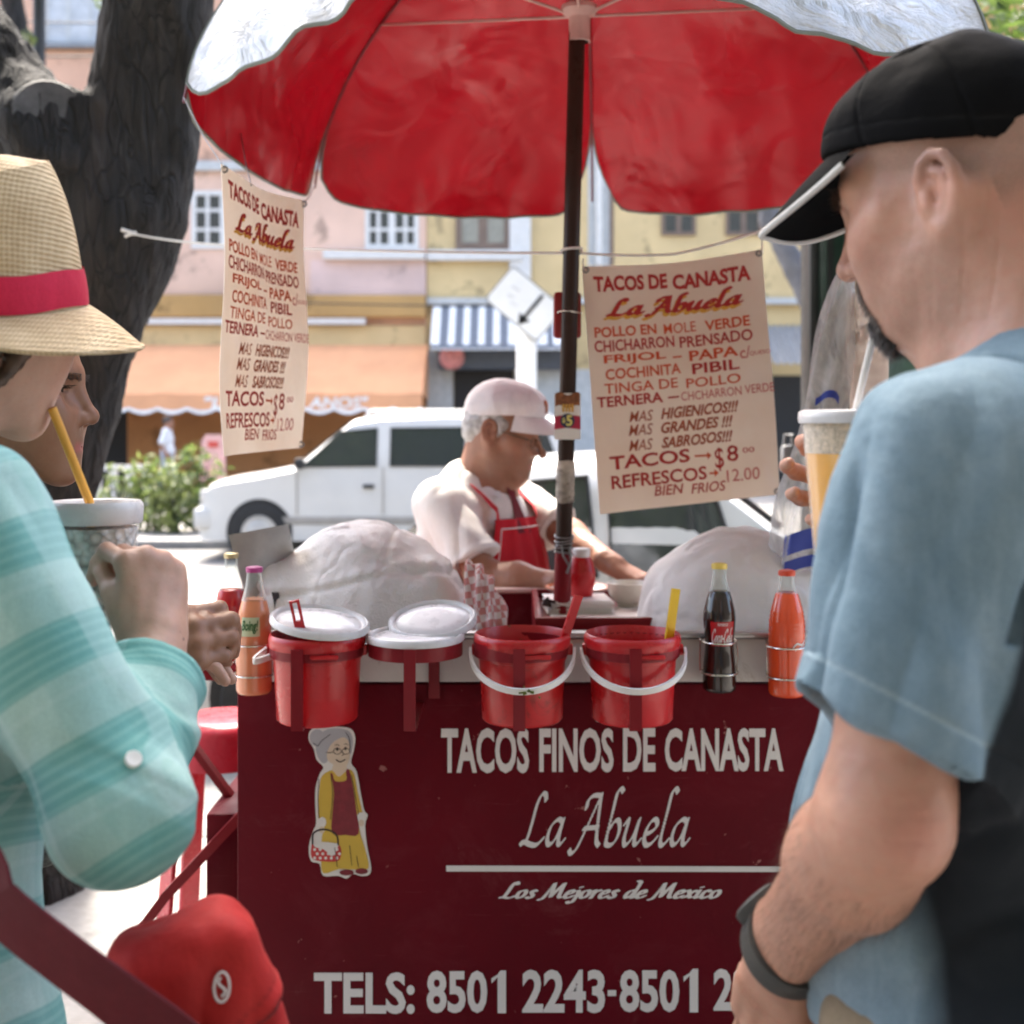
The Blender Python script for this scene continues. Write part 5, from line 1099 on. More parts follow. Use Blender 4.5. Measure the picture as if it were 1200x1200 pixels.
LINES = [('t','TACOS DE',65,240,415,214,75,0,.03,0),('t','CANASTA',440,212,805,185,75,0,.03,0),('s','La Abuela',118,366,772,306,108,0),
 ('t','POLLO EN',68,460,360,436,50,1,.015,0),('t','MOLE',395,432,548,420,50,1,.015,0),('t','VERDE',590,415,800,398,50,1,.015,0),('t','CHICHARRON',68,528,445,498,55,0,.008,0),('t','PRENSADO',470,497,812,468,55,0,.008,0),
 ('t','FRIJOL',112,590,405,566,50,1,.015,0),('t','-',435,548,478,545,8,1,.02,0),('t','PAPA',515,560,745,542,50,1,.015,0),('t','c/',752,556,800,548,58,4,0,0),('t','QUESO',795,545,892,530,22,4,0,0),
 ('t','COCHINITA',120,655,475,628,52,1,.01,0),('t','PIBIL',528,622,750,606,50,0,.01,0),('t','TINGA DE',115,722,460,694,48,1,.0,0),('t','POLLO',500,690,755,670,46,1,.0,0),
 ('t','TERNERA',80,790,390,762,50,0,.015,0),('t','-',412,742,465,738,8,0,.02,0),('t','CHCHARRON VERDE',475,748,908,716,42,4,-.005,0),
 ('t','MAS',232,860,345,846,52,2,.02,.3),('t','HIGIENICOS!!!',380,842,745,806,54,2,.02,.3),('t','MAS',230,926,345,912,54,2,.02,.3),('t','GRANDES !!!',382,908,720,878,54,2,.02,.3),('t','MAS',232,998,345,984,54,2,.02,.3),('t','SABROSOS!!!',385,980,720,948,54,2,.02,.3),
 ('t','TACOS',142,1080,520,1050,64,0,.015,0),('t','$',640,1092,682,1086,112,0,-.008,0),('t','8',695,1045,748,1040,76,0,.0,0),('t','00',766,1004,820,998,26,4,0,0),
 ('t','REFRESCOS',150,1172,600,1132,64,0,.01,0),('t','12.00',695,1142,848,1126,58,4,-.008,0),('t','BIEN',352,1206,490,1196,48,0,.0,.2),('t','FRIOS',525,1194,690,1184,48,0,.0,.2)]
def menu(name_label, TL, TR, BL, BR, bow, grp='hand painted menu banners', back=False):
    TL, TR, BL, BR = map(Vector, (TL, TR, BL, BR)); nrm = (TR-TL).cross(BL-TL).normalized()    # towards the reader is -nrm
    if nrm.dot(Vector((0,1,0))) < 0 and not back: nrm = -nrm
    def fn(u, v, li): 
        p = BL.lerp(BR, u).lerp(TL.lerp(TR, u), v); rip = bow*math.sin(math.pi*u)*(.4+.6*(1-v))+.006*math.sin(v*7+u*2)+.004*math.sin(u*9+v*3)
        return p+nrm*(rip-li)-Vector((0,0,.010*math.sin(math.pi*u)*v*v))
    t = thing('menu_banner', name_label, 'banner', (BL+BR)/2, group=grp)
    b = MB(); b.grid(lambda u, v: fn(u, v, 0), 24, 32); b.grid(lambda u, v: fn(u, v, -.0012), 24, 32); b.build('cloth', M_BAN, t)
    Lb = Letters(lambda u, v, li: fn(u, v, li)); U = np.array([848., -90.]); Vv = np.array([-84., -1164.]); Mi = np.linalg.inv(np.stack([U, Vv], 1))
    uv = lambda x, y: Mi @ (np.array([x, y])-np.array([92., 1292.]))
    for l_ in LINES:
        if l_[0] == 't':
            _, s, x0, y0, x1, y1, h_, m, bo, sh = l_; a, c = uv(x0, y0), uv(x1, y1); vv = (a[1]+c[1])/2; Lb.text(s, a[0], vv, c[0], vv+h_/1164, m, bold=(.003 if 'M' in s else bo+.012), shear=sh, jit=.02, lift=.0011)
        else:
            _, s, x0, y0, x1, y1, h_, m = l_; a, c = uv(x0, y0), uv(x1, y1); vv = (a[1]+c[1])/2-.004
            Lb.script(s, a[0], vv, c[0], vv+h_/1164, 3, .0009, -.014, -.013, nib=.07, th=.04, ang=35, shear=.2); Lb.script(s, a[0], vv, c[0], vv+h_/1164, 0, .0014, nib=.07, th=.04, ang=35, shear=.2)
    for (x0, x1, y) in ((540,610,1022),(610,645,1105)):
        a, c = uv(x0, y), uv(x1, y-3); Lb.mb.add([Lb.fn(a[0], a[1], .0011), Lb.fn(c[0], c[1], .0011), Lb.fn(c[0], c[1]+.008, .0011), Lb.fn(a[0], a[1]+.008, .0011)], [[0,1,2,3]], 1); Lb.mb.add([Lb.fn(c[0]-.012, c[1]-.012, .0013), Lb.fn(c[0]+.012, c[1]+.004, .0013), Lb.fn(c[0]-.012, c[1]+.02, .0013)], [[0,1,2]], 1)
    Lb.build('lettering', [M_PR, M_PO, M_PB, M_PY, M_PP], t)
    for (u, v) in ((.02,.985),(.98,.985),(.985,.015)):
        b = MB(); b.tube([fn(u, v, .002)+Vector((.006*math.cos(a*.6), -.001, .006*math.sin(a*.6))) for a in range(11)], .0022, 6, closed=True); b.build('eyelet', M_STEEL, t)
    return t, fn
menu('cream menu banner with red lettering right of the umbrella pole', at(682,312,2.75), at(893,292,2.75), at(703,603,2.75), at(915,580,2.75), .012)
m2, f2 = menu('narrow looking menu banner hung edge-on from the umbrella rim at the left', at(262,192,2.33), at(357,235,2.75), at(263,535,2.33), at(357,525,2.75), .015)
menu('menu banner seen edge-on behind the yellow drink', at(1042,336,2.30), at(994,340,2.72), at(1036,640,2.30), at(990,600,2.72), .012)
M_ROPE = mat('white_cord', (.72,.70,.66), .8, bump=.4, bscale=300)
def cord(pts, r=.0035, sag=.0): 
    b = MB(); P = []
    for (p, q) in zip(pts[:-1], pts[1:]): p, q = Vector(p), Vector(q); P += [p.lerp(q, k/10)-Vector((0,0,sag*4*(k/10)*(1-k/10))) for k in range(10)]
    b.tube(P+[Vector(pts[-1])], r, 7); return b
b = cord([at(150,273,3.72), at(262,287,3.45), on_pole(297)+Vector((-.02,-.005,0))], .0032, .006); b.tube([on_pole(297)+Vector((.0235*math.cos(a*.52),.0235*math.sin(a*.52),.001*a)) for a in range(13)], .0032, 6, closed=True)
Bc = cord([on_pole(297)+Vector((.02,-.004,0)), at(790,298,2.76), at(893,270,2.77), at(950,250,4.25)], .0032, .004); b.add(Bc.v, Bc.f)
for (a_, c_) in ((at(683,303,2.75), at(684,316,2.745)), (at(893,270,2.77), at(893,296,2.745))): b.tube([a_, c_], .0018, 6)
b.tube([at(142,269,3.70), at(158,274,3.71)], .006, 7); b.tube([at(146,277,3.70), at(160,272,3.71)], .005, 7)
tag(b.build('cord', M_ROPE), 'white cord tied from the tree trunk past the pole to the green column', 'cord')
b = MB()
for (u_, r0) in ((.02, rib_pt(RIMV[0],.985)), (.35, None), (.98, rib_pt(RIMV[1],.985))):
    q = f2(u_, .99, .002); tgt = RIMV[0].lerp(RIMV[1], u_*.8)+Vector((.03,0,.0)) if r0 is None else r0
    b.tube([q, q.lerp(tgt, .5)+Vector((0,0,-.01)), tgt], .0014, 6)
tag(b.build('hanging_hook', M_STEEL), 'steel wire hooks holding the edge-on menu banner to the umbrella rim', 'hooks')
# ---- clear plastic bag on the right
def clear_mat():
    t = NT('clear_plastic_film'); v = t.coords('Object', (1,1,.35)); n = t.noise(v, 22, 6, .6, .8)
    t.set(Base_Color=(.8,.82,.84), Roughness=.12, Normal=t.bump(n, .9, .02)); tr = t.n("BsdfTransparent"); ms = t.n("MixShader"); t.l(t.ramp(n, [(.35,.25),(.65,.72)]), ms.inputs[0])
    t.l(tr.outputs[0], ms.inputs[1]); t.l(t.b.outputs[0], ms.inputs[2]); t.l(ms.outputs[0], t.t.nodes['Material Output'].inputs[0]); return t.m
pbg = thing('plastic_bag', 'long clear plastic bag with blue print hanging beside the green column', 'plastic bag', at(968,600,2.56))
ctr = lambda v: (992-48*v**.8, 325+345*v)
def pbf(u, v):
    px, py = ctr(v); wd = 10+26*min(1, v*1.4)+4*math.sin(v*9); a = u*2*math.pi; c = at(px, py, 2.56); k_ = 2.56/FPX*wd*(1+.18*math.sin(a*5+v*7))
    return c+Vector((k_*math.cos(a), k_*.6*math.sin(a), .01*math.sin(a*3)))
b = MB(); b.grid(pbf, 40, 40, closed_u=True); b.build('film', clear_mat(), pbg)
M_BLUEP = mat('blue_print', (.03,.06,.38), .4)
for (v0, v1, u0, u1) in ((.40,.425,.62,.86),(.86,.93,.55,.95),(.95,.99,.52,.98)):
    b = MB(); b.grid(lambda u, v: pbf(u0+(u1-u0)*u, v0+(v1-v0)*v)+Vector((0,-.003,0)), 8, 4); b.build('printed_band', M_BLUEP, pbg)
# ================================================================ people
def skin_mat(name, base, red, spots=.3, sss=.12, tan=(.3,.12,.07)):
    """attributes: lip, flush, stub (shaved hair shadow of the scalp / beard), brow"""
    t = NT(name); v = t.coords(); n = t.noise(v, 24, 6, .6); n2 = t.noise(v, 120, 4, .6); n4 = t.noise(v, 260, 3, .7)
    c = t.ramp(n, [(.3, tuple(x*.82 for x in base)), (.72, tuple(min(1, x*1.08) for x in base))])
    c = t.mix(t.ramp(n2, [(.42, 0), (.72, spots)]), c, red)
    c = t.mix(t.ramp(n4, [(.62,0),(.70,.35)]), c, tan); c = t.mix(t.attr('flush'), c, red); c = t.mix(t.math('MULTIPLY', t.attr('stub'), t.ramp(t.noise(v, 900, 2), [(.3,.45),(.7,1)])), c, (.10,.075,.06)); c = t.mix(t.attr('lip'), c, (.36,.11,.09))
    t.set(Base_Color=c, Roughness=t.ramp(n, [(.3,.42),(.7,.56)]), Normal=t.bump(n2, .22, .0012, t.bump(t.noise(v, 330, 3, .6), .25, .0006)))
    t.b.inputs['Subsurface Weight'].default_value = sss; t.b.inputs['Subsurface Radius'].default_value = (1,.45,.25); t.b.inputs['Subsurface Scale'].default_value = .006; t.b.inputs['Specular IOR Level'].default_value = .45
    return t.m
M_SK1 = skin_mat('fair_skin', (.48,.265,.185), (.50,.18,.13)); M_SK2 = skin_mat('light_skin', (.52,.31,.225), (.55,.22,.16), .2); M_SK3 = skin_mat('brown_skin', (.27,.135,.078), (.26,.10,.06), .25, .08); M_SK4 = skin_mat('tan_skin', (.33,.165,.10), (.36,.13,.09), .4, .08)
M_EYE = mat('eye_white', (.62,.58,.55), .15); M_IRIS = mat('dark_iris', (.02,.012,.008), .1); M_NAIL = mat('finger_nail', (.55,.33,.26), .3)
def hair_mat(name, c1, c2): 
    t = NT(name); v = t.coords('Object', (1,1,1)); t.set(Base_Color=t.ramp(t.noise(v, 60, 5), [(.35, c1), (.65, c2)]), Roughness=.45); return t.m
M_HDARK = hair_mat('dark_hair', (.012,.009,.008), (.05,.036,.028)); M_HBROWN = hair_mat('brown_hair', (.04,.022,.014), (.10,.06,.04)); M_HGREY = hair_mat('grey_hair', (.30,.29,.28), (.55,.54,.53)); M_HSALT = hair_mat('grizzled_beard', (.02,.017,.015), (.16,.14,.13))

def add_head(S, f, jaw=1.0, nose=1.0, cheek=1.0, brow=1.0, lips=1.0, ear=(1,-1), muz=0, eu=0, full=1.0, wid=1.0, low=0):
    p = f.p; q = f.s; p0 = f.p
    S.ell(p(-.012,0,.052-.5*low), (.098,.0765,.084-.5*low), f, .02)
    S.ell(p(.045,0,-.018), (.053,.060*wid,.086), f, .03)
    S.ell(p(.018,0,-.03), (.07,.0655*wid,.05), f, .03)
    for s_ in (1,-1):
        S.rc(p(.004,s_*.056*jaw*wid,-.052), p(.074,s_*.022*jaw,-.100), .0155*q, .0175*q, .03)
        S.rc(p(.070,s_*.046*wid,-.018), p(.050,s_*.060*wid,-.012), .0165*q*cheek, .015*q, .03)
        S.ell(p(.064,s_*.032*full,-.045), (.028,.024*full,.032), f, .03)
        S.rc(p(.086,s_*.010,.026), p(.073,s_*.048,.026), .011*q*brow, .009*q, .018)
    S.sph(p(.0845,0,-.103), .0185*q, .02)
    S.ell(p(.076+muz,0,-.070), (.0245,.034,.030), f, .02)
    for s_ in (1,-1): S.sph(p(.104,s_*.033,.002), .0185*q, .014, True)
    for s_ in (1,-1): S.sph(p(.0715,s_*.032,.005), .0143*q, .004)
    for s_ in (1,-1): S.ell(p(.0865,s_*.0325,.0045), (.0065,.0122,.0038), f, .002, True)
    S.rc(p(.090,0,.018), p(.1125*nose,0,-.024), .0068*q, .0085*q, .012)
    S.sph(p(.1145*nose,0,-.029), .0100*q*nose, .008)
    for s_ in (1,-1):
        S.ell(p(.103,s_*.0125*nose,-.033), (.0115,.0072*nose,.0085), f, .007)
        S.ell(p(.108,s_*.0068*nose,-.0415), (.0055,.0030,.0042), f, .003, True)
    p = lambda a, b_, c: p0(a+muz, b_, c)
    S.line([p(.086,.024,-.0700),p(.0955,.011,-.0655),p(.0985,.003,-.0640),p(.0985,-.003,-.0640),p(.0955,-.011,-.0655),p(.086,-.024,-.0700)], [.0028*q,.0046*q*lips,.0044*q*lips,.0044*q*lips,.0046*q*lips,.0028*q], .006)
    S.line([p(.086,.022,-.0725),p(.0945,.010,-.0765),p(.0965,0,-.0780),p(.0945,-.010,-.0765),p(.086,-.022,-.0725)], [.0028*q,.0053*q*lips,.0058*q*lips,.0053*q*lips,.0028*q], .006)
    S.line([p(.090,.026,-.0712),p(.1005,.010,-.0705),p(.1035,0,-.0700),p(.1005,-.010,-.0705),p(.090,-.026,-.0712)], .0013*q, .0025, True)
    for s_ in ear:
        e = lambda f_, l_, u_: p0(f_, s_*(l_+.12*max(0, -f_)), u_+eu)
        S.ell(e(-.010,.0735,.004), (.0150,.0050,.0285), f, .008)
        hx = [e(.003,.0745,.006), e(.004,.0785,.019), e(-.004,.0835,.0305), e(-.016,.0880,.0335), e(-.026,.0905,.027), e(-.030,.0905,.012), e(-.0275,.0875,-.004), e(-.019,.0825,-.018), e(-.008,.0775,-.028)]
        S.line(hx, [.0028*q,.0034*q,.0042*q,.0044*q,.0044*q,.0042*q,.0040*q,.0040*q,.0052*q], .004)
        S.line([e(-.012,.0825,.022), e(-.0205,.0845,.012), e(-.0185,.082,-.003), e(-.010,.0785,-.014)], [.0030*q,.0034*q,.0034*q,.0032*q], .004)
        S.sph(e(-.004,.0755,-.0275), .0075*q, .006); S.ell(e(.004,.0775,-.003), (.0035,.0048,.0075), f, .004)
        S.ell(e(-.0065,.0825,.000), (.0085,.0095,.0125), f, .003, True); S.line([e(-.008,.0850,.024), e(-.022,.0905,.018), e(-.023,.089,.004)], .0028*q, .003, True)
def head_attrs(V, f, scalp=0, beard=0, lipc=1.0, flush=.25):
    q = f.inv(V); F_, L_, U_ = q[:,0], np.abs(q[:,1]), q[:,2]
    inside = (np.abs(q) < .2).all(1)
    lip = np.exp(-((U_+.0705)/.0095)**2*1.4)*np.clip((.026-L_)/.008,0,1)*np.clip((F_-.080)/.008,0,1)
    lip = np.clip(lip*1.4-.2, 0, 1)*lipc*inside
    fl = (np.exp(-(((F_-.07)/.03)**2+((L_-.045)/.025)**2+((U_+.03)/.028)**2))+np.exp(-(((F_-.114)/.014)**2+(L_/.016)**2+((U_+.03)/.014)**2))+.9*np.clip((L_-.074)/.006,0,1)*np.exp(-((F_+.012)/.03)**2-(U_/.035)**2))*flush*inside
    st = np.zeros(len(V))
    if scalp: st = np.maximum(st, scalp*np.clip((U_-.0-.028*np.clip(F_/.05,-1,1)+.02*(F_ < -.05))/.02+.6,0,1)*np.clip((.062-F_)/.02,0,1)*inside)
    if beard: st = np.maximum(st, beard*np.clip((-.035-U_+.3*(F_-.05))/.02,0,1)*np.clip((F_+.01)/.02,0,1)*np.clip((U_+.135)/.02,0,1)*inside)
    return dict(lip=lip, flush=np.clip(fl,0,1), stub=st)
def eyes(f, parent, look=(0,0)):
    for s_ in (1,-1):
        c = f.p(.0718, s_*.032, .005); b = MB(); b.lathe([(.0122*f.s*math.sin(k*math.pi/14), -.0122*f.s*math.cos(k*math.pi/14)) for k in range(15)], 20, c); 
        d = f.F*1.0+f.L*look[0]+f.U*look[1]; d = d/np.linalg.norm(d); Mx = Vector(d).to_track_quat('Z','Y').to_matrix(); b.lathe([(.0064*f.s,.0105*f.s),(.004*f.s,.0121*f.s),(0,.0128*f.s)], 20, c, 1, M=Mx); b.build('eye', [M_EYE, M_IRIS], parent, fix=False)
def hand_ops(S, f, curl, spread=(4,1,-3,-8), side=1, thumb=(.5,.35,.3), sc=1.0, k=.006, tdir=(.55,.75,-.35), fat=1.0):
    """f: wrist frame, forward = along the fingers, up = back of the hand, left*side = thumb side; curl: 4 x (mcp, pip, dip) degrees"""
    p = lambda a, b_, c: f.p(a*sc, b_*side*sc, c*sc)
    tips = []
    KN = [(.088,.031,.002),(.092,.010,.005),(.087,-.0105,.003),(.079,-.029,-.002)]; LEN = [(.044,.026,.020),(.049,.030,.021),(.045,.028,.021),(.035,.021,.019)]; RD = [tuple(x*fat for x in q) for q in ((.0098,.0086,.0078,.0068),(.0100,.0088,.0080,.0070),(.0095,.0083,.0075,.0066),(.0085,.0075,.0068,.0060))]
    S.rc(p(-.03,0,0), p(.012,0,0), .027*sc, .026*sc, .02); S.ell(p(.045,.002,-.002), (.052*sc/f.s,.040*sc/f.s,.0145*sc/f.s), f, .016)
    for kn, wy in zip(KN, (.017,.006,-.006,-.016)): S.rc(p(.008,wy,.002), p(*kn), .0135*sc, .0108*sc, .012)
    S.rc(p(.01,-.022,-.006), p(.06,-.030,-.008), .013*sc, .012*sc, .014); S.rc(p(.012,.018,-.010), p(.045,.030,-.014), .015*sc, .013*sc, .012)
    for i in range(4):
        a = np.array(KN[i]); yaw = R(spread[i]); ang = 0; pts = [a]
        for j in range(3):
            ang += R(curl[i][j]); d = np.array([math.cos(ang)*math.cos(yaw), math.sin(yaw)*math.cos(ang), -math.sin(ang)]); a = a+d*LEN[i][j]; pts.append(a)
        P = [p(*x) for x in pts]; S.rc(P[0], P[0], RD[i][0]*1.08*sc, RD[i][0]*1.08*sc, .009)
        S.line(P, [r*sc for r in RD[i]], .004); S.sph(P[1], RD[i][1]*1.03*sc, .004); tips.append((P[3], P[3]-P[2]))
    # thumb
    t0 = np.array([.018,.022,-.010]); d = np.array(tdir, float); d /= np.linalg.norm(d); t1 = t0+d*.045; d2 = d+np.array([thumb[0], -thumb[1], -thumb[2]]); d2 /= np.linalg.norm(d2); t2 = t1+d2*.033; d3 = d2+np.array([thumb[0]*.7, -thumb[1]*.9, -thumb[2]*.5]); d3 /= np.linalg.norm(d3); t3 = t2+d3*.025
    P = [p(*x) for x in (t0,t1,t2,t3)]; S.rc(P[0], P[1], .0155*sc, .0122*sc, .014); S.line(P[1:], [.0118*sc,.0108*sc,.0088*sc], .006); tips.append((P[3], P[3]-P[2])); return tips
def strands(name, roots, dirs, length, rad, m, parent, seed=0, curl=.3):
    r = np.random.default_rng(seed); V, F = [], []
    for p, d in zip(roots, dirs):
        d = d/np.linalg.norm(d); L_ = length*(.6+.7*r.random()); g = r.normal(size=3)*curl; a = np.cross(d, r.normal(size=3)); a /= np.linalg.norm(a)+1e-9; c = np.cross(d, a); b_ = len(V)
        for k in range(4):
            t_ = k/3; o = p+d*L_*t_+g*L_*t_*t_*.4+np.array([0,0,-.15])*L_*t_*t_; rr = rad*(1-t_*.85)
            V += [o+a*rr, o-a*rr*.5+c*rr*.87, o-a*rr*.5-c*rr*.87]
        for k in range(3):
            for q in range(3): F.append([b_+k*3+q, b_+k*3+(q+1) % 3, b_+k*3+3+(q+1) % 3, b_+k*3+3+q])
    return mesh_obj(name, V, F, m, parent)
def part_mesh(S, h, name, m, parent, disp=None, attrs=None, sm=1, lo=None, hi=None, one=False):
    V, F = S.mesh(h, lo, hi)
    if one: V, F = largest(V, F)
    V = relax(V, F, sm)
    if disp is not None: V = V+vnormals(V, F)*disp(V)[:,None]
    return mesh_obj(name, V, F, m, parent, attrs=attrs(V) if attrs else None), V, F
def seg_t(V, a, b):
    a, b = np.array(a), np.array(b); ba = b-a; t = (V-a) @ ba/(ba @ ba); d = np.linalg.norm(V-a-np.clip(t,0,1)[:,None]*ba, axis=1); return t, d
def fabric(name, stops, rough=.85, weave=900, seam=None, patch=.2, pscale=4, bumpn=.25):
    t = NT(name); v = t.coords(); n = t.noise(v, pscale, 6, .62, .4); c = t.ramp(n, stops)
    c = t.mix(t.ramp(t.noise(v, 380, 3, .7), [(.38,.16),(.62,0)]), c, tuple(x*.45 for x in stops[0][1])); c = t.mix(t.ramp(t.noise(t.coords('Object',(40,40,5)), 1.6, 4, .6), [(.5,0),(.75,.22)]), c, tuple(min(1, x*1.25) for x in stops[-1][1]))
    if seam: c = t.mix(t.attr('seam'), c, seam)
    b1 = t.bump(t.noise(v, 38, 5, .6, .4), bumpn, .006); t.set(Base_Color=c, Roughness=rough, Normal=t.bump(t.noise(v, weave, 2), .35, .0008, b1)); t.b.inputs['Sheen Weight'].default_value = .04; t.b.inputs['Specular IOR Level'].default_value = .2; return t

# ---------------------------------------------------------------- 1. man in the black cap
man = thing('person', 'man in black cap and faded blue T-shirt sipping a yellow drink through a straw', 'person', (.45,1.05,0))
hm = head_frame((.389,1.051,1.690), 140, 20, sc=.97)
S_L, E_L, W_L = np.array(at(1094,536,.885)), np.array(at(1036,962,.853)), np.array(at(925,1108,1.03))
S_R, E_R, W_R = np.array([.557,1.165,1.452]), np.array([.535,1.350,1.20]), np.array([.425,1.275,1.375])
mid = (S_L+S_R)/2; BF = Fr((mid[0], mid[1], 0), (-.752,.659,0))         # body frame: F, L
bp = lambda f_, l_, u_: BF.p(f_, l_, u_)
S = SDF(); add_head(S, hm, jaw=1.06, nose=1.03, brow=1.15, lips=.85, muz=.008, eu=-.024, full=.80, wid=.88, low=.012)
S.rc(hm.p(-.030,0,-.035), bp(-.025,0,1.47), .058, .066, .05); S.rc(hm.p(.012,0,-.07), bp(.025,0,1.45), .040, .048, .04)
for s_ in (1,-1): S.rc(hm.p(-.022,s_*.058,-.035), bp(.055,s_*.02,1.44), .014, .013, .025); S.rc(bp(-.045,s_*.03,1.52), bp(-.02,s_*.15,1.455), .05, .045, .06)
S.rc(hm.p(-.072,0,-.02), bp(-.040,0,1.45), .045, .052, .05); S.sph(hm.p(-.088,0,-.035), .028, .04)
S.rc(bp(-.01,.11,1.38), bp(-.01,-.11,1.38), .085, .085, .05); S.rc(bp(-.0,0,1.30), bp(.02,0,1.05), .105, .10, .06)
S.rc(S_L, E_L, .050, .0415, .03); fm = E_L*.72+W_L*.28; S.rc(E_L, fm, .042, .0445, .03); S.rc(fm, W_L, .0445, .035, .03)
S.rc(S_R, E_R, .050, .042, .03); S.rc(E_R, W_R, .044, .028, .03)
for s_ in (1,-1): S.rc(bp(0,s_*.09,.95), bp(.0,s_*.09,.52), .07, .055, .05); S.rc(bp(0,s_*.09,.52), bp(-.01,s_*.09,.1), .055, .04, .04)
S.rc(bp(0,.05,1.0), bp(0,-.05,1.0), .09, .09, .05)
# left hand dropping into the pocket
dl = W_L-fm; hl = Fr(W_L+dl/np.linalg.norm(dl)*.012, (-.12,.25,-.95), U=(-.75,-.6,-.1)); hand_ops(S, hl, [(18,25,15)]*4, side=1, thumb=(.4,.1,.2))
# right hand round the cup, fingertips showing at its left
CUP = at(1003,0,1.16); CX, CY = CUP.x, 1.16; ZC0, ZC1 = at(0,652,1.16).z, at(0,484,1.16).z
hr = Fr((CX+.094,CY+.070,1.400), (-.93,.20,.12), U=(.35,.90,-.2)); tipsR = hand_ops(S, hr, [(28,42,32),(26,42,30),(26,42,30),(28,44,32)], side=1, thumb=(.4,.3,.5), spread=(12,4,-4,-12))
def man_at(V): 
    a = head_attrs(V, hm, .62, .30, .45, .30); t_, d_ = seg_t(V, E_L, E_L+.001); el = E_L+np.array([.008,-.04,.005])
    a['flush'] = np.clip(a['flush']+.55*np.exp(-(np.linalg.norm(V-el, axis=1)/.028)**2)+.3*np.exp(-(np.linalg.norm(V-hm.p(-.06,.06,-.06), axis=1)/.04)**2), 0, 1); return a
def man_disp(V):
    q = hm.inv(V); nk = np.exp(-((q[:,2]+.085)/.05)**2)*np.clip(1-np.abs(q[:,0]+.02)/.1,0,1)
    t2, d2 = seg_t(V, fm, W_L); cr = np.exp(-(np.linalg.norm(V-(E_L+np.array([.01,-.03,-.01])), axis=1)/.035)**2)
    return fbm(V*45, 3)*.0007-.0007*cr*np.maximum(0, np.sin(V[:,2]*420+2.5*vnoise(V*30)))**3+.0022*np.sin((V @ np.array([.9,.2,.35]))*150+1.5*vnoise(V*9))*np.clip(t2+.2,0,1)*(d2 < .07)*(V[:,2] < 1.2)+fbm(V*9,2)*.002*(V[:,2] < 1.25)-.0006*nk*np.maximum(0, np.sin((q[:,0]*1.0+q[:,2]*.55)*210+2*vnoise(V*18)))**6+fbm(V*14,2)*.0010
body, MV, MF = part_mesh(S, .0021, 'body', M_SK1, man, man_disp, man_at); eyes(hm, body, (.1,-.35))
# beard, moustache, brow
q = hm.inv(MV); N_ = vnormals(MV, MF); r_ = np.random.default_rng(2)
def pick(mask, n): ii = np.flatnonzero(mask); return r_.choice(ii, n)
aL = np.abs(q[:,1]); gm = (q[:,0] > .060) & (aL < .026+.0*q[:,0]) & (q[:,2] < -.084) & (q[:,2] > -.118); ii = pick(gm, 2600)
strands('goatee', MV[ii], N_[ii]*.8+hm.F*.25-hm.U*.9, .0085, .00042, M_HSALT, man, 3, .5)
mm = (q[:,0] > .078) & (aL < .030) & (((q[:,2] < -.046) & (q[:,2] > -.061)) | ((aL > .022) & (q[:,2] < -.046) & (q[:,2] > -.10))); ii = pick(mm, 1100)
strands('moustache', MV[ii], N_[ii]*.7-hm.U*.8+np.sign(q[ii,1])[:,None]*hm.L*.5, .006, .00030, hair_mat('grey_stubble', (.12,.10,.09), (.40,.36,.33)), man, 4, .4)
bmk = (q[:,0] > .06) & (q[:,2] > .022) & (q[:,2] < .033) & (aL > .012) & (aL < .052); ii = pick(bmk, 500)

for g in (1,-1): jj = ii[np.sign(q[ii,1]) == g]; strands('eyebrow', MV[jj], N_[jj]*.5+g*hm.L*.9+hm.U*.2, .009, .0003, M_HBROWN, man, 5, .3)
t_, d_ = seg_t(MV, fm, W_L); am = (d_ < .06) & (t_ > -.8) & (t_ < .95) & (MV[:,2] < 1.2) & (MV[:,0] < .36); ii = pick(am, 2200); dv = (W_L-fm)/np.linalg.norm(W_L-fm)
strands('arm_hair', MV[ii], N_[ii]*.28+dv*.8+np.array([-.3,0,-.2]), .013, .00010, M_HBROWN, man, 6, .5)
# T-shirt: pale washed front, sleeves and shoulders, back and side darkened in the colour
T = SDF()
T.rc(bp(-.03,.155,1.452), bp(-.03,-.155,1.452), .066, .066, .05); T.rc(bp(-.045,.03,1.515), bp(-.03,.15,1.462), .052, .058, .05); T.rc(bp(-.045,-.03,1.515), bp(-.03,-.15,1.462), .052, .058, .05)
T.ell(bp(-.005,0,1.30), (.135,.205,.20), BF, .06); T.ell(bp(.03,0,1.10), (.155,.19,.20), BF, .08); T.ell(bp(.02,0,.96), (.15,.19,.12), BF, .06); T.rc(bp(.005,0,1.46), bp(-.03,0,1.50), .085, .085, .04); T.rc(bp(-.06,.07,1.455), bp(-.06,-.07,1.455), .072, .072, .05); T.ell(bp(-.03,0,1.02), (.14,.18,.14), BF, .06)
ds = (E_L-S_L)/np.linalg.norm(E_L-S_L); HL = np.array(at(1046,862,.868)); dsl = (HL-S_L)/np.linalg.norm(HL-S_L)
T.rc(S_L+np.array([.01,.02,-.05]), bp(-.02,.14,1.25), .07, .08, .05)
dr = (E_R-S_R)/np.linalg.norm(E_R-S_R); HR = S_R+dr*.17; T.rc(S_R, HR+dr*.06, .068, .075, .04)
nh = ds+np.array([-.30,.05,.08]); nh = nh/np.linalg.norm(nh)
def cut_sleeve(P, H=HL, d=nh, a=S_L, ax=ds): # everything past the hem, near this arm only
    u = (P-H) @ d; rr = np.linalg.norm((P-a)-((P-a) @ ax)[:,None]*ax, axis=1); return np.maximum(-u, rr-.105)
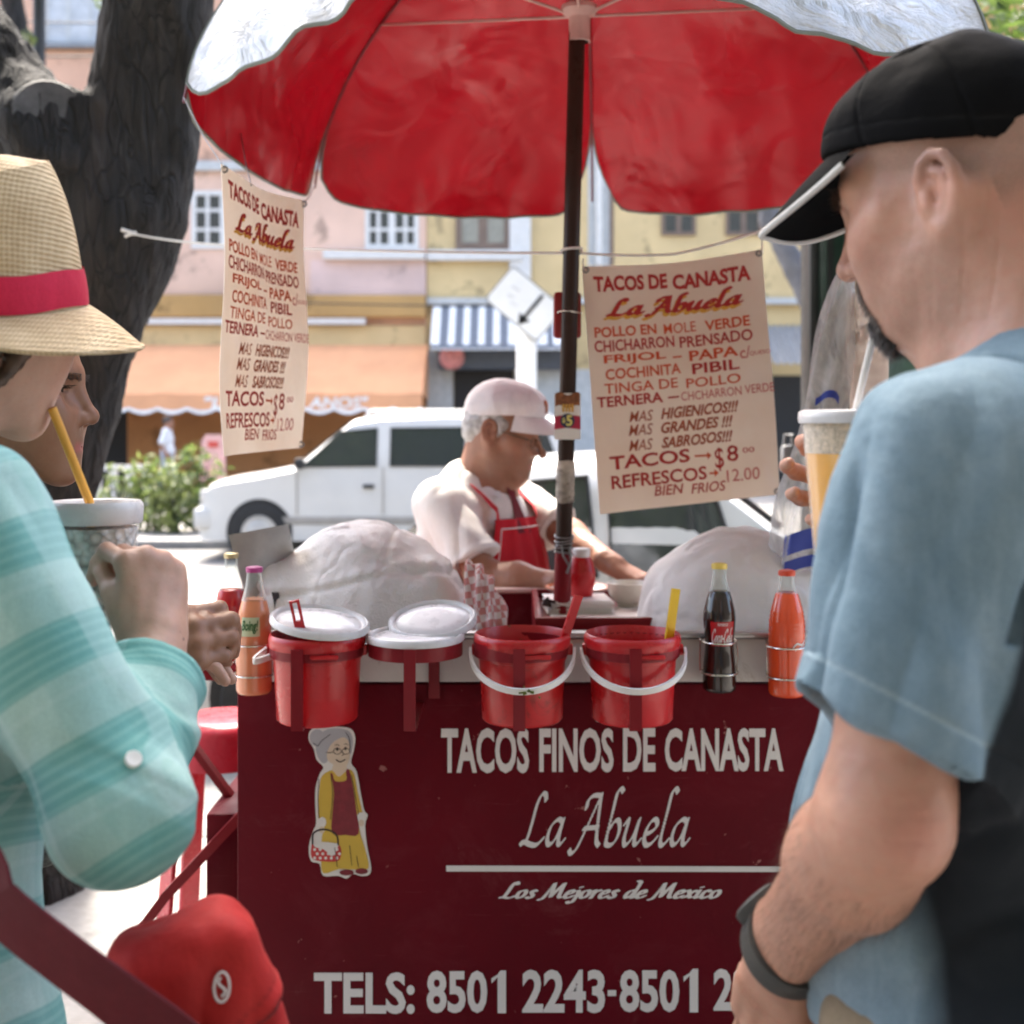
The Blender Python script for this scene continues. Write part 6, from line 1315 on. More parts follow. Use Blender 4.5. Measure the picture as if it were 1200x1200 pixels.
def sleeve(P, a=S_L+np.array([.0,0,.004]), b=HL+dsl*.07):
    ba = b-a; t = np.clip((P-a) @ ba/(ba @ ba), 0, 1); r = np.linalg.norm(P-a-t[:,None]*ba, axis=1); h = (P-HL) @ nh
    return np.maximum(np.maximum(r-(.0635+.0175*t), h), -np.maximum(r-(.0545+.0175*t), -(h+.035)))
T.fn(sleeve, (S_L+HL)/2, .27, .03)
T.fn(lambda P: cut_sleeve(P, HR, dr, S_R, dr), HR+dr*.05, .14, .003, True)
nn_ = hm.p(-.03,0,-.035)-bp(-.03,0,1.47); T.fn(lambda P: seg_t(P, bp(-.022,0,1.50), bp(.0,0,1.62))[1]-.0695, bp(-.01,0,1.56), .14, .004, True)
T.plane((0,0,.985), (0,0,-1), .003)
arm_n = np.array(BF.L)*.86+np.array([0,0,.50])*.6; arm_n /= np.linalg.norm(arm_n); arm_o = bp(-.03,.172,1.455)
def shirt_seams(V):
    l = (V-arm_o) @ arm_n; near = (np.linalg.norm(V-S_L, axis=1) < .16)&(V[:,2] > 1.33); ah = np.exp(-(l/.0036)**2)*near
    q = BF.inv(V); sh = np.exp(-((q[:,0]-.010)/.003)**2)*(q[:,2] > 1.46)*(q[:,1] > .055)*(l < 0)
    hemd = (V-HL) @ nh; onarm = seg_t(V, S_L, E_L)[1] < .11; hs = np.exp(-((hemd+.024)/.0013)**2)*onarm*(V[:,2] < 1.36)
    col = np.exp(-((seg_t(V, bp(-.022,0,1.50), bp(.0,0,1.62))[1]-.0875)/.0014)**2)*(V[:,2] > 1.46)
    return ah, sh, hs, col, l
def shirt_disp(V):
    ah, sh, hs, col, l = shirt_seams(V); t_, d_ = seg_t(V, S_L, HL); q = BF.inv(V); onarm = np.clip((.115-d_)/.03,0,1)*np.clip((l+.01)/.02,0,1)
    tw = (V @ np.array([.72,-.30,.16])); f1 = np.sin(tw*62+2.2*vnoise(V*9)+3*V[:,2])*.0048*np.clip(t_*1.4,0,1)*onarm+np.sin((V @ np.array([.72,-.30,.16]))*118+4*V[:,2]+2*vnoise(V*13))*.0016*onarm
    f2 = (np.abs(vnoise(V*np.array([17,17,7])+3))-.3)*.011-.005*np.exp(-(vnoise(V*np.array([11,11,5])+8)/.09)**2)*np.clip((1.5-V[:,2])/.1,0,1); drape = np.sin(q[:,1]*40+q[:,2]*9+3*vnoise(V*5))*.004*np.clip((1.33-V[:,2])/.2,0,1)*(1-onarm)
    pull = -.010*np.exp(-((V @ np.array([.55,.2,.8])-1.50+.02*vnoise(V*12))/.006)**2)*np.exp(-(np.linalg.norm(V-np.array([.40,.93,1.47]), axis=1)/.09)**2)
    return f1+f2+drape+pull-.006*ah-.003*sh-.0012*hs-.001*col+fbm(V*30,3)*.0012
M_TS = fabric('washed_blue_cotton', [(.28,(.105,.17,.22)),(.5,(.165,.245,.30)),(.72,(.27,.355,.41))], seam=(.40,.50,.55), pscale=6)
M_TN = fabric('dark_back_cotton', [(.3,(.010,.014,.019)),(.7,(.022,.029,.036))], pscale=5)
def darken_back(front, back):
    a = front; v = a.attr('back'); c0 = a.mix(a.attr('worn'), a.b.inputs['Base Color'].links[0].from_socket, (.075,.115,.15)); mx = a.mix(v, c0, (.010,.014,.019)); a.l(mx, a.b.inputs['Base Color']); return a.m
M_TSH = darken_back(M_TS, None)
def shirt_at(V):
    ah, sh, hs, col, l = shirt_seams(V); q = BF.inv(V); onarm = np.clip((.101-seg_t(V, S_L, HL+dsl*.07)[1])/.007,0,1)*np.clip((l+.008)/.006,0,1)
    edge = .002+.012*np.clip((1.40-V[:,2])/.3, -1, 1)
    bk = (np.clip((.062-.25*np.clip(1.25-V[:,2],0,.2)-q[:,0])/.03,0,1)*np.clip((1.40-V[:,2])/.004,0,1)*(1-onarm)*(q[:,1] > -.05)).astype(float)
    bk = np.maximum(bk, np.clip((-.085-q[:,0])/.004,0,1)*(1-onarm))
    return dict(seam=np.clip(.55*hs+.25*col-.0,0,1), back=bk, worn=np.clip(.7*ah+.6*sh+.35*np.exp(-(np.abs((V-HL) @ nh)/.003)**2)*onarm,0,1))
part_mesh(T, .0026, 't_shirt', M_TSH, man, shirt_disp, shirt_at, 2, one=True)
# trousers and shoes
P_ = SDF(); P_.rc(bp(0,.07,1.0), bp(0,-.07,1.0), .125, .125, .05)
for s_ in (1,-1): P_.rc(bp(.01,s_*.085,.95), bp(.01,s_*.10,.5), .105, .08, .05); P_.rc(bp(.01,s_*.10,.5), bp(-.01,s_*.105,.07), .08, .07, .04)
P_.rc(bp(.05,.14,.99), bp(.09,.155,.84), .05, .045, .03); P_.plane((0,0,1.03), (0,0,1)); P_.plane((0,0,.05), (0,0,-1))
M_KHAKI = fabric('khaki_twill', [(.3,(.21,.165,.11)),(.7,(.30,.245,.17))]).m
part_mesh(P_, .007, 'trousers', M_KHAKI, man, lambda V: fbm(V*9,3)*.006, None, 1)
def shoes(F_, lat, parent, m, w_=.045):
    for s_ in (1,-1):
        s2 = SDF(); s2.rc(F_(-.05,s_*lat,.06), F_(.06,s_*lat,.05), w_, .042, .03); s2.rc(F_(.06,s_*lat,.045), F_(.17,s_*(lat+.01),.035), .042, .035, .03); s2.plane((0,0,.004), (0,0,-1)); s2.plane((0,0,.11), (0,0,1)); part_mesh(s2, .008, 'shoe', m, parent)
M_SHOE = mat('dark_leather', (.03,.022,.018), .5)
shoes(bp, .105, man, M_SHOE)
# baseball cap
M_CAP = fabric('black_cap_cotton', [(.3,(.003,.003,.0033)),(.7,(.007,.007,.0075))], .8, 1100, (.03,.03,.03)).m
M_CAP.node_tree.nodes['Principled BSDF'].inputs['Specular IOR Level'].default_value = .05; M_CAP.node_tree.nodes['Principled BSDF'].inputs['Sheen Weight'].default_value = 0
C_ = SDF(); p = hm.p
C_.ell(p(-.008,0,.036), (.110,.0865,.099), hm, .01); C_.ell(p(.040,0,.070), (.050,.055,.045), hm, .04)
nrm_ = np.array(hm.U)*-.93+np.array(hm.F)*-.36*-1*0; rimn = hm.U*-1.0+hm.F*.46; C_.plane(p(-.008,0,.026), rimn, .004)
C_.ell(p(-.008,0,.030), (.1045,.081,.096), hm, .004, True)
C_.ell(p(-.112,0,.008), (.03,.030,.024), hm, .006, True)
def cap_disp(V):
    q = hm.inv(V); az = np.arctan2(q[:,1], q[:,0]+.008); pan = np.abs((az/(math.pi/3)+.5) % 1-.5); el = np.clip((q[:,2]-.05)/.09,0,1)
    return -.0016*np.exp(-(pan/.018)**2)*(1-el**6)+fbm(V*24,3)*.0030*el+.003*np.sin(q[:,0]*70+q[:,2]*50)*el*np.clip((q[:,0]*-1+.04)/.06,0,1)*(q[:,2] < .12)-.0012*np.exp(-((q[:,2]-(.050+.46*q[:,0]))/.0015)**2)
cap, CV, CF = part_mesh(C_, .0025, 'cap', M_CAP, man, cap_disp, lambda V: dict(seam=.3*np.exp(-((hm.inv(V)[:,2]-(.050+.46*hm.inv(V)[:,0]))/.0012)**2)), 1)
def brim_pt(u, v, off=0):
    a = (u-.5)*2; ang = a*R(64); y = math.sin(ang)*.085; x0 = .098*math.cos(ang)**.8-.004*abs(a)**3; z0 = .026+.46*(x0+.008)+.002
    r_ = .086*(1-abs(a)**3.0); x = x0+r_*v; k_ = r_/.086; z = z0-.004-(.024*v+.008*v*v)*k_-.55*(abs(y)**1.45)*v*k_**.5
    return Vector(hm.p(x, y*(1+.06*v), z-off))
b = MB(); b.grid(lambda u, v: brim_pt(u, v), 40, 14); b.grid(lambda u, v: brim_pt(1-u, v, .0042), 40, 14); br = b.build('brim', M_CAP, cap, fix=False)
b = MB(); b.tube([brim_pt(.02+.96*k/48, 1.0, .002) for k in range(49)], .0031, 8); b.build('piping', mat('pale_grey_piping', (.55,.54,.52), .7), br)
b = MB()
for k in range(16): 
    u = .20+.16*k/16; b.tube([brim_pt(u, .80+.02*math.sin(k*2), -.0012), brim_pt(u+.006, .87+.03*math.sin(k*3.1), -.0012)], .0012, 5)
b.build('embroidery', mat('grey_thread', (.40,.39,.38), .8), br)
b = MB(); b.strip([Vector(p(-.108,.030-.06*k/10,.018)) - Vector(hm.F*.006*math.sin(math.pi*k/10)) for k in range(11)], tuple(hm.U), .018, .002); b.build('strap', M_CAP, cap)
# wrist watch
wd_ = (W_L-fm)/np.linalg.norm(W_L-fm); wc = W_L-wd_*.004; wf = Fr(wc, wd_, U=(-.6,-.65,.2)); M_WATCH = mat('charcoal_watch_rubber', (.045,.048,.046), .55, bump=.2, bscale=120)
b = MB(); ringp = [Vector(wf.p(.0, .0395*math.cos(a*math.pi/20), .0375*math.sin(a*math.pi/20))) for a in range(40)]; b.strip(ringp, tuple(wd_), .028, .005, closed=True); wo = b.build('watch', M_WATCH, man)
fa = R(168); fc = Vector(wf.p(0,.0405*math.cos(fa),.0385*math.sin(fa))); fn_ = Vector(wf.L*math.cos(fa)+wf.U*math.sin(fa)); Mx = fn_.to_track_quat('Z','Y').to_matrix()
b = MB(); b.lathe([(.021,-.006),(.0225,-.002),(.0225,.004),(.019,.0065),(.017,.0055)], 32, fc, M=Mx); b.build('watch_case', M_WATCH, wo)
b = MB(); b.lathe([(.0175,.0052),(0,.0054)], 28, fc, M=Mx); b.build('watch_face', mat('dark_watch_glass', (.03,.012,.018), .1), wo)
# his drink
M_CUPP = None
def cup_mat():
    t = NT('clear_cup_plastic'); t.set(Base_Color=(.93,.93,.90), Roughness=.12); tr = t.n("BsdfTransparent"); lw = t.n("LayerWeight"); lw.inputs[0].default_value = .35; ms = t.n("MixShader"); t.l(t.ramp(lw.outputs[1], [(.0,.02),(.9,.45)]), ms.inputs[0]); t.l(tr.outputs[0], ms.inputs[1]); t.l(t.b.outputs[0], ms.inputs[2]); t.l(ms.outputs[0], t.t.nodes['Material Output'].inputs[0]); return t.m
M_CUP = cup_mat(); M_STRAWW = mat('white_straw', (.75,.73,.68), .35); M_FOAM = mat('drink_foam', (.62,.50,.36), .6, var=.35, vscale=220, bump=.6, bscale=260)
def tilt(c, ax, Mx): return Mx
dk = thing('drink_cup', 'clear plastic cup of yellow juice with a white straw, held by the man', 'drink cup', (CX,CY,ZC0))
H = ZC1-ZC0; cc = (CX, CY, ZC0); r0, r1 = .040, .0515; rr = lambda z: r0+(r1-r0)*z/H
b = MB(); b.lathe([(0,0),(r0-.002,0),(r0,.002),(r1,H-.004),(r1+.002,H-.002)], 48, cc); b.build('cup', M_CUP, dk)
zl = H*.72; b = MB(); b.lathe([(0,.002),(r0-.002,.003),(rr(zl)-.0012,zl),(0,zl)], 48, cc); b.build('juice', liquid('yellow_juice', (.90,.43,.03)), dk, sharp=60)
b = MB(); b.lathe([(rr(zl)-.0008,zl),(rr(H*.93)-.0014,H*.93),(0,H*.93)], 48, cc); b.build('foam', M_FOAM, dk, sharp=60)
b = MB(); b.lathe([(r1+.0025,H-.010),(r1+.0035,H-.006),(r1+.003,H+.001),(r1-.001,H+.003),(r1-.006,H+.001),(0,H+.003)], 48, cc); b.build('lid', M_LID, dk, sharp=60)
mo = Vector(hm.p(.105,.004,-.0705)); b = MB(); b.tube([Vector((CX,CY,ZC1-.05)), Vector((CX,CY,ZC1+.004)), mo+Vector(hm.F*-.008)], .0034, 12); b.build('straw', M_STRAWW, dk)
# ---------------------------------------------------------------- 2. woman in the straw hat
wom = thing('person', 'woman in straw hat with pink band and teal plaid shirt holding an iced drink', 'person', (-.60,1.12,0))
hw = head_frame((-.534,1.170,1.592), 61, 7, sc=.95)
s_R, e_R, w_R = np.array([-.462,1.005,1.412]), np.array(at(140,938,.985)), np.array(at(183,752,1.155))
Fw = np.array([math.cos(R(48)), math.sin(R(48)), 0]); Lw = np.array([-Fw[1], Fw[0], 0]); s_Lw = s_R+Lw*.345; e_Lw = s_Lw+np.array([.07,.06,-.26]); w_Lw = e_Lw+np.array([.17,.05,.05])
mw = (s_R+s_Lw)/2; WF = Fr((mw[0], mw[1], 0), Fw); wp = lambda f_, l_, u_: WF.p(f_, l_, u_)
S = SDF(); add_head(S, hw, jaw=.92, nose=.93, cheek=1.05, brow=.8, lips=1.1, ear=()); S.sph(hw.p(-.006,-.072,-.026), .0075, .006); S.ell(hw.p(-.010,-.0725,-.012), (.010,.004,.014), hw, .005)
S.rc(hw.p(-.025,0,-.04), wp(-.02,0,1.40), .047, .052, .04); S.rc(hw.p(.01,0,-.07), wp(.015,0,1.39), .034, .04, .03)
for s_ in (1,-1): S.rc(wp(-.03,s_*.02,1.44), wp(-.01,s_*.13,1.39), .036, .038, .05)
S.rc(wp(0,.09,1.32), wp(0,-.09,1.32), .075, .075, .05); S.rc(wp(0,0,1.25), wp(0,0,1.0), .09, .085, .06)
S.rc(s_R, e_R, .042, .036, .03); S.rc(e_R, w_R, .036, .0245, .03); S.rc(s_Lw, e_Lw, .042, .036, .03); S.rc(e_Lw, w_Lw, .036, .024, .03)
for s_ in (1,-1): S.rc(wp(0,s_*.085,.92), wp(0,s_*.08,.5), .07, .055, .05); S.rc(wp(0,s_*.08,.5), wp(0,s_*.08,.08), .052, .038, .04)
S.rc(wp(0,.05,.95), wp(0,-.05,.95), .08, .08, .05)
KX, KY = at(112,0,1.24).x, 1.24; KZ1, KZ0 = at(0,588,1.24).z, at(0,735,1.24).z
# right hand: the back of the hand faces us, index finger and thumb up at the cup
hd = Fr(w_R, (-.13,.22,.97), U=(.74,-.66,.10)); tw_ = hand_ops(S, hd, [(64,50,34),(74,52,34),(80,52,34),(84,52,34)], side=1, thumb=(.3,.35,.7), sc=.88, spread=(0,0,0,0), tdir=(.93,.28,-.32), fat=1.12)
hl2 = Fr(w_Lw, (.9,.4,.2), U=(.1,.2,1)); hand_ops(S, hl2, [(20,30,20)]*4, side=-1, sc=.92)
def wd_disp(V): return fbm(V*40,3)*.0006+.0011*np.exp(-(np.linalg.norm(V-(w_R+np.array([0,.02,.05])), axis=1)/.05)**2)*np.sin(V[:,0]*420)*.6
wbody, WV, WFc = part_mesh(S, .0024, 'body', M_SK2, wom, wd_disp, lambda V: head_attrs(V, hw, 0, 0, .8, .35)); eyes(hw, wbody)
# hair under the hat
Hh = SDF(); Hh.ell(hw.p(-.022,0,.035), (.094,.074,.085), hw, .02); Hh.ell(hw.p(-.07,0,-.02), (.055,.066,.06), hw, .04)
for s_ in (1,-1): Hh.rc(hw.p(.035,s_*.066,.040), hw.p(-.01,s_*.0735,.010), .012, .012, .02)
Hh.ell(hw.p(.085,0,-.03), (.06,.09,.075), hw, .01, True); Hh.plane(hw.p(0,0,.016), hw.U); Hh.line([hw.p(.034,-.064,.012), hw.p(.014,-.071,-.004), hw.p(-.012,-.074,-.020), hw.p(-.03,-.070,-.06)], [.009,.010,.009,.005], .01); Hh.line([hw.p(.020,-.074,.006), hw.p(.014,-.078,-.030), hw.p(.002,-.078,-.055), hw.p(-.014,-.074,-.085)], [.013,.012,.009,.003], .01); Hh.rc(hw.p(-.03,-.066,-.01), hw.p(-.045,-.056,-.10), .022, .012, .02)
part_mesh(Hh, .004, 'hair', M_HBROWN, wom, lambda V: .0009*np.sin(hw.inv(V)[:,0]*900+2*vnoise(V*20))+fbm(V*30,2)*.0015)
# straw hat: a thing worn, child of the person like other clothing
def straw():
    t = NT('woven_straw'); v = t.coords(); wv = t.n("TexWave"); wv.wave_type = 'BANDS'; wv.bands_direction = 'Z'; wv.inputs['Scale'].default_value = 62; wv.inputs['Distortion'].default_value = 1.2; wv.inputs['Detail'].default_value = 2; t.l(v, wv.inputs['Vector'])
    w2 = t.n("TexWave"); w2.wave_type = 'BANDS'; w2.bands_direction = 'X'; w2.inputs['Scale'].default_value = 90; w2.inputs['Distortion'].default_value = 1.5; t.l(v, w2.inputs['Vector'])
    h_ = t.math('ADD', wv.outputs[1], t.math('MULTIPLY', w2.outputs[1], .5)); n = t.noise(v, 30, 5)
    c = t.ramp(n, [(.3, (.47,.335,.18)), (.7, (.63,.48,.29))]); c = t.mix(t.ramp(h_, [(.1,.45),(.9,0)]), c, (.33,.21,.09))
    t.set(Base_Color=c, Roughness=.75, Normal=t.bump(h_, .6, .0018)); return t.m
M_STRAW = straw(); M_BAND = fabric('pink_red_ribbon', [(.3,(.50,.012,.045)),(.7,(.62,.025,.07))], .7).m
hf = head_frame(np.array([-.526,1.172,1.592]), 50, -9, 7)
def hat_crown(u, v):
    a = u*2*math.pi; e = (.078+.0*v, .098); k_ = 1-.10*v-.16*v**4; x = .106*k_*math.cos(a); y = .096*k_*math.sin(a)
    z = .004+.131*v; x *= 1+.03*v
    z += .012*v**3*math.cos(a); return x, y, z
def hat_top(u, r_):
    x, y, z = hat_crown(u, 1); z2 = z+.010*math.sin(r_*1.5)-.022*(1-r_**2)*math.exp(-(y*(1-r_*.3)/.03)**2)*0
    xx, yy = x*(1-r_), y*(1-r_); dent = .018*math.exp(-(yy/.022)**2)*(min(1, r_*2.2)); pinch = .012*math.exp(-((xx-.06)/.03)**2-((abs(yy)-.045)/.02)**2)
    return xx, yy, z+.014*math.sin(min(1, r_*1.8)*math.pi/2)-dent-pinch
def brimf(u, v):
    a = u*2*math.pi; r_ = 1+.47*v; x = .106*r_*math.cos(a); y = .096*r_*math.sin(a)*(1+.06*v)
    z = .004-.020*v-.016*v*math.cos(a)-.010*v*v+.030*v*v*max(0, abs(math.sin(a))-.3)*0+.034*v*v*max(0, -math.cos(a))**2
    return x, y, z
b = MB(); tw = lambda q: Vector(hf.p(*q))
b.grid(lambda u, v: tw(hat_crown(u, v)), 72, 18, closed_u=True); b.grid(lambda u, v: tw(hat_top(u, v)), 72, 14, closed_u=True); b.grid(lambda u, v: tw(brimf(u, v)), 72, 14, closed_u=True)
b.grid(lambda u, v: tw((lambda q: (q[0], q[1], q[2]-.0032))(brimf(1-u, v))), 72, 14, closed_u=True); b.tube([tw((lambda q: (q[0], q[1], q[2]-.0016))(brimf(k/72, 1))) for k in range(72)], .0027, 6, closed=True)
hat = b.build('straw_hat', M_STRAW, wom, fix=False, sharp=0)
b = MB(); b.grid(lambda u, v: tw((lambda q: (q[0]*1.018*(1+.010*math.sin(v*math.pi)), q[1]*1.022*(1+.012*math.sin(v*math.pi)), q[2]+.0012*math.sin(u*40)))(hat_crown(u, .01+.27*v))), 72, 8, closed_u=True)
b.grid(lambda u, v: tw((lambda q: (q[0]*(1.021+.004*math.sin(v*9)), q[1]*(1.025+.004*math.sin(v*9)), q[2]))(hat_crown(.93+.05*u, .01+.27*v))), 4, 4); b.build('ribbon', M_BAND, hat, fix=False, sharp=0)
# teal plaid shirt
T = SDF(); T.rc(wp(-.02,.13,1.385), wp(-.02,-.13,1.385), .062, .062, .05)
for s_ in (1,-1): T.rc(wp(-.035,s_*.03,1.435), wp(-.02,s_*.14,1.39), .045, .056, .05)
T.ell(wp(0,0,1.24), (.125,.185,.20), WF, .06); T.ell(wp(.005,0,1.02), (.125,.175,.22), WF, .08); T.ell(wp(0,0,.84), (.155,.215,.16), WF, .08); T.rc(wp(-.02,0,1.45), wp(-.015,0,1.42), .066, .075, .03)
T.rc(s_R, e_R, .061, .055, .035); T.rc(s_R+np.array([-.01,.03,-.05]), wp(0,-.13,1.2), .06, .07, .05)
de = (w_R-e_R)/np.linalg.norm(w_R-e_R); ch = e_R+(w_R-e_R)*.70; T.rc(e_R, ch, .054, .045, .03); T.rc(e_R+(w_R-e_R)*.40, e_R+(w_R-e_R)*.64, .055, .051, .010); T.sph(e_R+np.array([.010,-.012,-.008]), .043, .04)
T.rc(s_Lw, e_Lw, .062, .06, .04); T.rc(e_Lw, e_Lw+(w_Lw-e_Lw)*.4, .06, .05, .03)
T.fn(lambda P: np.maximum(-((P-ch) @ de), seg_t(P, e_R, w_R)[1]-.08), ch+de*.04, .1, .003, True); T.fn(lambda P: np.maximum(seg_t(P, e_R, w_R)[1]-.036, -((P-ch) @ de+.03)), ch, .08, .004, True)
T.fn(lambda P: seg_t(P, wp(-.018,0,1.44), wp(.0,0,1.54))[1]-.056, wp(-.01,0,1.49), .12, .004, True); T.plane((0,0,.76), (0,0,-1), .003)
def wsh_disp(V):
    t_, d_ = seg_t(V, s_R, e_R); t2, d2 = seg_t(V, e_R, ch); q = WF.inv(V)
    el = np.exp(-(np.linalg.norm(V-(e_R+np.array([.02,.04,.05])), axis=1)/.085)**2); a = V @ np.array([.3,.5,.8])
    crease = -.0075*np.exp(-((np.sin(a*62+2.0*vnoise(V*9))-1)/.35)**2)*el+.004*el*np.sin(a*62+2.0*vnoise(V*9))
    cuff = .0025*np.exp(-((((V-ch) @ de)+.004)/.004)**2)*(d2 < .075)
    seam_ = np.exp(-(((V-wp(-.02,-.165,1.39)) @ np.array([Fw[1]*.9,-Fw[0]*.9,.45]))/.003)**2)*(np.linalg.norm(V-s_R, axis=1) < .14)
    return crease+cuff-.003*seam_+fbm(V*np.array([9,9,5]),3)*.006+(np.abs(vnoise(V*np.array([20,20,8])))-.3)*.004+np.sin(q[:,1]*34+3*vnoise(V*5))*.003*np.clip((1.25-V[:,2])/.3,0,1)
def wsh_at(V):
    t_, d_ = seg_t(V, s_R, e_R); t2, d2 = seg_t(V, e_R, ch); q = WF.inv(V); onu = (d_ < .088)&(d_ <= d2+.004); onf = (d2 < .085)&~onu
    along = np.where(onu, t_*.300, np.where(onf, .300+t2*.17, 1.392-V[:,2]+.02*np.sin(q[:,1]*20)))
    dirn = (e_R-s_R)/np.linalg.norm(e_R-s_R); x = np.cross(dirn, [0,1,0.3]); x /= np.linalg.norm(x); across = np.where(onu, (V-s_R) @ x, np.where(onf, (V-e_R) @ np.array([.6,-.5,.3]), q[:,1]))
    btn = np.zeros(len(V))
    return dict(along=along+.004*vnoise(V*14), across=across)
def plaid():
    t = fabric('teal_plaid_cotton', [(.3,(.30,.50,.47)),(.7,(.40,.59,.55))], pscale=12); al, ac = t.attr('along'), t.attr('across'); v = t.coords()
    def band(a, per, lo, hi, ph=0, soft=.03): 
        f = t.math('FRACT', t.math('ADD', t.math('DIVIDE', a, per), ph)); 
        return t.ramp(f, [(0,0),(max(.001,lo-soft),0),(lo,1),(hi,1),(min(.999,hi+soft),0),(1,0)])
    base = t.b.inputs['Base Color'].links[0].from_socket
    c = t.mix(t.math('MULTIPLY', band(al,.098,.42,.86), .66), base, (.055,.27,.26)); c = t.mix(t.math('MULTIPLY', band(al,.0098,.3,.6,0,.12), t.math('MULTIPLY', band(al,.098,.40,.90), .55)), c, (.24,.47,.44))
    c = t.mix(t.math('MULTIPLY', band(ac,.082,.30,.62), .16), c, (.10,.34,.33)); c = t.mix(t.math('MULTIPLY', band(ac,.082,.68,.74,0,.01), .3), c, (.48,.66,.66)); c = t.mix(t.math('MULTIPLY', band(al,.098,.02,.06,0,.015), .15), c, (.5,.66,.64))
    t.l(c, t.b.inputs['Base Color']); return t.m
shirt_w, SV, SF = part_mesh(T, .0028, 'plaid_shirt', plaid(), wom, wsh_disp, wsh_at, 2)
bt = Vector(e_R+np.array([-.002,-.0,.0]))
def on_surface(V, Fc, target, off): 
    N = vnormals(V, Fc); cand = np.linalg.norm(V-np.array(target), axis=1); i = int(np.argmin(cand)); return Vector(V[i]), Vector(N[i])
o_, n_ = on_surface(SV, SF, at(160,887,.935), 0); b = MB(); b.lathe([(0,.0028),(.003,.003),(.0062,.0032),(.0068,.002),(.0066,-.001)], 20, o_, M=n_.to_track_quat('Z','Y').to_matrix()); b.build('button', M_WPL, shirt_w)
b = MB()
for k in range(22): a = k*2*math.pi/22; f_ = Fr(w_R-de*.006, de, U=(0,0,1)); b.lathe([(.0028*math.sin(j*math.pi/6), -.0028*math.cos(j*math.pi/6)) for j in range(7)], 8, f_.p(.002*math.sin(k*5), .0262*math.cos(a), .0262*math.sin(a)))
b.build('bracelet', mat('purple_beads', (.06,.02,.05), .35), wom)
tr_ = SDF(); tr_.rc(wp(0,.06,.86), wp(0,-.06,.86), .125, .125, .05)
for s_ in (1,-1): tr_.rc(wp(0,s_*.08,.84), wp(0,s_*.085,.45), .10, .07, .05); tr_.rc(wp(0,s_*.085,.45), wp(0,s_*.085,.07), .07, .055, .04)
tr_.plane((0,0,.93), (0,0,1)); tr_.plane((0,0,.05), (0,0,-1)); part_mesh(tr_, .008, 'trousers', fabric('beige_cotton', [(.3,(.32,.27,.2)),(.7,(.4,.34,.26))]).m, wom, lambda V: fbm(V*9,3)*.005)
shoes(wp, .085, wom, M_SHOE, .038)
# her iced drink
ck = thing('drink_cup', 'clear cup of iced drink with white lid and yellow straw, under the straw hat', 'drink cup', (KX,KY,KZ0)); H = KZ1-KZ0; cc = (KX,KY,KZ0); r0, r1 = .036,.0445; rr = lambda z: r0+(r1-r0)*z/H
b = MB(); b.lathe([(0,0),(r0,0),(r1,H-.012),(r1+.001,H-.010)], 48, cc); b.build('cup', M_CUP, ck)
def ice():
    t = NT('crushed_ice_drink'); v = t.coords(); vo = t.n("TexVoronoi"); vo.inputs['Scale'].default_value = 120; t.l(v, vo.inputs['Vector']); c = t.ramp(vo.outputs['Distance'], [(.1,(.85,.83,.80)),(.5,(.66,.63,.57)),(.8,(.38,.36,.32))]); t.set(Base_Color=c, Roughness=.15, Normal=t.bump(vo.outputs['Distance'], .8, .006)); return t.m
b = MB(); b.lathe([(0,.003),(r0-.0015,.003),(rr(H*.80)-.0012,H*.80),(0,H*.80)], 48, cc); b.build('crushed_ice', ice(), ck, sharp=60)
b = MB(); b.lathe([(r1+.001,H-.022),(r1+.0025,H-.020),(r1+.0035,H-.008),(r1+.003,H-.002),(r1+.0005,H+.001),(r1-.004,H),(r1-.006,H-.005),(0,H-.004)], 48, cc); b.build('lid', M_LID, ck, sharp=60)
mo = at(61,478,1.205); b = MB(); b.tube([Vector((KX,KY,KZ0+.03)), Vector((KX-.005,KY-.004,KZ1)), mo], .0046, 14); b.build('straw', mat('yellow_orange_straw', (.85,.42,.06), .35), ck)
# red shoulder bag
M_BAG = fabric('red_nylon', [(.3,(.36,.012,.014)),(.7,(.50,.03,.026))], .6, 1200, (.05,.004,.006)).m; M_STRAP = fabric('dark_red_webbing', [(.3,(.075,.004,.010)),(.7,(.11,.008,.014))], .7, 700).m
bag = thing('shoulder_bag', 'red nylon shoulder bag on a dark red strap beside the teal shirt', 'bag', tuple(at(240,1200,.98)))
B_ = SDF(); fb = Fr(at(232,1168,.985), (.35,-.93,0), U=(-.25,-.12,.96)); 
def rbox(P, c, hx, hy, hz, r, taper=0):
    q = fb.inv(P)-np.array(c); kz = 1-taper*np.clip(q[:,2]/hz,-1,1); d = np.abs(q)-np.stack([hx*kz, hy*kz, hz+0*kz], 1)+r; return np.linalg.norm(np.maximum(d,0), axis=1)+np.minimum(d.max(1),0)-r
B_.fn(lambda P: rbox(P, (0,0,-.075), .042, .070, .135, .028, .22), fb.p(0,0,-.075), .18)
def flap(P): 
    q = fb.inv(P); return np.maximum(rbox(P, (.003,0,-.068), .047, .073, .137, .028, .22), -(q[:,2]+.035-.35*q[:,1]))
B_.fn(flap, fb.p(0,0,0), .16, .004)
def bag_disp(V): 
    q = fb.inv(V); e = q[:,2]+.035-.35*q[:,1]; return fbm(V*11,3)*.011+(np.abs(vnoise(V*np.array([22,22,12])))-.3)*.009+.0015*np.sin(e*300)*np.exp(-(e/.012)**2)
bagm, BV, BFc = part_mesh(B_, .0035, 'pouch', M_BAG, bag, bag_disp, lambda V: dict(seam=.85*np.exp(-((fb.inv(V)[:,2]+.035-.35*fb.inv(V)[:,1])/.0035)**2)+.4*np.exp(-((fb.inv(V)[:,2]+.020-.35*fb.inv(V)[:,1])/.0012)**2)))
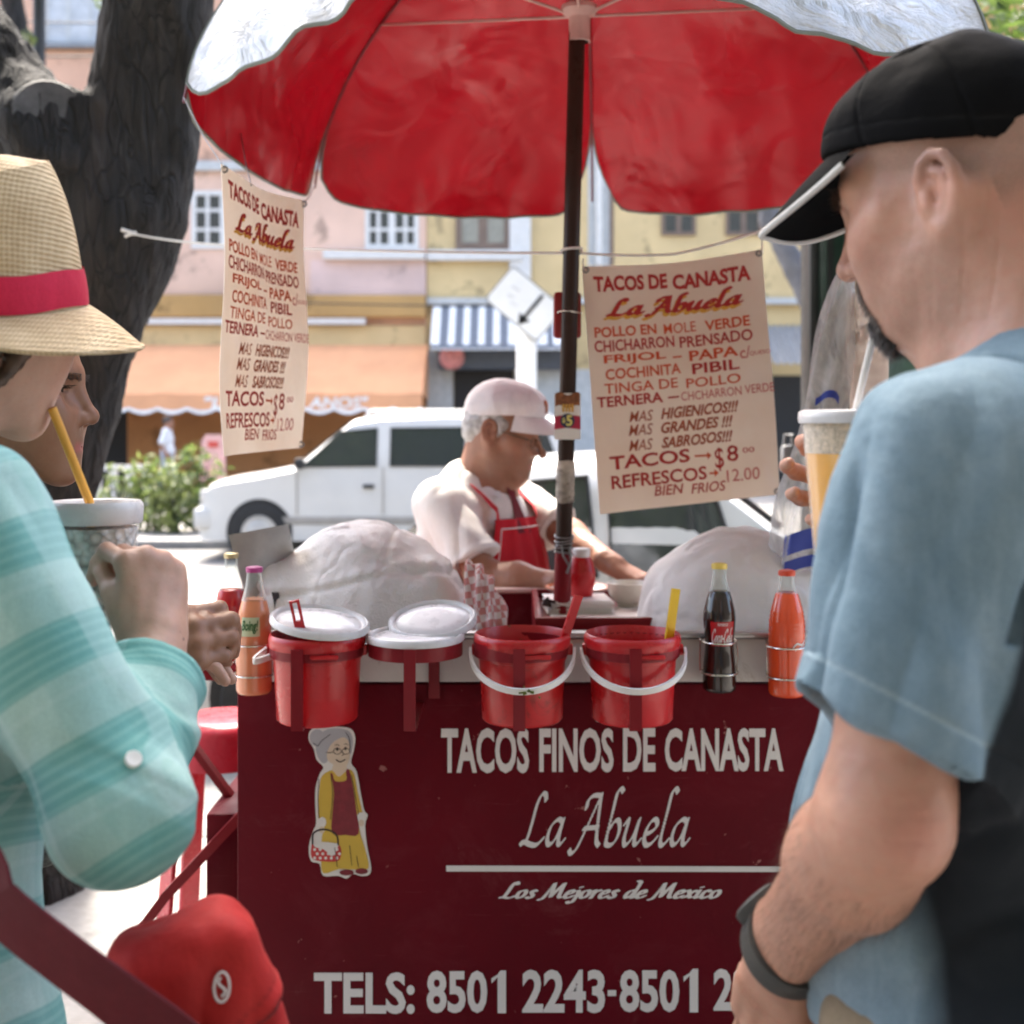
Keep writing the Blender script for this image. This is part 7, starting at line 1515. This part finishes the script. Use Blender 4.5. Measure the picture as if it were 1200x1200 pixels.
b = MB(); o_, n_ = on_surface(BV, BFc, at(257,1164,.93), 0); Mx = n_.to_track_quat('Z','Y').to_matrix(); b.tube([o_+Mx @ Vector((.006*math.cos(k*math.pi/10),.011*math.sin(k*math.pi/10),.002)) for k in range(20)], .0011, 6, closed=True); b.tube([o_+Mx @ Vector((.003*math.sin(k*.6),-.007+.0014*k,.0022)) for k in range(11)], .0011, 6); b.build('emblem', M_VINYL, bag)
sp0 = [Vector(wp(.06,.13,1.462)), Vector(wp(-.05,.12,1.468)), Vector(wp(-.125,.07,1.36)), Vector(wp(-.165,-.04,1.22)), at(-60,985,.90), at(0,1062,.885), at(70,1120,.880), at(140,1172,.885), at(195,1215,.905), at(235,1260,.94)]
b = MB(); b.strip([Vector(q) for q in spline([tuple(v) for v in sp0], 8)], (.45,-.3,.75), .050, .0028); b.build('strap', M_STRAP, bag)
# ---------------------------------------------------------------- 3. second woman, mostly hidden behind the first
w2 = thing('person', 'dark haired woman half hidden behind the straw hat, hands clasped at the cart', 'person', (-.80,1.58,0))
h2 = head_frame((-.643,1.515,1.527), 5, 4, sc=.95); F2 = np.array([.98,.17,0]); X2 = Fr((-.80,1.56,0), F2); xp = lambda f_, l_, u_: X2.p(f_, l_, u_)
S = SDF(); add_head(S, h2, jaw=.95, nose=1.0, cheek=1.1, brow=.85, lips=1.25)
S.rc(h2.p(-.025,0,-.04), xp(.02,0,1.36), .048, .052, .04); S.rc(h2.p(.01,0,-.07), xp(.05,0,1.35), .034, .04, .03)
w2r = np.array(at(152,790,1.36)); e2r = np.array([-.56,1.42,1.02]); s2r = xp(0,-.17,1.36); w2l = np.array(at(156,772,1.44)); e2l = np.array([-.50,1.66,1.05]); s2l = xp(0,.17,1.36)
S.rc(xp(0,.1,1.3), xp(0,-.1,1.3), .075, .075, .05); S.rc(xp(0,0,1.25), xp(0,0,.98), .10, .10, .05)
S.rc(s2r, e2r, .04, .036, .03); S.rc(e2r, w2r, .036, .025, .03); S.rc(s2l, e2l, .04, .036, .03); S.rc(e2l, w2l, .036, .025, .03)
for s_ in (1,-1): S.rc(xp(0,s_*.085,.98), xp(0,s_*.08,.5), .09, .055, .05); S.rc(xp(0,s_*.08,.5), xp(0,s_*.08,.08), .052, .038, .04)
fR = Fr(w2r, (.80,.10,.45), U=(-.15,-.86,.45)); hand_ops(S, fR, [(38,60,44),(40,62,44),(42,62,44),(44,60,42)], side=1, thumb=(.5,.4,.4), sc=.95, spread=(-1,0,0,1), tdir=(.75,.5,-.5), fat=1.14)
fL = Fr(w2l, (.80,-.16,.55), U=(-.30,.2,.9)); hand_ops(S, fL, [(30,55,40)]*4, side=-1, thumb=(.5,.4,.4), sc=.97)
b2, V2_, F2_ = part_mesh(S, .0024, 'body', M_SK3, w2, lambda V: fbm(V*40,3)*.0006, lambda V: head_attrs(V, h2, 0, 0, .9, .2)); eyes(h2, b2, (0,.05))
q = h2.inv(V2_); N_ = vnormals(V2_, F2_); aL = np.abs(q[:,1]); bmk = (q[:,0] > .06) & (q[:,2] > .020) & (q[:,2] < .028) & (aL > .010) & (aL < .05); ii = pick(bmk, 500); 
for g in (1,-1): jj = ii[np.sign(q[ii,1]) == g]; strands('eyebrow', V2_[jj], N_[jj]*.4+g*h2.L*.9, .008, .00035, M_HDARK, w2, 15, .3)
ub = (q[:,0] > .075) & (aL > .018) & (aL < .047) & (q[:,2] > .006) & (q[:,2] < .0105); ii = pick(ub, 160); strands('eyelash', V2_[ii], h2.F[None]*1.0+h2.U*.5+np.sign(q[ii,1])[:,None]*h2.L*.3, .007, .00035, M_HDARK, w2, 16, .3)
Hh = SDF(); Hh.ell(h2.p(-.022,0,.05), (.102,.086,.096), h2, .02); Hh.ell(h2.p(-.06,0,-.06), (.07,.08,.11), h2, .04); Hh.ell(h2.p(.10,0,-.03), (.068,.085,.098), h2, .01, True)
part_mesh(Hh, .005, 'hair', M_HDARK, w2, lambda V: .003*np.sin(h2.inv(V)[:,0]*200+2*vnoise(V*20)))
J = SDF(); J.rc(xp(-.01,.14,1.37), xp(-.01,-.14,1.37), .062, .062, .05); J.ell(xp(0,0,1.22), (.125,.185,.2), X2, .06); J.ell(xp(0,0,.98), (.13,.18,.22), X2, .08); J.rc(s2r, e2r, .056, .054, .04); J.rc(s2l, e2l, .056, .054, .04)
c2 = e2r+(w2r-e2r)*.86; c3 = e2l+(w2l-e2l)*.86; J.rc(e2r, c2, .052, .041, .03); J.rc(e2l, c3, .052, .041, .03)
for e_, c_ in ((e2r,c2),(e2l,c3)): dd = (c_-e_)/np.linalg.norm(c_-e_); J.fn(lambda P, e_=e_, c_=c_, dd=dd: np.maximum(seg_t(P, e_, c_+dd)[1]-.032, -((P-c_) @ dd+.02)), c_, .08, .004, True)
J.plane((0,0,.80), (0,0,-1))
part_mesh(J, .005, 'jacket', fabric('grey_black_knit', [(.35,(.03,.03,.028)),(.6,(.13,.13,.12))], .9, 500, pscale=60).m, w2, lambda V: fbm(V*12,3)*.006)
tr_ = SDF(); tr_.rc(xp(0,.06,.86), xp(0,-.06,.86), .12, .12, .05)
for s_ in (1,-1): tr_.rc(xp(0,s_*.08,.84), xp(0,s_*.085,.45), .095, .065, .05); tr_.rc(xp(0,s_*.085,.45), xp(0,s_*.085,.07), .065, .055, .04)
tr_.plane((0,0,.05), (0,0,-1)); part_mesh(tr_, .01, 'trousers', fabric('dark_denim', [(.3,(.02,.025,.04)),(.7,(.04,.05,.07))]).m, w2); shoes(xp, .085, w2, M_SHOE, .038)
# ---------------------------------------------------------------- 4. the vendor
ven = thing('person', 'elderly vendor in white cap, white shirt and red apron looking down behind the cart', 'person', (-.09,3.36,0))
hv = head_frame((-.028,3.335,1.462), -17, 14, sc=1.0); FV = np.array([.80,-.60,0]); VF = Fr((-.095,3.36,0), FV); vp = lambda f_, l_, u_: VF.p(f_, l_, u_)
sR, eR, wR = vp(.02,-.165,1.262), at(566,676,3.14), at(668,686,3.04); sL, eL, wL = vp(.02,.165,1.262), at(668,628,3.36), at(718,662,3.18); eR, wR, eL, wL = map(np.array, (eR, wR, eL, wL))
S = SDF(); add_head(S, hv, jaw=1.12, nose=1.12, cheek=1.15, brow=1.05, lips=1.0)
S.rc(hv.p(-.03,0,-.035), vp(-.01,0,1.29), .062, .068, .05); S.rc(hv.p(.03,0,-.08), vp(.05,0,1.27), .05, .05, .04)
S.rc(vp(0,.1,1.22), vp(0,-.1,1.22), .09, .09, .05); S.rc(vp(0,0,1.2), vp(0,0,.9), .12, .13, .06)
S.rc(sR, eR, .048, .044, .03); S.rc(eR, eR*.6+wR*.4, .044, .043, .03); S.rc(eR*.6+wR*.4, wR, .043, .028, .03); S.rc(sL, eL, .048, .044, .03); S.rc(eL, wL, .043, .028, .03)
for s_ in (1,-1): S.rc(vp(0,s_*.085,.9), vp(0,s_*.08,.46), .09, .055, .05); S.rc(vp(0,s_*.08,.46), vp(0,s_*.08,.08), .052, .038, .04)
hand_ops(S, Fr(wR, (.93,.05,-.25), U=(.2,-.3,.93)), [(20,30,20),(24,34,20),(26,34,20),(28,34,20)], side=1); hand_ops(S, Fr(wL, (.83,-.35,-.42), U=(.35,-.25,.9)), [(22,32,20),(26,34,20),(28,34,20),(30,34,20)], side=1)
bv, VV_, VFc = part_mesh(S, .0032, 'body', M_SK4, ven, lambda V: fbm(V*36,3)*.0012, lambda V: head_attrs(V, hv, 0, .25, .6, .35)); eyes(hv, bv, (0,-.3))
Hh = SDF(); Hh.ell(hv.p(-.022,0,.035), (.096,.082,.075), hv, .02); Hh.ell(hv.p(-.068,0,-.01), (.042,.068,.05), hv, .03); Hh.ell(hv.p(.085,0,.0), (.07,.095,.12), hv, .01, True); 
for s_ in (1,-1): Hh.rc(hv.p(.02,s_*.068,.03), hv.p(.012,s_*.071,-.005), .009, .007, .01); Hh.ell(hv.p(-.012,s_*.08,.002), (.02,.02,.034), hv, .004, True)
part_mesh(Hh, .004, 'hair', M_HGREY, ven, lambda V: fbm(V*90,2)*.0022)
M_VCAP = fabric('white_cap_cotton', [(.3,(.72,.69,.69)),(.7,(.80,.77,.77))], .85, 900, (.5,.46,.46)).m
C_ = SDF(); C_.ell(hv.p(-.010,0,.055), (.112,.089,.098), hv, .01); C_.ell(hv.p(.05,0,.088), (.055,.06,.045), hv, .04); C_.plane(hv.p(-.01,0,.045), hv.U*-1+hv.F*.22, .004); C_.ell(hv.p(-.010,0,.048), (.106,.083,.092), hv, .004, True)
vc, _, _ = part_mesh(C_, .004, 'cap', M_VCAP, ven, lambda V: fbm(V*22,3)*.003, lambda V: dict(seam=np.zeros(len(V))))
def vbrim(u, v, off=0):
    a = (u-.5)*2; ang = a*R(64); y = math.sin(ang)*.087; x0 = .100*math.cos(ang)**.8-.004*abs(a)**3; z0 = .045+.22*(x0+.01)+.004; r_ = .085*(1-abs(a)**2.6); return Vector(hv.p(x0+r_*v, y*(1+.05*v), z0-.020*v-.5*(abs(y)**1.45)*v-.008*v*v-off))
b = MB(); b.grid(lambda u, v: vbrim(u, v), 30, 10); b.grid(lambda u, v: vbrim(1-u, v, .004), 30, 10); b.build('brim', M_VCAP, vc, fix=False)
b = MB(); b.box(hv.p(.108,-.0,.098), (.006,.03,.03), rz=R(-10), bev=.002); b.box(hv.p(.106,-.012,.112), (.006,.014,.014), rz=R(-10)); b.build('emblem', mat('red_gold_embroidery', (.40,.12,.05), .7, var=.6, vscale=120), vc)
b = MB()
for s_ in (1,-1): b.tube([Vector(hv.p(.104,s_*.034+.021*math.cos(k*math.pi/9),-.002+.017*math.sin(k*math.pi/9))) for k in range(18)], .0011, 6, closed=True); b.tube([Vector(hv.p(.103,s_*.055,.004)), Vector(hv.p(.06,s_*.074,.008)), Vector(hv.p(-.012,s_*.078,.012))], .0012, 6)
b.tube([Vector(hv.p(.105,.013,.004)), Vector(hv.p(.110,0,.008)), Vector(hv.p(.105,-.013,.004))], .0012, 6); b.build('spectacles', mat('thin_metal_frame', (.10,.08,.06), .3, metal=.8), ven)
T = SDF(); T.rc(vp(-.02,.145,1.262), vp(-.02,-.145,1.262), .060, .060, .05); T.ell(vp(-.01,0,1.13), (.145,.20,.19), VF, .06); T.ell(vp(.02,0,.93), (.165,.20,.2), VF, .08); T.rc(vp(-.02,0,1.31), vp(-.01,0,1.27), .080, .090, .03)
for s_ in (1,-1): T.rc(vp(-.03,s_*.03,1.31), vp(-.015,s_*.15,1.268), .05, .058, .05)
HSL = [(sR, eR, .62), (sL, eL, .62)]
for a_, e_, q_ in HSL:
    T.rc(a_, a_+(e_-a_)*.8, .060, .074, .04)
for a_, e_, q_ in HSL:
    dd = (e_-a_)/np.linalg.norm(e_-a_); hh = a_+(e_-a_)*.78; T.fn(lambda P, a_=a_, hh=hh, dd=dd: np.maximum(-((P-hh) @ dd), np.linalg.norm((P-a_)-((P-a_) @ dd)[:,None]*dd, axis=1)-.115), hh+dd*.05, .14, .003, True)
T.ell(vp(.03,0,1.22), (.10,.13,.092), VF, .05); T.fn(lambda P: seg_t(P, vp(-.01,0,1.315), vp(.03,0,1.40))[1]-.0665, vp(.0,0,1.35), .13, .004, True); T.plane((0,0,.78), (0,0,-1))
def vsh(V): 
    t_, d_ = seg_t(V, sR, eR); return fbm(V*np.array([10,10,6]),3)*.006+(np.abs(vnoise(V*np.array([18,18,8])+5))-.3)*.010+.005*np.exp(-((t_-.74)/.05)**2)*(d_ < .12)+np.sin(V @ np.array([30,10,26])+2*vnoise(V*7))*.003
part_mesh(T, .004, 'shirt', fabric('white_shirt_cotton', [(.3,(.70,.67,.64)),(.7,(.80,.78,.75))], .85, 900).m, ven, vsh, None, 2)
M_APR = fabric('red_apron_cloth', [(.3,(.40,.008,.016)),(.7,(.52,.014,.026))], .75, 700).m; M_PIP = mat('white_piping', (.7,.62,.6), .8)
def chest(l_, z, off=0): # front of the shirt
    fz_ = np.interp(z, [.75,.9,1.0,1.13,1.22,1.30], [.187,.195,.190,.165,.142,.105]); return Vector(vp(fz_*math.sqrt(max(.05, 1-(l_/.22)**2))+off, l_, z))
b = MB()
for s_ in (1,-1): b.add([Vector(vp(-.06,s_*.03,1.362)), Vector(vp(.0,s_*.076,1.345)), Vector(vp(.085,s_*.02,1.318)), chest(s_*.05,1.285,.016), Vector(vp(.03,s_*.098,1.315)), Vector(vp(-.05,s_*.075,1.335))], [[0,1,4,5],[1,2,3,4]])
b.build('collar', mat('white_collar_cotton', (.72,.70,.67), .85), ven, fix=False)
b = MB(); b.grid(lambda u, v: chest((u-.5)*2*np.interp(v, [0,.5,1], [.205,.17,.095]), .74+.49*v, .012+.003*math.sin(u*25)), 24, 20); b.grid(lambda u, v: chest((u-.5)*2*np.interp(v, [0,.5,1], [.205,.17,.095]), .74+.49*v, .009+.003*math.sin(u*25)), 24, 20); ap = b.build('apron', M_APR, ven, fix=False)
b = MB()
for s_ in (1,-1): b.strip([chest(s_*.090,1.225,.013), chest(s_*.085,1.255,.016), Vector(vp(.075,s_*.088,1.300)), Vector(vp(.0,s_*.078,1.335)), Vector(vp(-.055,s_*.05,1.350)), Vector(vp(-.075,0,1.352))], (0,1,.3) if s_ > 0 else (.3,-1,.2), .024, .003)
b.build('neck_strap', M_APR, ap)
b = MB(); b.tube([chest((u/12-.5)*2*.085,1.205,.0145) for u in range(13)], .0022, 6); b.tube([chest(-np.interp(v/12, [0,.5,1], [.19,.155,.086]), .76+.445*v/12, .0145) for v in range(13)], .002, 6); b.build('piping', M_PIP, ap)
b = MB(); b.add([chest(-.018,1.312,.010), chest(.018,1.312,.010), chest(.013,1.285,.012), chest(-.013,1.285,.012), chest(-.030,1.19,.0145), chest(.030,1.19,.0145)], [[0,1,2,3],[3,2,5,4]]); b.build('necktie', fabric('maroon_tie_cloth', [(.3,(.12,.006,.014)),(.7,(.17,.012,.02))], .6).m, ven, fix=False)
tr_ = SDF(); tr_.rc(vp(0,.07,.85), vp(0,-.07,.85), .14, .14, .05)
for s_ in (1,-1): tr_.rc(vp(0,s_*.085,.82), vp(0,s_*.09,.42), .105, .075, .05); tr_.rc(vp(0,s_*.09,.42), vp(0,s_*.09,.07), .075, .06, .04)
tr_.plane((0,0,.05), (0,0,-1)); part_mesh(tr_, .012, 'trousers', fabric('dark_trouser_cloth', [(.3,(.02,.02,.024)),(.7,(.035,.035,.04))]).m, ven); shoes(vp, .09, ven, M_SHOE)
# ---------------------------------------------------------------- 5. passers-by across the road
def walker(loc, yaw, label, shirt, legs, hairm, skin, stride=.16):
    t = thing('person', label, 'person', loc); B0 = Fr(loc, (math.cos(R(yaw)), math.sin(R(yaw)), 0)); p = B0.p; hh = head_frame(p(.02,0,1.55), yaw, 5)
    S = SDF(); add_head(S, hh); S.rc(hh.p(-.02,0,-.04), p(0,0,1.4), .05, .055, .04); S.rc(p(0,0,1.3), p(0,0,1.0), .11, .11, .05)
    for s_ in (1,-1):
        el, wr = p(-.03+s_*.05,s_*.24,1.12), p(.10+s_*.08,s_*.22,.92); S.rc(p(0,s_*.17,1.38), el, .045, .038, .03); S.rc(el, wr, .038, .026, .03); hand_ops(S, Fr(wr, wr-el, U=(B0.L*s_)), [(20,25,15)]*4, side=1)
        S.rc(p(0,s_*.08,.92), p(.5*s_*stride+.03,s_*.08,.5), .08, .055, .04); S.rc(p(.5*s_*stride+.03,s_*.08,.5), p(s_*stride,s_*.08,.08), .052, .04, .03)
    S.rc(p(0,.08,.95), p(0,-.08,.95), .1, .1, .05); part_mesh(S, .009, 'body', skin, t, None, lambda V: dict(lip=np.zeros(len(V)), flush=np.zeros(len(V)), stub=np.zeros(len(V))), one=True)
    H_ = SDF(); H_.ell(hh.p(-.02,0,.055), (.103,.085,.095), hh, .02); H_.ell(hh.p(.09,0,-.02), (.06,.09,.09), hh, .01, True); part_mesh(H_, .008, 'hair', hairm, t)
    T = SDF(); T.rc(p(0,.15,1.39), p(0,-.15,1.39), .065, .065, .05); T.ell(p(0,0,1.22), (.125,.19,.22), B0, .05); T.ell(p(.02,0,.98), (.14,.19,.18), B0, .06)
    for s_ in (1,-1): T.rc(p(0,s_*.17,1.38), p(-.02+s_*.04,s_*.23,1.17), .066, .07, .04)
    T.plane((0,0,.86), (0,0,-1)); part_mesh(T, .009, 'shirt', shirt, t, lambda V: fbm(V*9,3)*.008)
    L_ = SDF(); L_.rc(p(0,.06,.92), p(0,-.06,.92), .125, .125, .05)
    for s_ in (1,-1): L_.rc(p(0,s_*.08,.9), p(.5*s_*stride+.03,s_*.08,.5), .1, .075, .05); L_.rc(p(.5*s_*stride+.03,s_*.08,.5), p(s_*stride,s_*.08,.08), .072, .062, .04)
    L_.plane((0,0,.05), (0,0,-1)); part_mesh(L_, .012, 'trousers', legs, t); 
    for s_ in (1,-1): s2 = SDF(); s2.rc(p(s_*stride-.03,s_*.08,.05), p(s_*stride+.13,s_*.08,.04), .045, .036, .03); s2.plane((0,0,.004), (0,0,-1)); part_mesh(s2, .012, 'shoe', M_SHOE, t)
    return t
M_WSH = fabric('white_short_sleeve_shirt', [(.3,(.68,.70,.72)),(.7,(.78,.79,.8))]).m; M_PSH = fabric('pale_pink_shirt', [(.3,(.6,.42,.42)),(.7,(.68,.5,.5))]).m; M_DTR = fabric('grey_blue_trousers', [(.3,(.30,.34,.40)),(.7,(.38,.42,.48))]).m; M_BTR = fabric('black_trousers', [(.3,(.02,.02,.02)),(.7,(.03,.03,.03))]).m
walker((at(196,0,24.5).x,24.5,0), 5, 'dark haired passer-by in a white short sleeved shirt walking under the orange awning', M_WSH, M_DTR, M_HDARK, M_SK4)
walker((at(104,0,25.5).x,25.5,0), 70, 'passer-by in a pale pink shirt standing in front of the dark doorway', M_PSH, M_BTR, M_HDARK, M_SK4, .05)
